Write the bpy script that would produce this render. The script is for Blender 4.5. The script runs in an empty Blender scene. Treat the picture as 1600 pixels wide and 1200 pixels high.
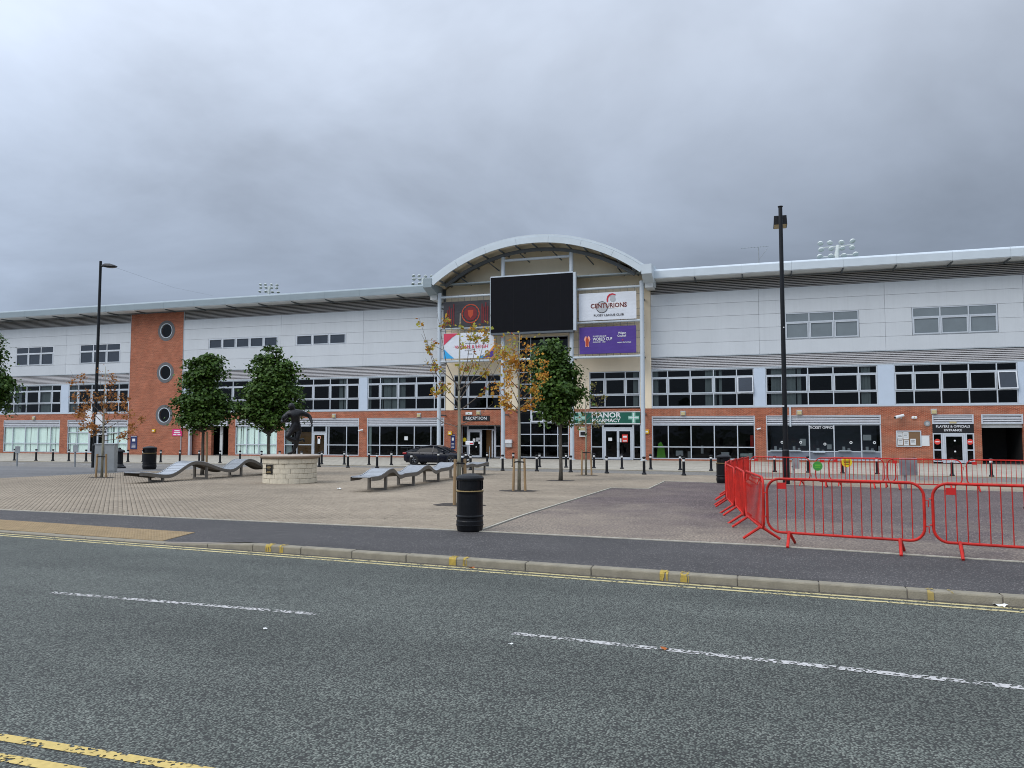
import bpy, bmesh, math, random
import numpy as np
from mathutils import Vector, Matrix
R = math.radians
rnd = random.Random(7)
nrs = np.random.RandomState(11)
sc = bpy.context.scene
col = sc.collection

# ------------------------------------------------------------------ camera
EYE = 1.8
cam_d = bpy.data.cameras.new('camera'); cam = bpy.data.objects.new('camera', cam_d); col.objects.link(cam)
cam.location = (0, 0, EYE)
cam.rotation_euler = (R(90) + math.atan(75 / 1200), 0, R(17.9))
cam_d.sensor_width = 36; cam_d.lens = 27.0
cam_d.clip_start = 0.1; cam_d.clip_end = 4000
sc.camera = cam

# ------------------------------------------------------------------ sky, sun, exposure
w = bpy.data.worlds.new('World'); sc.world = w; w.use_nodes = True
nt = w.node_tree; nt.nodes.clear()
def WN(t, **k):
    n = nt.nodes.new(t)
    for a, b in k.items(): setattr(n, a, b)
    return n
SUN_EL, SUN_ROT = R(42), R(220)
wo = WN('ShaderNodeOutputWorld'); mixs = WN('ShaderNodeMixShader'); bg1 = WN('ShaderNodeBackground'); bg2 = WN('ShaderNodeBackground')
sky = WN('ShaderNodeTexSky', sky_type='NISHITA', sun_disc=False, sun_elevation=SUN_EL, sun_rotation=SUN_ROT)
bg1.inputs[1].default_value = 0.08; nt.links.new(sky.outputs[0], bg1.inputs[0])
tc = WN('ShaderNodeTexCoord'); sep = WN('ShaderNodeSeparateXYZ'); nt.links.new(tc.outputs['Generated'], sep.inputs[0])
# overcast luminance: brighter towards the zenith, (1 + 2 sin(el)) / 3
mr = WN('ShaderNodeMapRange'); mr.inputs[1].default_value = 0; mr.inputs[2].default_value = 1; mr.inputs[3].default_value = 0.30; mr.inputs[4].default_value = 1.46
nt.links.new(sep.outputs[2], mr.inputs[0])
# clouds: direction projected on a flat cloud deck
zc = WN('ShaderNodeMath', operation='MAXIMUM'); zc.inputs[1].default_value = 0.0; nt.links.new(sep.outputs[2], zc.inputs[0])
za = WN('ShaderNodeMath', operation='ADD'); za.inputs[1].default_value = 0.22; nt.links.new(zc.outputs[0], za.inputs[0])
dx = WN('ShaderNodeMath', operation='DIVIDE'); dy = WN('ShaderNodeMath', operation='DIVIDE')
nt.links.new(sep.outputs[0], dx.inputs[0]); nt.links.new(za.outputs[0], dx.inputs[1])
nt.links.new(sep.outputs[1], dy.inputs[0]); nt.links.new(za.outputs[0], dy.inputs[1])
cmb = WN('ShaderNodeCombineXYZ'); nt.links.new(dx.outputs[0], cmb.inputs[0]); nt.links.new(dy.outputs[0], cmb.inputs[1])
n1 = WN('ShaderNodeTexNoise'); n1.inputs['Scale'].default_value = 1.0; n1.inputs['Detail'].default_value = 6; n1.inputs['Roughness'].default_value = 0.56; n1.inputs['Distortion'].default_value = 0.35
nt.links.new(cmb.outputs[0], n1.inputs['Vector'])
cr = WN('ShaderNodeMapRange'); cr.inputs[1].default_value = 0.33; cr.inputs[2].default_value = 0.68; cr.inputs[3].default_value = 0.80; cr.inputs[4].default_value = 1.27
nt.links.new(n1.outputs[0], cr.inputs[0])
# the hidden sun brightens the cloud on its side of the sky
sdv = (math.sin(SUN_ROT) * math.cos(SUN_EL), math.cos(SUN_ROT) * math.cos(SUN_EL), math.sin(SUN_EL))
dt = WN('ShaderNodeVectorMath', operation='DOT_PRODUCT'); dt.inputs[1].default_value = sdv; nt.links.new(tc.outputs['Generated'], dt.inputs[0])
dg_ = WN('ShaderNodeMapRange'); dg_.inputs[1].default_value = -1; dg_.inputs[2].default_value = 1; dg_.inputs[3].default_value = 0.33; dg_.inputs[4].default_value = 1.42; nt.links.new(dt.outputs['Value'], dg_.inputs[0])
l0 = WN('ShaderNodeMath', operation='MULTIPLY'); nt.links.new(mr.outputs[0], l0.inputs[0]); nt.links.new(dg_.outputs[0], l0.inputs[1])
lum = WN('ShaderNodeMath', operation='MULTIPLY'); nt.links.new(l0.outputs[0], lum.inputs[0]); nt.links.new(cr.outputs[0], lum.inputs[1])
tint = WN('ShaderNodeMixRGB'); tint.inputs[1].default_value = (0.765, 0.945, 1.25, 1); tint.inputs[2].default_value = (0.88, 0.99, 1.18, 1)
tf = WN('ShaderNodeMapRange'); tf.inputs[1].default_value = 0.02; tf.inputs[2].default_value = 0.45; nt.links.new(sep.outputs[2], tf.inputs[0]); nt.links.new(tf.outputs[0], tint.inputs[0])
cm = WN('ShaderNodeMixRGB', blend_type='MULTIPLY'); cm.inputs[0].default_value = 1.0
nt.links.new(tint.outputs[0], cm.inputs[1]); nt.links.new(lum.outputs[0], cm.inputs[2])
nt.links.new(cm.outputs[0], bg2.inputs[0]); bg2.inputs[1].default_value = 1.0
mixs.inputs[0].default_value = 0.93
nt.links.new(bg1.outputs[0], mixs.inputs[1]); nt.links.new(bg2.outputs[0], mixs.inputs[2]); nt.links.new(mixs.outputs[0], wo.inputs[0])

sl = bpy.data.lights.new('sun', 'SUN'); sun = bpy.data.objects.new('sun', sl); col.objects.link(sun)
sl.energy = 1.3; sl.angle = R(32); sl.color = (1.0, 0.95, 0.88)
# Nishita: rotation measured clockwise from +Y seen from above
sd = Vector((math.sin(SUN_ROT) * math.cos(SUN_EL), math.cos(SUN_ROT) * math.cos(SUN_EL), math.sin(SUN_EL)))
sun.rotation_euler = sd.to_track_quat('Z', 'Y').to_euler()
sun.location = sd * 60
vs = sc.view_settings; vs.view_transform = 'Standard'; vs.look = 'None'; vs.exposure = 0.0; vs.gamma = 1.0; vs.use_curve_mapping = False
sc.cycles.filter_width = 1.0

# ------------------------------------------------------------------ materials
M = {}
def nodes_of(name):
    m = bpy.data.materials.new(name); m.use_nodes = True
    t = m.node_tree; b = t.nodes['Principled BSDF']; M[name] = m
    return m, t, b
def add(t, typ, **k):
    n = t.nodes.new(typ)
    for a, b in k.items(): setattr(n, a, b)
    return n
def coords(t, scale=(1, 1, 1), kind='Object'):
    c = add(t, 'ShaderNodeTexCoord'); mp = add(t, 'ShaderNodeMapping'); mp.inputs['Scale'].default_value = scale
    t.links.new(c.outputs[kind], mp.inputs[0]); return mp.outputs[0]
def plain(name, rgb, rough=0.6, metal=0.0, var=0.12, scale=3.0, spec=0.4, bump=0.0, bscale=60, stretch=(1, 1, 1)):
    """base colour with soft large and fine variation, roughness variation, optional fine bump"""
    m, t, b = nodes_of(name)
    v = coords(t, stretch)
    n = add(t, 'ShaderNodeTexNoise'); n.inputs['Scale'].default_value = scale; n.inputs['Detail'].default_value = 6; n.inputs['Roughness'].default_value = 0.65
    t.links.new(v, n.inputs['Vector'])
    r = add(t, 'ShaderNodeMapRange'); r.inputs[1].default_value = 0.25; r.inputs[2].default_value = 0.75; r.inputs[3].default_value = 1 - var; r.inputs[4].default_value = 1 + var
    t.links.new(n.outputs[0], r.inputs[0])
    mx = add(t, 'ShaderNodeMixRGB', blend_type='MULTIPLY'); mx.inputs[0].default_value = 1; mx.inputs[1].default_value = (*rgb, 1)
    t.links.new(r.outputs[0], mx.inputs[2]); t.links.new(mx.outputs[0], b.inputs['Base Color'])
    rr = add(t, 'ShaderNodeMapRange'); rr.inputs[3].default_value = max(0.02, rough - 0.1); rr.inputs[4].default_value = min(1, rough + 0.1)
    t.links.new(n.outputs[0], rr.inputs[0]); t.links.new(rr.outputs[0], b.inputs['Roughness'])
    b.inputs['Metallic'].default_value = metal; b.inputs['Specular IOR Level'].default_value = spec
    if bump:
        n2 = add(t, 'ShaderNodeTexNoise'); n2.inputs['Scale'].default_value = bscale; n2.inputs['Detail'].default_value = 4; t.links.new(v, n2.inputs['Vector'])
        bp = add(t, 'ShaderNodeBump'); bp.inputs['Strength'].default_value = bump; bp.inputs['Distance'].default_value = 0.01
        t.links.new(n2.outputs[0], bp.inputs['Height']); t.links.new(bp.outputs[0], b.inputs['Normal'])
    return m

plain('cladding', (0.555, 0.585, 0.61), 0.42, var=0.05, scale=0.7, stretch=(0.7, 1, 0.35))
def object_tone(name, amt, streak=0.0):
    """every separate panel has its own slight tone; faint dirt runs below the joints"""
    m = M[name]; t = m.node_tree; b = t.nodes['Principled BSDF']; src = b.inputs['Base Color'].links[0].from_socket
    oi = add(t, 'ShaderNodeObjectInfo'); r = add(t, 'ShaderNodeMapRange'); r.inputs[3].default_value = 1 - amt; r.inputs[4].default_value = 1 + amt; t.links.new(oi.outputs['Random'], r.inputs[0])
    mx = add(t, 'ShaderNodeMixRGB', blend_type='MULTIPLY'); mx.inputs[0].default_value = 1; t.links.new(src, mx.inputs[1]); t.links.new(r.outputs[0], mx.inputs[2]); out = mx.outputs[0]
    if streak:
        v = coords(t, (5, 1, 0.12)); n = add(t, 'ShaderNodeTexNoise'); n.inputs['Scale'].default_value = 1.0; n.inputs['Detail'].default_value = 5; n.inputs['Roughness'].default_value = 0.7; t.links.new(v, n.inputs['Vector'])
        q = add(t, 'ShaderNodeMapRange'); q.inputs[1].default_value = 0.5; q.inputs[2].default_value = 0.75; q.inputs[3].default_value = 1; q.inputs[4].default_value = 1 - streak; t.links.new(n.outputs[0], q.inputs[0])
        m2 = add(t, 'ShaderNodeMixRGB', blend_type='MULTIPLY'); m2.inputs[0].default_value = 1; t.links.new(out, m2.inputs[1]); t.links.new(q.outputs[0], m2.inputs[2]); out = m2.outputs[0]
    t.links.new(out, b.inputs['Base Color'])
object_tone('cladding', 0.022, 0.055)
plain('pillar_panel', (0.50, 0.575, 0.67), 0.45, var=0.05, scale=1.0)
plain('roof_metal', (0.27, 0.325, 0.35), 0.42, var=0.07, scale=0.8, stretch=(1, 1, 3))
plain('white_metal', (0.50, 0.555, 0.60), 0.4, var=0.07, scale=1.2)
plain('arch_metal', (0.56, 0.62, 0.66), 0.42, var=0.06, scale=0.9)
plain('soffit', (0.60, 0.62, 0.62), 0.6, var=0.1, scale=1.5)
plain('dark_steel', (0.10, 0.115, 0.13), 0.5, var=0.15)
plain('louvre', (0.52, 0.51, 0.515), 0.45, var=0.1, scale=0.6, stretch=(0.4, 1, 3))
plain('louvre_shaded', (0.40, 0.385, 0.375), 0.5, var=0.12, scale=0.6, stretch=(0.4, 1, 3))  # darker copy of the louvre metal: shade of the eaves put into the colour
plain('louvre_lower', (0.55, 0.56, 0.59), 0.45, var=0.08)
plain('frame', (0.50, 0.54, 0.585), 0.4, var=0.06)
plain('frame_white', (0.66, 0.69, 0.73), 0.4, var=0.05)
plain('cream', (0.80, 0.69, 0.52), 0.8, var=0.06, scale=0.7, bump=0.15, bscale=40, stretch=(1, 1, 0.5))
plain('dark_void', (0.012, 0.012, 0.013), 0.9, var=0.2)
plain('room', (0.028, 0.028, 0.028), 0.9, var=0.4, scale=0.9)
plain('blind', (0.80, 0.92, 0.86), 0.8, var=0.12, scale=1.2, stretch=(6, 1, 0.4))
plain('blind_grey', (0.32, 0.36, 0.35), 0.8, var=0.2, scale=1.2, stretch=(6, 1, 0.4))
plain('screen_black', (0.004, 0.0045, 0.007), 0.6, var=0.25, scale=2, spec=0.12)
plain('black_paint', (0.007, 0.008, 0.010), 0.4, var=0.3, scale=6, spec=0.3)
plain('black_plastic', (0.006, 0.0065, 0.008), 0.4, var=0.3, scale=8, bump=0.1, bscale=90, spec=0.25)
plain('gold_band', (0.32, 0.23, 0.10), 0.5, var=0.2)
plain('white_band', (0.62, 0.62, 0.60), 0.6, var=0.12, scale=9)
plain('red_paint', (0.54, 0.020, 0.012), 0.55, var=0.32, scale=7, spec=0.3)
plain('red_plate', (0.50, 0.012, 0.010), 0.5, var=0.1)
plain('bronze', (0.018, 0.018, 0.019), 0.36, metal=0.5, var=0.5, scale=9, bump=0.5, bscale=22)
plain('stone', (0.63, 0.56, 0.43), 0.9, var=0.16, scale=7, bump=0.4, bscale=45)
plain('stone_cap', (0.30, 0.23, 0.17), 0.85, var=0.2, scale=5, bump=0.3)
plain('stone_top', (0.42, 0.36, 0.30), 0.85, var=0.2, scale=5, bump=0.3)
plain('mortar', (0.24, 0.21, 0.17), 0.95, var=0.2)
plain('plaque', (0.018, 0.015, 0.012), 0.45, metal=0.3, var=0.4, scale=30)
plain('galv', (0.30, 0.32, 0.33), 0.5, metal=0.2, var=0.15, scale=6)
plain('cabinet', (0.36, 0.37, 0.36), 0.6, var=0.12, scale=3)
plain('bench_steel', (0.165, 0.15, 0.13), 0.5, metal=0.25, var=0.18, scale=5)
plain('bench_slat', (0.40, 0.42, 0.44), 0.35, metal=0.35, var=0.12, scale=9)
plain('bench_rim', (0.55, 0.57, 0.60), 0.35, metal=0.3, var=0.1)
plain('bark', (0.29, 0.275, 0.205), 0.9, var=0.45, scale=14, bump=0.6, bscale=30, stretch=(1, 1, 0.3))
plain('bark_dark', (0.085, 0.075, 0.06), 0.9, var=0.5, scale=14, bump=0.7, bscale=30, stretch=(1, 1, 0.3))
plain('twig', (0.13, 0.105, 0.085), 0.9, var=0.3, scale=10)
plain('stake', (0.30, 0.20, 0.105), 0.9, var=0.3, scale=12, stretch=(1, 1, 0.15), bump=0.3)
plain('rubber', (0.012, 0.012, 0.012), 0.75, var=0.2)
plain('soil', (0.055, 0.045, 0.037), 1.0, var=0.4, scale=14, bump=0.8, bscale=60)
plain('car_paint', (0.004, 0.005, 0.012), 0.22, var=0.1, spec=0.32)
plain('car_glass', (0.004, 0.005, 0.007), 0.08, var=0.1, spec=0.16)
plain('alloy', (0.30, 0.31, 0.32), 0.35, metal=0.7, var=0.15)
plain('tail_red', (0.30, 0.012, 0.016), 0.25, var=0.15)
plain('lamp_clear', (0.62, 0.66, 0.70), 0.2, var=0.1)
plain('white', (0.74, 0.75, 0.76), 0.55, var=0.05)
plain('paper', (0.66, 0.68, 0.68), 0.7, var=0.08, scale=6)
plain('sign_black', (0.010, 0.010, 0.011), 0.45, var=0.2)
plain('pharm_green', (0.006, 0.10, 0.065), 0.5, var=0.08)
plain('pharm_pale', (0.26, 0.52, 0.42), 0.5, var=0.06)
plain('navy', (0.012, 0.022, 0.10), 0.5, var=0.1)
plain('pink', (0.60, 0.025, 0.16), 0.5, var=0.06)
plain('yellow', (0.70, 0.42, 0.01), 0.5, var=0.1)
plain('sign_yellow', (0.72, 0.55, 0.02), 0.5, var=0.08)
plain('sign_green', (0.06, 0.30, 0.05), 0.5, var=0.15)
plain('sign_red', (0.62, 0.045, 0.03), 0.5, var=0.1)
plain('orange', (0.75, 0.13, 0.02), 0.5, var=0.1)
plain('cork', (0.19, 0.115, 0.06), 0.9, var=0.3, scale=30)
plain('wood_panel', (0.30, 0.155, 0.055), 0.7, var=0.3, scale=5, stretch=(0.6, 1, 6))
plain('counter_grey', (0.16, 0.18, 0.22), 0.5, var=0.1)
plain('lime', (0.20, 0.62, 0.05), 0.5, var=0.1)
plain('banner_white', (0.66, 0.69, 0.74), 0.6, var=0.04, scale=1)
plain('banner_dark', (0.035, 0.034, 0.040), 0.6, var=0.2, scale=1.5)
plain('banner_purple', (0.072, 0.035, 0.235), 0.6, var=0.12, scale=0.6)
plain('print_black', (0.03, 0.025, 0.03), 0.6, var=0.1)
plain('print_red', (0.50, 0.03, 0.045), 0.6, var=0.12, scale=8)
plain('print_darkred', (0.16, 0.012, 0.016), 0.6, var=0.3, scale=4)
plain('print_rust', (0.42, 0.055, 0.02), 0.6, var=0.2, scale=8)
plain('print_grey', (0.42, 0.44, 0.46), 0.6, var=0.1)
plain('print_blue', (0.03, 0.36, 0.70), 0.6, var=0.08)
plain('print_crimson', (0.58, 0.05, 0.10), 0.6, var=0.08)
plain('print_amber', (0.75, 0.30, 0.06), 0.6, var=0.08)
plain('print_salmon', (0.80, 0.36, 0.26), 0.6, var=0.08)
plain('flood', (0.62, 0.66, 0.63), 0.45, var=0.15, scale=6)
plain('ring_brick', (0.13, 0.13, 0.135), 0.9, var=0.35, scale=22, bump=0.4, bscale=30)
plain('lamp_shade', (0.50, 0.42, 0.22), 0.5, var=0.15, scale=8)
plain('grey_box', (0.42, 0.43, 0.43), 0.55, var=0.1)
plain('litter', (0.7, 0.7, 0.68), 0.6, var=0.15, scale=40)
plain('leaf_brown', (0.35, 0.10, 0.02), 0.8, var=0.3, scale=40)
plain('flagstone', (0.36, 0.345, 0.31), 0.9, var=0.14, scale=2.5, bump=0.3, bscale=50)
plain('kerb_stone', (0.255, 0.228, 0.172), 0.9, var=0.26, scale=5, bump=0.5, bscale=70)
plain('gutter_dirt', (0.085, 0.075, 0.062), 0.95, var=0.5, scale=18, bump=0.6, bscale=90)
plain('edging', (0.42, 0.39, 0.32), 0.95, var=0.25, scale=6, bump=0.3)
plain('tactile', (0.30, 0.215, 0.115), 0.9, var=0.22, scale=6, bump=0.3, bscale=80)
plain('far_green', (0.035, 0.05, 0.02), 0.95, var=0.4, scale=0.6)

def glass(name, tr=(0.62, 0.66, 0.66), ior=1.45, rough=0.02):
    m, t, b = nodes_of(name); t.nodes.remove(b)
    out = t.nodes['Material Output']; mx = add(t, 'ShaderNodeMixShader'); fr = add(t, 'ShaderNodeFresnel'); fr.inputs[0].default_value = ior
    tb = add(t, 'ShaderNodeBsdfTransparent'); tb.inputs[0].default_value = (*tr, 1)
    gb = add(t, 'ShaderNodeBsdfGlossy'); gb.inputs['Roughness'].default_value = rough; gb.inputs[0].default_value = (0.9, 0.95, 1, 1)
    # old float glass is never quite flat: weak large-scale ripple
    v = coords(t, (1, 1, 1)); n = add(t, 'ShaderNodeTexNoise'); n.inputs['Scale'].default_value = 1.3; t.links.new(v, n.inputs['Vector'])
    bp = add(t, 'ShaderNodeBump'); bp.inputs['Strength'].default_value = 0.08; bp.inputs['Distance'].default_value = 0.05
    t.links.new(n.outputs[0], bp.inputs['Height']); t.links.new(bp.outputs[0], gb.inputs['Normal']); 
    ge = add(t, 'ShaderNodeNewGeometry'); iv = add(t, 'ShaderNodeMath', operation='SUBTRACT'); iv.inputs[0].default_value = 1; t.links.new(ge.outputs['Backfacing'], iv.inputs[1])
    mu = add(t, 'ShaderNodeMath', operation='MULTIPLY'); t.links.new(fr.outputs[0], mu.inputs[0]); t.links.new(iv.outputs[0], mu.inputs[1])
    t.links.new(mu.outputs[0], mx.inputs[0]); t.links.new(tb.outputs[0], mx.inputs[1]); t.links.new(gb.outputs[0], mx.inputs[2]); t.links.new(mx.outputs[0], out.inputs[0])
glass('glass', (0.42, 0.45, 0.46), ior=1.33)
glass('glass_clear', (0.92, 0.96, 0.94))
plain('glass_grey', (0.17, 0.20, 0.215), 0.12, var=0.12, scale=0.8, spec=0.6)
plain('glass_dark', (0.035, 0.045, 0.060), 0.10, var=0.2, scale=0.8, spec=0.5)

def chipped(name, chip, scale, thr):
    m = M[name]; t = m.node_tree; b = t.nodes['Principled BSDF']; src = b.inputs['Base Color'].links[0].from_socket
    g = add(t, 'ShaderNodeNewGeometry'); n = add(t, 'ShaderNodeTexNoise'); n.inputs['Scale'].default_value = scale; n.inputs['Detail'].default_value = 6; n.inputs['Roughness'].default_value = 0.75; t.links.new(g.outputs['Position'], n.inputs['Vector'])
    r = add(t, 'ShaderNodeMapRange'); r.inputs[1].default_value = thr; r.inputs[2].default_value = thr + .06; t.links.new(n.outputs[0], r.inputs[0])
    n2 = add(t, 'ShaderNodeTexNoise'); n2.inputs['Scale'].default_value = 1.7; n2.inputs['Detail'].default_value = 3; t.links.new(g.outputs['Position'], n2.inputs['Vector'])
    r2 = add(t, 'ShaderNodeMapRange'); r2.inputs[1].default_value = .3; r2.inputs[2].default_value = .7; r2.inputs[3].default_value = .72; r2.inputs[4].default_value = 1.15; t.links.new(n2.outputs[0], r2.inputs[0])
    fd = add(t, 'ShaderNodeMixRGB', blend_type='MULTIPLY'); fd.inputs[0].default_value = 1; t.links.new(src, fd.inputs[1]); t.links.new(r2.outputs[0], fd.inputs[2])
    mx = add(t, 'ShaderNodeMixRGB'); mx.inputs[2].default_value = (*chip, 1); t.links.new(r.outputs[0], mx.inputs[0]); t.links.new(fd.outputs[0], mx.inputs[1]); t.links.new(mx.outputs[0], b.inputs['Base Color'])
chipped('red_paint', (0.16, 0.05, 0.035), 24, 0.62); chipped('black_plastic', (0.035, 0.034, 0.032), 14, 0.64); chipped('galv', (0.16, 0.13, 0.10), 12, 0.62)

def brick_mat(name, c1, c2, mort):
    m, t, b = nodes_of(name)
    c = add(t, 'ShaderNodeTexCoord'); s = add(t, 'ShaderNodeSeparateXYZ'); t.links.new(c.outputs['Object'], s.inputs[0])
    a = add(t, 'ShaderNodeMath', operation='ADD'); t.links.new(s.outputs[0], a.inputs[0]); t.links.new(s.outputs[1], a.inputs[1])
    k = add(t, 'ShaderNodeCombineXYZ'); t.links.new(a.outputs[0], k.inputs[0]); t.links.new(s.outputs[2], k.inputs[1])
    br = add(t, 'ShaderNodeTexBrick'); br.inputs['Scale'].default_value = 1; br.inputs['Brick Width'].default_value = 0.225; br.inputs['Row Height'].default_value = 0.075
    br.inputs['Mortar Size'].default_value = 0.009; br.inputs['Mortar Smooth'].default_value = 0.3; br.inputs['Bias'].default_value = -0.1
    br.inputs['Color1'].default_value = (*c1, 1); br.inputs['Color2'].default_value = (*c2, 1); br.inputs['Mortar'].default_value = (*mort, 1)
    t.links.new(k.outputs[0], br.inputs['Vector'])
    n = add(t, 'ShaderNodeTexNoise'); n.inputs['Scale'].default_value = 0.9; n.inputs['Detail'].default_value = 8; n.inputs['Roughness'].default_value = 0.7; t.links.new(k.outputs[0], n.inputs['Vector'])
    r = add(t, 'ShaderNodeMapRange'); r.inputs[1].default_value = 0.25; r.inputs[2].default_value = 0.75; r.inputs[3].default_value = 0.8; r.inputs[4].default_value = 1.2; t.links.new(n.outputs[0], r.inputs[0])
    mx = add(t, 'ShaderNodeMixRGB', blend_type='MULTIPLY'); mx.inputs[0].default_value = 1; t.links.new(br.outputs[0], mx.inputs[1]); t.links.new(r.outputs[0], mx.inputs[2])
    # batches of brick: courses and patches that differ from their neighbours
    mp2 = add(t, 'ShaderNodeMapping'); mp2.inputs['Scale'].default_value = (1.1, 9.0, 1); t.links.new(k.outputs[0], mp2.inputs[0])
    n2 = add(t, 'ShaderNodeTexNoise'); n2.inputs['Scale'].default_value = 1.0; n2.inputs['Detail'].default_value = 6; n2.inputs['Roughness'].default_value = 0.75; t.links.new(mp2.outputs[0], n2.inputs['Vector'])
    r2 = add(t, 'ShaderNodeMapRange'); r2.inputs[1].default_value = 0.3; r2.inputs[2].default_value = 0.7; r2.inputs[3].default_value = 0.72; r2.inputs[4].default_value = 1.28; t.links.new(n2.outputs[0], r2.inputs[0])
    mx2 = add(t, 'ShaderNodeMixRGB', blend_type='MULTIPLY'); mx2.inputs[0].default_value = 1; t.links.new(mx.outputs[0], mx2.inputs[1]); t.links.new(r2.outputs[0], mx2.inputs[2]); mx = mx2
    t.links.new(mx.outputs[0], b.inputs['Base Color']); b.inputs['Roughness'].default_value = 0.9; b.inputs['Specular IOR Level'].default_value = 0.2
    bp = add(t, 'ShaderNodeBump'); bp.inputs['Strength'].default_value = 0.5; bp.inputs['Distance'].default_value = 0.008; bp.invert = True
    t.links.new(br.outputs['Fac'], bp.inputs['Height']); t.links.new(bp.outputs[0], b.inputs['Normal'])
brick_mat('brick', (0.395, 0.110, 0.055), (0.262, 0.068, 0.036), (0.42, 0.275, 0.195))

def island_mat(name, cols, rough=0.9, trans=0.0, grain=None, spec=0.3, spots=False):
    """colour picked at random for every separate piece of the mesh"""
    m, t, b = nodes_of(name)
    g = add(t, 'ShaderNodeNewGeometry'); rp = add(t, 'ShaderNodeValToRGB'); rp.color_ramp.interpolation = 'LINEAR'
    e = rp.color_ramp.elements
    while len(e) < len(cols): e.new(0.5)
    for i, c in enumerate(cols): e[i].position = i / (len(cols) - 1); e[i].color = (*c, 1)
    t.links.new(g.outputs['Random Per Island'], rp.inputs[0])
    src = rp.outputs[0]
    if grain:
        v = coords(t); n = add(t, 'ShaderNodeTexNoise'); n.inputs['Scale'].default_value = grain[0]; n.inputs['Detail'].default_value = 7; n.inputs['Roughness'].default_value = 0.7; t.links.new(v, n.inputs['Vector'])
        r = add(t, 'ShaderNodeMapRange'); r.inputs[1].default_value = 0.25; r.inputs[2].default_value = 0.75; r.inputs[3].default_value = 1 - grain[1]; r.inputs[4].default_value = 1 + grain[1]; t.links.new(n.outputs[0], r.inputs[0])
        mx = add(t, 'ShaderNodeMixRGB', blend_type='MULTIPLY'); mx.inputs[0].default_value = 1; t.links.new(src, mx.inputs[1]); t.links.new(r.outputs[0], mx.inputs[2]); src = mx.outputs[0]
    if spots:
        v2 = coords(t); vo = add(t, 'ShaderNodeTexVoronoi', voronoi_dimensions='2D'); vo.inputs['Scale'].default_value = 1.6; t.links.new(v2, vo.inputs['Vector'])
        q = add(t, 'ShaderNodeMapRange'); q.inputs[1].default_value = 0.035; q.inputs[2].default_value = 0.06; q.inputs[3].default_value = 0.55; q.inputs[4].default_value = 1; t.links.new(vo.outputs['Distance'], q.inputs[0])
        n9 = add(t, 'ShaderNodeTexNoise'); n9.inputs['Scale'].default_value = 0.13; n9.inputs['Detail'].default_value = 6; n9.inputs['Roughness'].default_value = 0.6; t.links.new(v2, n9.inputs['Vector'])
        q2 = add(t, 'ShaderNodeMapRange'); q2.inputs[1].default_value = 0.35; q2.inputs[2].default_value = 0.6; q2.inputs[3].default_value = 0.8; q2.inputs[4].default_value = 1.06; t.links.new(n9.outputs[0], q2.inputs[0])
        for z in (q, q2):
            m9 = add(t, 'ShaderNodeMixRGB', blend_type='MULTIPLY'); m9.inputs[0].default_value = 1; t.links.new(src, m9.inputs[1]); t.links.new(z.outputs[0], m9.inputs[2]); src = m9.outputs[0]
    t.links.new(src, b.inputs['Base Color']); b.inputs['Roughness'].default_value = rough; b.inputs['Specular IOR Level'].default_value = spec
    if trans:
        out = t.nodes['Material Output']; tr = add(t, 'ShaderNodeBsdfTranslucent'); ms = add(t, 'ShaderNodeMixShader'); ms.inputs[0].default_value = trans
        t.links.new(src, tr.inputs[0]); t.links.new(b.outputs[0], ms.inputs[1]); t.links.new(tr.outputs[0], ms.inputs[2]); t.links.new(ms.outputs[0], out.inputs[0])
island_mat('paver', [(0.252, 0.206, 0.153), (0.296, 0.244, 0.181), (0.276, 0.227, 0.169), (0.315, 0.260, 0.194), (0.264, 0.216, 0.162)], 0.92, grain=(0.4, 0.22), spots=True)
island_mat('leaf_green', [(0.027, 0.061, 0.010), (0.043, 0.095, 0.014), (0.065, 0.128, 0.019), (0.089, 0.156, 0.025), (0.035, 0.073, 0.013)], 0.55, 0.16, spec=0.28, grain=(2.2, 0.55))
island_mat('leaf_orange', [(0.52, 0.20, 0.03), (0.62, 0.34, 0.05), (0.46, 0.17, 0.03), (0.60, 0.42, 0.07), (0.40, 0.16, 0.03)], 0.8, 0.3)
island_mat('leaf_rust', [(0.33, 0.14, 0.04), (0.42, 0.18, 0.05), (0.26, 0.10, 0.03), (0.46, 0.23, 0.07)], 0.8, 0.3)
island_mat('leaf_yellow', [(0.46, 0.36, 0.05), (0.40, 0.40, 0.06), (0.50, 0.22, 0.03), (0.30, 0.34, 0.06), (0.28, 0.05, 0.02), (0.52, 0.30, 0.05)], 0.8, 0.3)
island_mat('leaf_pale', [(0.16, 0.17, 0.05), (0.24, 0.20, 0.06), (0.12, 0.13, 0.04), (0.30, 0.20, 0.06)], 0.8, 0.3)

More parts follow.
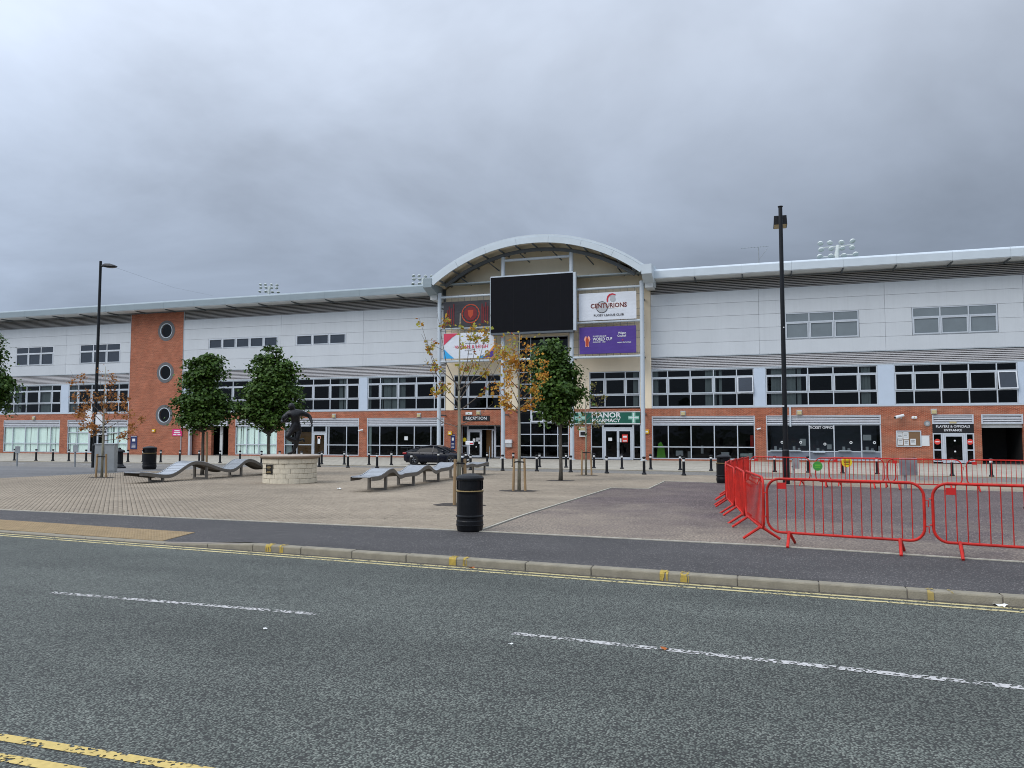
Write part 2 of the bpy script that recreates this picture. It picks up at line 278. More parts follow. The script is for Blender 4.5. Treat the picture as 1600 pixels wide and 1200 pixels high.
def road_mat(name, stones, binder, scale, patch=0.12, bump=0.6, dist=0.006, fill=0.3, streak=0.0):
    """surface dressing: crowded stone chips, each with its own tone, in a dark binder"""
    m, t, b = nodes_of(name); v = coords(t)
    nw = add(t, 'ShaderNodeTexNoise'); nw.inputs['Scale'].default_value = scale * 0.6; nw.inputs['Detail'].default_value = 2; t.links.new(v, nw.inputs['Vector'])
    va = add(t, 'ShaderNodeVectorMath', operation='MULTIPLY_ADD'); va.inputs[1].default_value = (0.5 / scale,) * 3; t.links.new(nw.outputs['Color'], va.inputs[0]); t.links.new(v, va.inputs[2])
    vo = add(t, 'ShaderNodeTexVoronoi', voronoi_dimensions='2D', feature='F1'); vo.inputs['Scale'].default_value = scale; vo.inputs['Randomness'].default_value = 1; t.links.new(va.outputs[0], vo.inputs['Vector'])
    sx = add(t, 'ShaderNodeSeparateXYZ'); t.links.new(vo.outputs['Color'], sx.inputs[0])
    rp = add(t, 'ShaderNodeValToRGB'); e = rp.color_ramp.elements
    while len(e) < len(stones): e.new(0.5)
    for i, c in enumerate(stones): e[i].position = i / (len(stones) - 1); e[i].color = (*c, 1)
    t.links.new(sx.outputs[0], rp.inputs[0])
    edge = add(t, 'ShaderNodeMapRange'); edge.inputs[1].default_value = 0.38; edge.inputs[2].default_value = 0.62; t.links.new(vo.outputs['Distance'], edge.inputs[0])
    drop = add(t, 'ShaderNodeMath', operation='LESS_THAN'); drop.inputs[1].default_value = fill; t.links.new(sx.outputs[1], drop.inputs[0])
    mxm = add(t, 'ShaderNodeMath', operation='MAXIMUM'); t.links.new(edge.outputs[0], mxm.inputs[0]); t.links.new(drop.outputs[0], mxm.inputs[1])
    mx = add(t, 'ShaderNodeMixRGB'); mx.inputs[2].default_value = (*binder, 1); t.links.new(mxm.outputs[0], mx.inputs[0]); t.links.new(rp.outputs[0], mx.inputs[1])
    n = add(t, 'ShaderNodeTexNoise'); n.inputs['Scale'].default_value = 0.55; n.inputs['Detail'].default_value = 7; n.inputs['Roughness'].default_value = 0.65; t.links.new(v, n.inputs['Vector'])
    r = add(t, 'ShaderNodeMapRange'); r.inputs[1].default_value = 0.25; r.inputs[2].default_value = 0.75; r.inputs[3].default_value = 1 - patch; r.inputs[4].default_value = 1 + patch; t.links.new(n.outputs[0], r.inputs[0])
    m2 = add(t, 'ShaderNodeMixRGB', blend_type='MULTIPLY'); m2.inputs[0].default_value = 1; t.links.new(mx.outputs[0], m2.inputs[1]); t.links.new(r.outputs[0], m2.inputs[2])
    if streak:   # tyre tracks and old repairs run along the road
        vs_ = coords(t, (0.07, 0.9, 1)); n5 = add(t, 'ShaderNodeTexNoise'); n5.inputs['Scale'].default_value = 1.0; n5.inputs['Detail'].default_value = 6; n5.inputs['Roughness'].default_value = 0.6; t.links.new(vs_, n5.inputs['Vector'])
        r5 = add(t, 'ShaderNodeMapRange'); r5.inputs[1].default_value = 0.3; r5.inputs[2].default_value = 0.7; r5.inputs[3].default_value = 1 - streak; r5.inputs[4].default_value = 1 + streak; t.links.new(n5.outputs[0], r5.inputs[0])
        m3 = add(t, 'ShaderNodeMixRGB', blend_type='MULTIPLY'); m3.inputs[0].default_value = 1; t.links.new(m2.outputs[0], m3.inputs[1]); t.links.new(r5.outputs[0], m3.inputs[2]); m2 = m3
    t.links.new(m2.outputs[0], b.inputs['Base Color']); b.inputs['Roughness'].default_value = 0.75; b.inputs['Specular IOR Level'].default_value = 0.35
    iv = add(t, 'ShaderNodeMath', operation='SUBTRACT'); iv.inputs[0].default_value = 1; t.links.new(mxm.outputs[0], iv.inputs[1])
    hm = add(t, 'ShaderNodeMath', operation='MULTIPLY'); t.links.new(iv.outputs[0], hm.inputs[0])
    hr = add(t, 'ShaderNodeMapRange'); hr.inputs[3].default_value = 0.5; hr.inputs[4].default_value = 1; t.links.new(sx.outputs[2], hr.inputs[0]); t.links.new(hr.outputs[0], hm.inputs[1])
    bp = add(t, 'ShaderNodeBump'); bp.inputs['Strength'].default_value = bump; bp.inputs['Distance'].default_value = dist; t.links.new(hm.outputs[0], bp.inputs['Height']); t.links.new(bp.outputs[0], b.inputs['Normal'])
    return m, t, b, m2
road_mat('road', [(0.057, 0.062, 0.053), (0.131, 0.146, 0.125), (0.087, 0.097, 0.083), (0.207, 0.220, 0.188), (0.109, 0.120, 0.102)], (0.037, 0.038, 0.034), 66, patch=0.20, bump=0.45, fill=0.24, streak=0.2)
road_mat('footpath', [(0.043, 0.039, 0.038), (0.081, 0.074, 0.072), (0.062, 0.057, 0.055), (0.218, 0.200, 0.184)], (0.051, 0.047, 0.046), 58, patch=0.24, bump=0.4, fill=0.45, streak=0.14)
road_mat('side_tarmac', [(0.160, 0.157, 0.154), (0.200, 0.195, 0.189), (0.140, 0.138, 0.136)], (0.130, 0.126, 0.123), 60, patch=0.2, bump=0.2, fill=0.5)
road_mat('drive', [(0.190, 0.176, 0.157), (0.230, 0.214, 0.187), (0.160, 0.149, 0.135)], (0.150, 0.140, 0.124), 9, patch=0.12, bump=0.15, fill=0.2)
# red-purple tarmac with pale grit washed over its near and left side
m, t, b, base = road_mat('red_tarmac', [(0.069, 0.050, 0.047), (0.147, 0.107, 0.100), (0.101, 0.074, 0.070), (0.386, 0.318, 0.273)], (0.074, 0.053, 0.051), 40, patch=0.30, bump=0.35, fill=0.4)
v = coords(t); n = add(t, 'ShaderNodeTexNoise'); n.inputs['Scale'].default_value = 0.5; n.inputs['Detail'].default_value = 8; n.inputs['Roughness'].default_value = 0.7; n.inputs['Distortion'].default_value = 0.6; t.links.new(v, n.inputs['Vector'])
sp = add(t, 'ShaderNodeSeparateXYZ'); t.links.new(v, sp.inputs[0])
g1 = add(t, 'ShaderNodeMapRange'); g1.inputs[1].default_value = 13; g1.inputs[2].default_value = 21; g1.inputs[3].default_value = 0.30; g1.inputs[4].default_value = -0.12; t.links.new(sp.outputs[1], g1.inputs[0])
g2 = add(t, 'ShaderNodeMapRange'); g2.inputs[1].default_value = -4.5; g2.inputs[2].default_value = 1.5; g2.inputs[3].default_value = 0.12; g2.inputs[4].default_value = -0.14; t.links.new(sp.outputs[0], g2.inputs[0])
s1 = add(t, 'ShaderNodeMath', operation='ADD'); t.links.new(g1.outputs[0], s1.inputs[0]); t.links.new(g2.outputs[0], s1.inputs[1])
s2 = add(t, 'ShaderNodeMath', operation='ADD'); t.links.new(s1.outputs[0], s2.inputs[0]); t.links.new(n.outputs[0], s2.inputs[1])
f = add(t, 'ShaderNodeMapRange'); f.inputs[1].default_value = 0.42; f.inputs[2].default_value = 0.82; f.inputs[4].default_value = 0.85; t.links.new(s2.outputs[0], f.inputs[0])
fg = add(t, 'ShaderNodeTexNoise'); fg.inputs['Scale'].default_value = 26; fg.inputs['Detail'].default_value = 3; t.links.new(v, fg.inputs['Vector'])
fr2 = add(t, 'ShaderNodeMapRange'); fr2.inputs[1].default_value = 0.3; fr2.inputs[2].default_value = 0.7; fr2.inputs[3].default_value = 0.3; fr2.inputs[4].default_value = 1.75; t.links.new(fg.outputs[0], fr2.inputs[0])
gc = add(t, 'ShaderNodeMixRGB', blend_type='MULTIPLY'); gc.inputs[0].default_value = 1; gc.inputs[1].default_value = (0.245, 0.198, 0.15, 1); t.links.new(fr2.outputs[0], gc.inputs[2])
mg = add(t, 'ShaderNodeMixRGB'); t.links.new(f.outputs[0], mg.inputs[0]); t.links.new(base.outputs[0], mg.inputs[1]); t.links.new(gc.outputs[0], mg.inputs[2]); t.links.new(mg.outputs[0], b.inputs['Base Color'])

def paint_mat(name, rgb, wear):
    """thermoplastic line worn through to the chips: missing paint is transparent"""
    m, t, b = nodes_of(name); v = coords(t); out = t.nodes['Material Output']
    vo = add(t, 'ShaderNodeTexVoronoi', voronoi_dimensions='2D'); vo.inputs['Scale'].default_value = 48; t.links.new(v, vo.inputs['Vector'])
    n = add(t, 'ShaderNodeTexNoise'); n.inputs['Scale'].default_value = 6.0; n.inputs['Detail'].default_value = 4; t.links.new(v, n.inputs['Vector'])
    sx = add(t, 'ShaderNodeSeparateXYZ'); t.links.new(vo.outputs['Color'], sx.inputs[0])
    a = add(t, 'ShaderNodeMath', operation='MULTIPLY_ADD'); a.inputs[1].default_value = 0.55; t.links.new(sx.outputs[0], a.inputs[0]); t.links.new(n.outputs[0], a.inputs[2])
    r = add(t, 'ShaderNodeMapRange'); r.inputs[1].default_value = wear - 0.04; r.inputs[2].default_value = wear + 0.04; t.links.new(a.outputs[0], r.inputs[0])
    n3 = add(t, 'ShaderNodeTexNoise'); n3.inputs['Scale'].default_value = 25; t.links.new(v, n3.inputs['Vector'])
    r3 = add(t, 'ShaderNodeMapRange'); r3.inputs[3].default_value = 0.7; r3.inputs[4].default_value = 1.25; t.links.new(n3.outputs[0], r3.inputs[0])
    mx = add(t, 'ShaderNodeMixRGB', blend_type='MULTIPLY'); mx.inputs[0].default_value = 1; mx.inputs[1].default_value = (*rgb, 1); t.links.new(r3.outputs[0], mx.inputs[2]); t.links.new(mx.outputs[0], b.inputs['Base Color'])
    b.inputs['Roughness'].default_value = 0.8
    tr = add(t, 'ShaderNodeBsdfTransparent'); ms = add(t, 'ShaderNodeMixShader'); t.links.new(r.outputs[0], ms.inputs[0]); t.links.new(tr.outputs[0], ms.inputs[1]); t.links.new(b.outputs[0], ms.inputs[2]); t.links.new(ms.outputs[0], out.inputs[0])
paint_mat('line_white', (0.50, 0.485, 0.465), 0.735)
paint_mat('line_yellow', (0.52, 0.44, 0.22), 0.58)
paint_mat('line_yellow_near', (0.58, 0.43, 0.14), 0.60)
paint_mat('kerb_yellow', (0.44, 0.31, 0.06), 0.66)
paint_mat('kerb_yellow_faded', (0.36, 0.27, 0.09), 0.86)
paint_mat('line_faint', (0.5, 0.5, 0.5), 0.62)

# ------------------------------------------------------------------ mesh helpers
class MB:
    def __init__(s): s.v = []; s.f = []; s.mi = []; s.m = 0
    def add(s, vs, fs):
        o = len(s.v); s.v += [tuple(p) for p in vs]; s.f += [tuple(i + o for i in f) for f in fs]; s.mi += [s.m] * len(fs); return s
    def box(s, x0, x1, y0, y1, z0, z1):
        return s.add([(x0, y0, z0), (x1, y0, z0), (x1, y1, z0), (x0, y1, z0), (x0, y0, z1), (x1, y0, z1), (x1, y1, z1), (x0, y1, z1)],
                     [(0, 3, 2, 1), (4, 5, 6, 7), (0, 1, 5, 4), (1, 2, 6, 5), (2, 3, 7, 6), (3, 0, 4, 7)])
    def bbox(s, x0, x1, y0, y1, z0, z1, b=0.01):
        """box with chamfered top and vertical edges"""
        def ring(i, z): return [(x0 + i, y0, z), (x1 - i, y0, z), (x1, y0 + i, z), (x1, y1 - i, z), (x1 - i, y1, z), (x0 + i, y1, z), (x0, y1 - i, z), (x0, y0 + i, z)]
        def ring2(z):
            return [(x0 + b, y0 + b * .6, z), (x1 - b, y0 + b * .6, z), (x1 - b * .6, y0 + b, z), (x1 - b * .6, y1 - b, z), (x1 - b, y1 - b * .6, z), (x0 + b, y1 - b * .6, z), (x0 + b * .6, y1 - b, z), (x0 + b * .6, y0 + b, z)]
        vs = ring(b, z0) + ring(b, z1 - b) + ring2(z1); fs = []
        for k in range(2):
            for i in range(8): fs.append((k * 8 + i, k * 8 + (i + 1) % 8, k * 8 + 8 + (i + 1) % 8, k * 8 + 8 + i))
        fs.append(tuple(range(16, 24))); fs.append(tuple(range(7, -1, -1)))
        return s.add(vs, fs)
    def prism(s, poly, y0, y1):
        """polygon in x,z extruded along y"""
        n = len(poly)
        a = sum(poly[i][0] * poly[(i + 1) % n][1] - poly[(i + 1) % n][0] * poly[i][1] for i in range(n))
        if a < 0: poly = poly[::-1]
        vs = [(x, y0, z) for x, z in poly] + [(x, y1, z) for x, z in poly]
        fs = [tuple(range(n)), tuple(range(2 * n - 1, n - 1, -1))]
        fs += [(i, i + n, (i + 1) % n + n, (i + 1) % n) for i in range(n)]
        return s.add(vs, fs)
    def extr_x(s, prof, x0, x1):
        """profile in y,z (counter-clockwise seen from +x) extruded along x"""
        n = len(prof); vs = [(x0, y, z) for y, z in prof] + [(x1, y, z) for y, z in prof]
        fs = [tuple(range(n - 1, -1, -1)), tuple(range(n, 2 * n))] + [(i, (i + 1) % n, (i + 1) % n + n, i + n) for i in range(n)]
        return s.add(vs, fs)
    def tube(s, pts, r, n=8, cap=True):
        P = [Vector(p) for p in pts]; rr = r if isinstance(r, (list, tuple)) else [r] * len(P)
        base = len(s.v); fs = []; vs = []; up = None
        for i, p in enumerate(P):
            d = (P[min(i + 1, len(P) - 1)] - P[max(i - 1, 0)]).normalized()
            if up is None:
                up = Vector((0, 0, 1)) if abs(d.z) < 0.9 else Vector((1, 0, 0))
            a = (up - d * up.dot(d)).normalized(); up = a; c = d.cross(a)
            for k in range(n):
                t_ = 2 * math.pi * k / n; vs.append(p + (a * math.cos(t_) + c * math.sin(t_)) * rr[i])
        for i in range(len(P) - 1):
            for k in range(n): fs.append((i * n + k, i * n + (k + 1) % n, (i + 1) * n + (k + 1) % n, (i + 1) * n + k))
        if cap: fs.append(tuple(range(n - 1, -1, -1))); fs.append(tuple((len(P) - 1) * n + k for k in range(n)))
        return s.add(vs, fs)
    def lathe(s, prof, n=24, cx=0, cy=0, a0=0, a1=2 * math.pi, sx=1, sy=1):
        full = abs(a1 - a0 - 2 * math.pi) < 1e-6; m_ = n if full else n + 1; vs = []; fs = []
        for (r, z) in prof:
            for k in range(m_):
                t_ = a0 + (a1 - a0) * k / n; vs.append((cx + r * math.cos(t_) * sx, cy + r * math.sin(t_) * sy, z))
        for i in range(len(prof) - 1):
            for k in range(n):
                k2 = (k + 1) % m_; fs.append((i * m_ + k, i * m_ + k2, (i + 1) * m_ + k2, (i + 1) * m_ + k))
        if full:
            if prof[0][0] > 1e-4: fs.append(tuple(range(n - 1, -1, -1)))
            if prof[-1][0] > 1e-4: fs.append(tuple((len(prof) - 1) * m_ + k for k in range(n)))
        return s.add(vs, fs)
    def disc_y(s, cx, cz, y, r, n=28, r0=0.0, y1=None, sx=1):
        """disc or ring facing -y, optional thickness back to y1"""
        ys = y if y1 is None else y1
        o = [(cx + r * sx * math.cos(2 * math.pi * k / n), cz + r * math.sin(2 * math.pi * k / n)) for k in range(n)]
        if r0 <= 0:
            if y1 is None: return s.add([(x, y, z) for x, z in o], [tuple(range(n))])
            return s.prism(o, y, y1)
        i_ = [(cx + r0 * sx * math.cos(2 * math.pi * k / n), cz + r0 * math.sin(2 * math.pi * k / n)) for k in range(n)]
        vs = [(x, y, z) for x, z in o] + [(x, y, z) for x, z in i_] + [(x, ys, z) for x, z in o] + [(x, ys, z) for x, z in i_]; fs = []
        for k in range(n):
            q = (k + 1) % n; fs += [(k, q, n + q, n + k)]
            if y1 is not None: fs += [(2 * n + k, 2 * n + q, q, k), (n + k, n + q, 3 * n + q, 3 * n + k)]
        return s.add(vs, fs)
    def build(s, name, mat, parent=None, off=(0, 0, 0), smooth=False, mats=None):
        me = bpy.data.meshes.new(name)
        me.from_pydata([(x - off[0], y - off[1], z - off[2]) for x, y, z in s.v], [], s.f)
        for mm in (mats or [mat]): me.materials.append(M[mm])
        if mats: me.polygons.foreach_set('material_index', s.mi)
        if smooth: me.polygons.foreach_set('use_smooth', [True] * len(me.polygons))
        me.update(); o = bpy.data.objects.new(name, me); col.objects.link(o)
        if parent is not None: o.parent = parent
        return o
def auto_smooth(o, deg=35):
    me = o.data; me.polygons.foreach_set('use_smooth', [True] * len(me.polygons))
    bm = bmesh.new(); bm.from_mesh(me)
    for e in bm.edges:
        if len(e.link_faces) == 2 and e.calc_face_angle(0) > R(deg): e.smooth = False
    bm.to_mesh(me); bm.free(); return o
def tag(o, label=None, cat=None, group=None, kind=None):
    if label: o['label'] = label
    if cat: o['category'] = cat
    if group: o['group'] = group
    if kind: o['kind'] = kind
    return o
def thing(name, label, cat, loc=(0, 0, 0), rz=0, group=None):
    o = bpy.data.objects.new(name, None); col.objects.link(o); o.location = loc; o.rotation_euler = (0, 0, rz); o.empty_display_size = 0.2
    return tag(o, label, cat, group)
def dup(root, loc, rz, label):
    def cp(o, par):
        c = o.copy(); col.objects.link(c); c.parent = par
        for ch in o.children: cp(ch, c)
        return c
    r = cp(root, None); r.location = loc; r.rotation_euler = (0, 0, rz); r['label'] = label; return r
def text_mb(mb, txt, size, x, y, z, bold=0.0, align='CENTER', sx=1.0, ext=0.004):
    """lettering as solid shapes facing -y, baseline-centred on x, z"""
    cu = bpy.data.curves.new('lettering', 'FONT'); cu.body = txt; cu.size = size; cu.align_x = align; cu.align_y = 'CENTER'; cu.offset = bold; cu.extrude = ext; cu.resolution_u = 2
    ob = bpy.data.objects.new('lettering', cu); col.objects.link(ob)
    dg = bpy.context.evaluated_depsgraph_get(); me = bpy.data.meshes.new_from_object(ob.evaluated_get(dg))
    vs = [(x + p.co.x * sx, y - p.co.z, z + p.co.y) for p in me.vertices]; fs = [tuple(p.vertices) for p in me.polygons]
    mb.add(vs, fs); bpy.data.objects.remove(ob); bpy.data.curves.remove(cu); bpy.data.meshes.remove(me); return mb
def gz(v): return float(np.interp(v, [-1e4, 16, 44, 1e4], [0, 0, -0.38, -0.38]))

# ------------------------------------------------------------------ the setting: ground, road, footpath, plaza
def zone(name, poly, off, mat, kind='structure', cuts=(16, 20, 24, 28, 32, 36, 40, 44)):
    bm = bmesh.new(); vs = [bm.verts.new((x, y, 0)) for x, y in poly]; bm.faces.new(vs)
    for c in cuts:
        bmesh.ops.bisect_plane(bm, geom=bm.verts[:] + bm.edges[:] + bm.faces[:], plane_co=(0, c, 0), plane_no=(0, 1, 0))
    for v_ in bm.verts: v_.co.z = gz(v_.co.y) + off
    bmesh.ops.recalc_face_normals(bm, faces=bm.faces)
    if sum(f_.normal.z * f_.calc_area() for f_ in bm.faces) < 0: bmesh.ops.reverse_faces(bm, faces=bm.faces)
    me = bpy.data.meshes.new(name); bm.to_mesh(me); bm.free(); me.materials.append(M[mat])
    o = bpy.data.objects.new(name, me); col.objects.link(o); tag(o, kind=kind); return o
def lerp(xs, ys): return lambda u: float(np.interp(u, xs, ys))
vf = lambda u: 10.02 - 0.075 * u                       # road-side face of the kerb
ve = lerp([-200, -30, -16.7, -4.8, 0, 3.4, 10, 40], [13.9, 13.45, 13.39, 13.17, 12.93, 12.4, 11.7, 9.2])   # footpath / plaza edge
drop = lerp([-200, -9.3, -8.15, 200], [0.085, 0.085, 0, 0])
vdf = lerp([-60, -30.2, -30.0, -27, -3, 6, 40], [35.2, 35.4, 42.9, 42.5, 38.9, 37.4, 33.0])                  # near edge of the driveway
vdb = lerp([-200, -60, -47, -26, -10, 0, 12, 40], [43.0, 43.0, 43.6, 44.8, 44.4, 43.6, 42.0, 39.0])          # far edge of the driveway

o = MB().add([(-1500, -1500, -0.62), (1500, -1500, -0.62), (1500, 1500, -0.62), (-1500, 1500, -0.62)], [(0, 1, 2, 3)]).build('ground', 'far_green'); tag(o, kind='structure')
U = np.arange(-150, 151, 5.0)
rm = MB(); k = len(U); rm.add([(u, -12, -0.16) for u in U] + [(u, 3.1, -0.13) for u in U] + [(u, 6.9, -0.085) for u in U] + [(u, vf(u) + 0.05, -0.11) for u in U],
       [(j * k + i, j * k + i + 1, (j + 1) * k + i + 1, (j + 1) * k + i) for j in range(3) for i in range(k - 1)])
road = tag(rm.build('road', 'road'), kind='structure')
def rz_(u, v): return float(np.interp(v, [3.1, 6.9, vf(u) + 0.05], [-0.13, -0.085, -0.11]))
def line(name, pts, wd, mat, label=None, off=0.004):
    mb = MB(); vs = []
    for (u, v_) in pts: vs += [(u, v_ - wd / 2, rz_(u, v_ - wd / 2) + off), (u, v_ + wd / 2, rz_(u, v_ + wd / 2) + off)]
    mb.add(vs, [(2 * i, 2 * i + 2, 2 * i + 3, 2 * i + 1) for i in range(len(pts) - 1)])
    o = mb.build(name, mat, road); return o
us = lambda a, b, n: [a + (b - a) * i / n for i in range(n + 1)]
for d in (0.125, 0.30):
    line('yellow_line', [(u, vf(u) - d) for u in us(-60, 40, 40)], 0.078, 'line_yellow')
for v_ in (3.74, 3.52):
    line('yellow_line', [(u, v_ + 0.0 * u) for u in us(-40, 30, 30)], 0.085, 'line_yellow_near')
for a, b_, va, vb in ((-13.8, -10.1, 7.1, 7.09), (-7.97, -4.4, 7.06, 7.08), (-2.26, 1.81, 6.98, 6.68), (4.2, 8.0, 6.5, 6.2)):
    line('centre_line', [(a + (b_ - a) * i / 8, va + (vb - va) * i / 8) for i in range(9)], 0.095, 'line_white')
gm = MB(); gu = us(-60, 40, 100); jr = [rnd.uniform(-.02, .02) for _ in gu]
gm.add([p for u, j_ in zip(gu, jr) for p in ((u, vf(u) - .075 + j_, rz_(u, vf(u) - .08) + .003), (u, vf(u) + .03, rz_(u, vf(u)) + .006))], [(2 * i, 2 * i + 2, 2 * i + 3, 2 * i + 1) for i in range(100)]); gm.build('gutter_dirt', 'gutter_dirt', road)
# manhole-like worn patch and loose litter are small; footpath with a ramp down to the dropped kerb
fu = sorted(set(list(np.arange(-150, -20, 10.0)) + list(np.arange(-20, 12, 0.5)) + list(np.arange(12, 151, 10.0)))); fm = MB(); kk = 5
fv = []
for u in fu:
    a, b_ = vf(u) + 0.15, ve(u)
    for j in range(kk):
        s_ = j / (kk - 1); fv.append((u, a + (b_ - a) * s_, -drop(u) * max(0, 1 - s_ * 1.6)))
fm.add(fv, [(i * kk + j, (i + 1) * kk + j, (i + 1) * kk + j + 1, i * kk + j + 1) for i in range(len(fu) - 1) for j in range(kk - 1)])
tag(fm.build('footpath', 'footpath'), kind='structure')
# kerb: a run of separate stones on a dark bed
kb = MB(); ku = us(-60, 40, 50)
kb.add([(u, vf(u) + 0.02, -0.112 + 0.0) for u in ku] + [(u, vf(u) + 0.02, -drop(u) - 0.012) for u in ku] + [(u, vf(u) + 0.16, -drop(u) - 0.012) for u in ku],
       [(j * 51 + i, j * 51 + i + 1, (j + 1) * 51 + i + 1, (j + 1) * 51 + i) for j in range(2) for i in range(50)])
kerb = tag(kb.build('kerb', 'mortar'), kind='structure')
kerb_meshes = {}
def kerb_mesh(d0, d1, L=0.926):
    key = (round(d0, 3), round(d1, 3))
    if key in kerb_meshes: return kerb_meshes[key]
    prof = [(0.15, -0.2), (0.0, -0.2), (0.003, -0.022), (0.010, -0.008), (0.022, -0.001), (0.15, 0.0)]  # y, z below the top
    vs = []; n = len(prof)
    for x, d in ((0, d0), (0.006, d0), (L - 0.006, d1), (L, d1)):
        e = 0.006 if x in (0, L) else 0
        vs += [(x, y - 0.075 * x + (e if y < 0.1 else 0), z - d - (e * 0.7 if z > -0.1 else 0)) for y, z in prof]
    fs = [(i * n + j, i * n + j + 1, (i + 1) * n + j + 1, (i + 1) * n + j) for i in range(3) for j in range(n - 1)]
    fs = [tuple(reversed(f_)) for f_ in fs] + [tuple(range(n)), tuple(range(4 * n - 1, 3 * n - 1, -1))]
    me = bpy.data.meshes.new('kerb_stone'); me.from_pydata(vs, [], fs); me.materials.append(M['kerb_stone']); me.update(); kerb_meshes[key] = me; return me
for i in range(-26, 22):
    u0 = -4.99 + 0.938 * i
    o = bpy.data.objects.new('kerb_stone', kerb_mesh(drop(u0), drop(u0 + 0.93))); col.objects.link(o); o.parent = kerb
    o.location = (u0, vf(u0) + rnd.uniform(-0.004, 0.004), rnd.uniform(-0.003, 0.003))
for u, a in ((-7.55, .11), (-7.3, .1), (-4.29, .11), (-4.07, .06), (-1.27, .11), (-1.01, .11), (1.77, .08), (1.99, .06)):
    vs = [(u + dx_, vf(u + dx_) + dy_, z) for dx_ in (0, a) for dy_, z in ((-0.008, -0.105), (-0.006, -0.02), (0.016, 0.006), (0.145, 0.007))]
    MB().add(vs, [(j, j + 4, j + 5, j + 1) for j in range(3)]).build('paint_mark', 'kerb_yellow' if u < 1 else 'kerb_yellow_faded', kerb)
# buff blister paving at the dropped kerb
tp = MB(); tb = MB()
for i in range(-24, 12):
    for j in range(2):
        u0 = -14.7 + 0.402 * i
        if u0 > -9.95 - 0.3 * (1 - j) * -1 - (0.5 if j == 0 else 0): continue
        c = [(u0, j * .402 + .16), (u0 + .396, j * .402 + .16), (u0 + .396, j * .402 + .556), (u0, j * .402 + .556)]
        def P_(x, d, dz=0): 
            s_ = (d - .15) / (ve(x) - vf(x) - .15); return (x, vf(x) + d, -drop(x) * max(0, 1 - s_ * 1.6) + dz)
        o = len(tp.v); tp.add([P_(x, d, 0.008 if q < 4 else -0.03) for q, (x, d) in enumerate(c + c)], [(0, 1, 2, 3), (0, 4, 5, 1), (1, 5, 6, 2), (2, 6, 7, 3), (3, 7, 4, 0)])
        for bx in range(6):
            for by in range(6):
                cx, cd = u0 + .033 + bx * .066, j * .402 + .193 + by * .066
                vs = [P_(cx + .019 * math.cos(q * math.pi / 3), cd + .019 * math.sin(q * math.pi / 3), 0.009) for q in range(6)] + [P_(cx + .011 * math.cos(q * math.pi / 3), cd + .011 * math.sin(q * math.pi / 3), 0.014) for q in range(6)]
                tb.add(vs, [(q, (q + 1) % 6, 6 + (q + 1) % 6, 6 + q) for q in range(6)] + [tuple(range(6, 12))])
tpo = tag(tp.build('tactile_paving', 'tactile'), kind='structure'); tag(tb.build('blister', 'tactile', tpo), kind='stuff')

# plaza bed, red tarmac, driveway, pavement, side road
plaza_poly = [(-30.2, ve(-30.2))] + [(u, ve(u)) for u in us(-30, -5, 10)] + [(-4.98, ve(-4.98)), (-5.05, 26.75), (-3.74, 26.75), (-3.85, 32.25), (9, 29.6), (30, 25.0), (30, vdf(30)), (6, vdf(6)), (-3, vdf(-3)), (-27, vdf(-27)), (-30.0, 42.9), (-30.1, 35.4)]
plaza = zone('plaza', plaza_poly, -0.03, 'mortar')
zone('red_tarmac', [(-4.86, ve(-4.86) + 0.05)] + [(u, ve(u) + 0.05) for u in (-3, -1, 0, 2, 3.4, 6, 10, 20, 30)] + [(30, 24.95), (9, 29.5), (-3.74, 32.15), (-3.66, 26.65), (-4.93, 26.65)], -0.004, 'red_tarmac')
zone('side_road', [(-160, 13.9), (-30.3, 13.45), (-30.3, 35.3), (-60, 35.1), (-160, 35.0)], -0.012, 'side_tarmac')
dp = [(-160, 35.1), (-60, 35.25), (-30.3, 35.5), (-30.15, 42.95), (-27, 42.55), (-3, 38.95), (6, 37.45), (40, 33.05), (40, vdb(40)), (12, vdb(12)), (0, vdb(0)), (-10, vdb(-10)), (-26, vdb(-26)), (-47, vdb(-47)), (-60, 43.0), (-160, 43.0)]
drv = zone('driveway', dp, -0.035, 'drive')
pv = [(-160, 43.0), (-60, 43.0), (-47, vdb(-47)), (-26, vdb(-26)), (-10, vdb(-10)), (0, vdb(0)), (12, vdb(12)), (40, vdb(40)), (60, 39), (60, 70), (-160, 70)]
pave = zone('pavement', pv, -0.06, 'mortar')
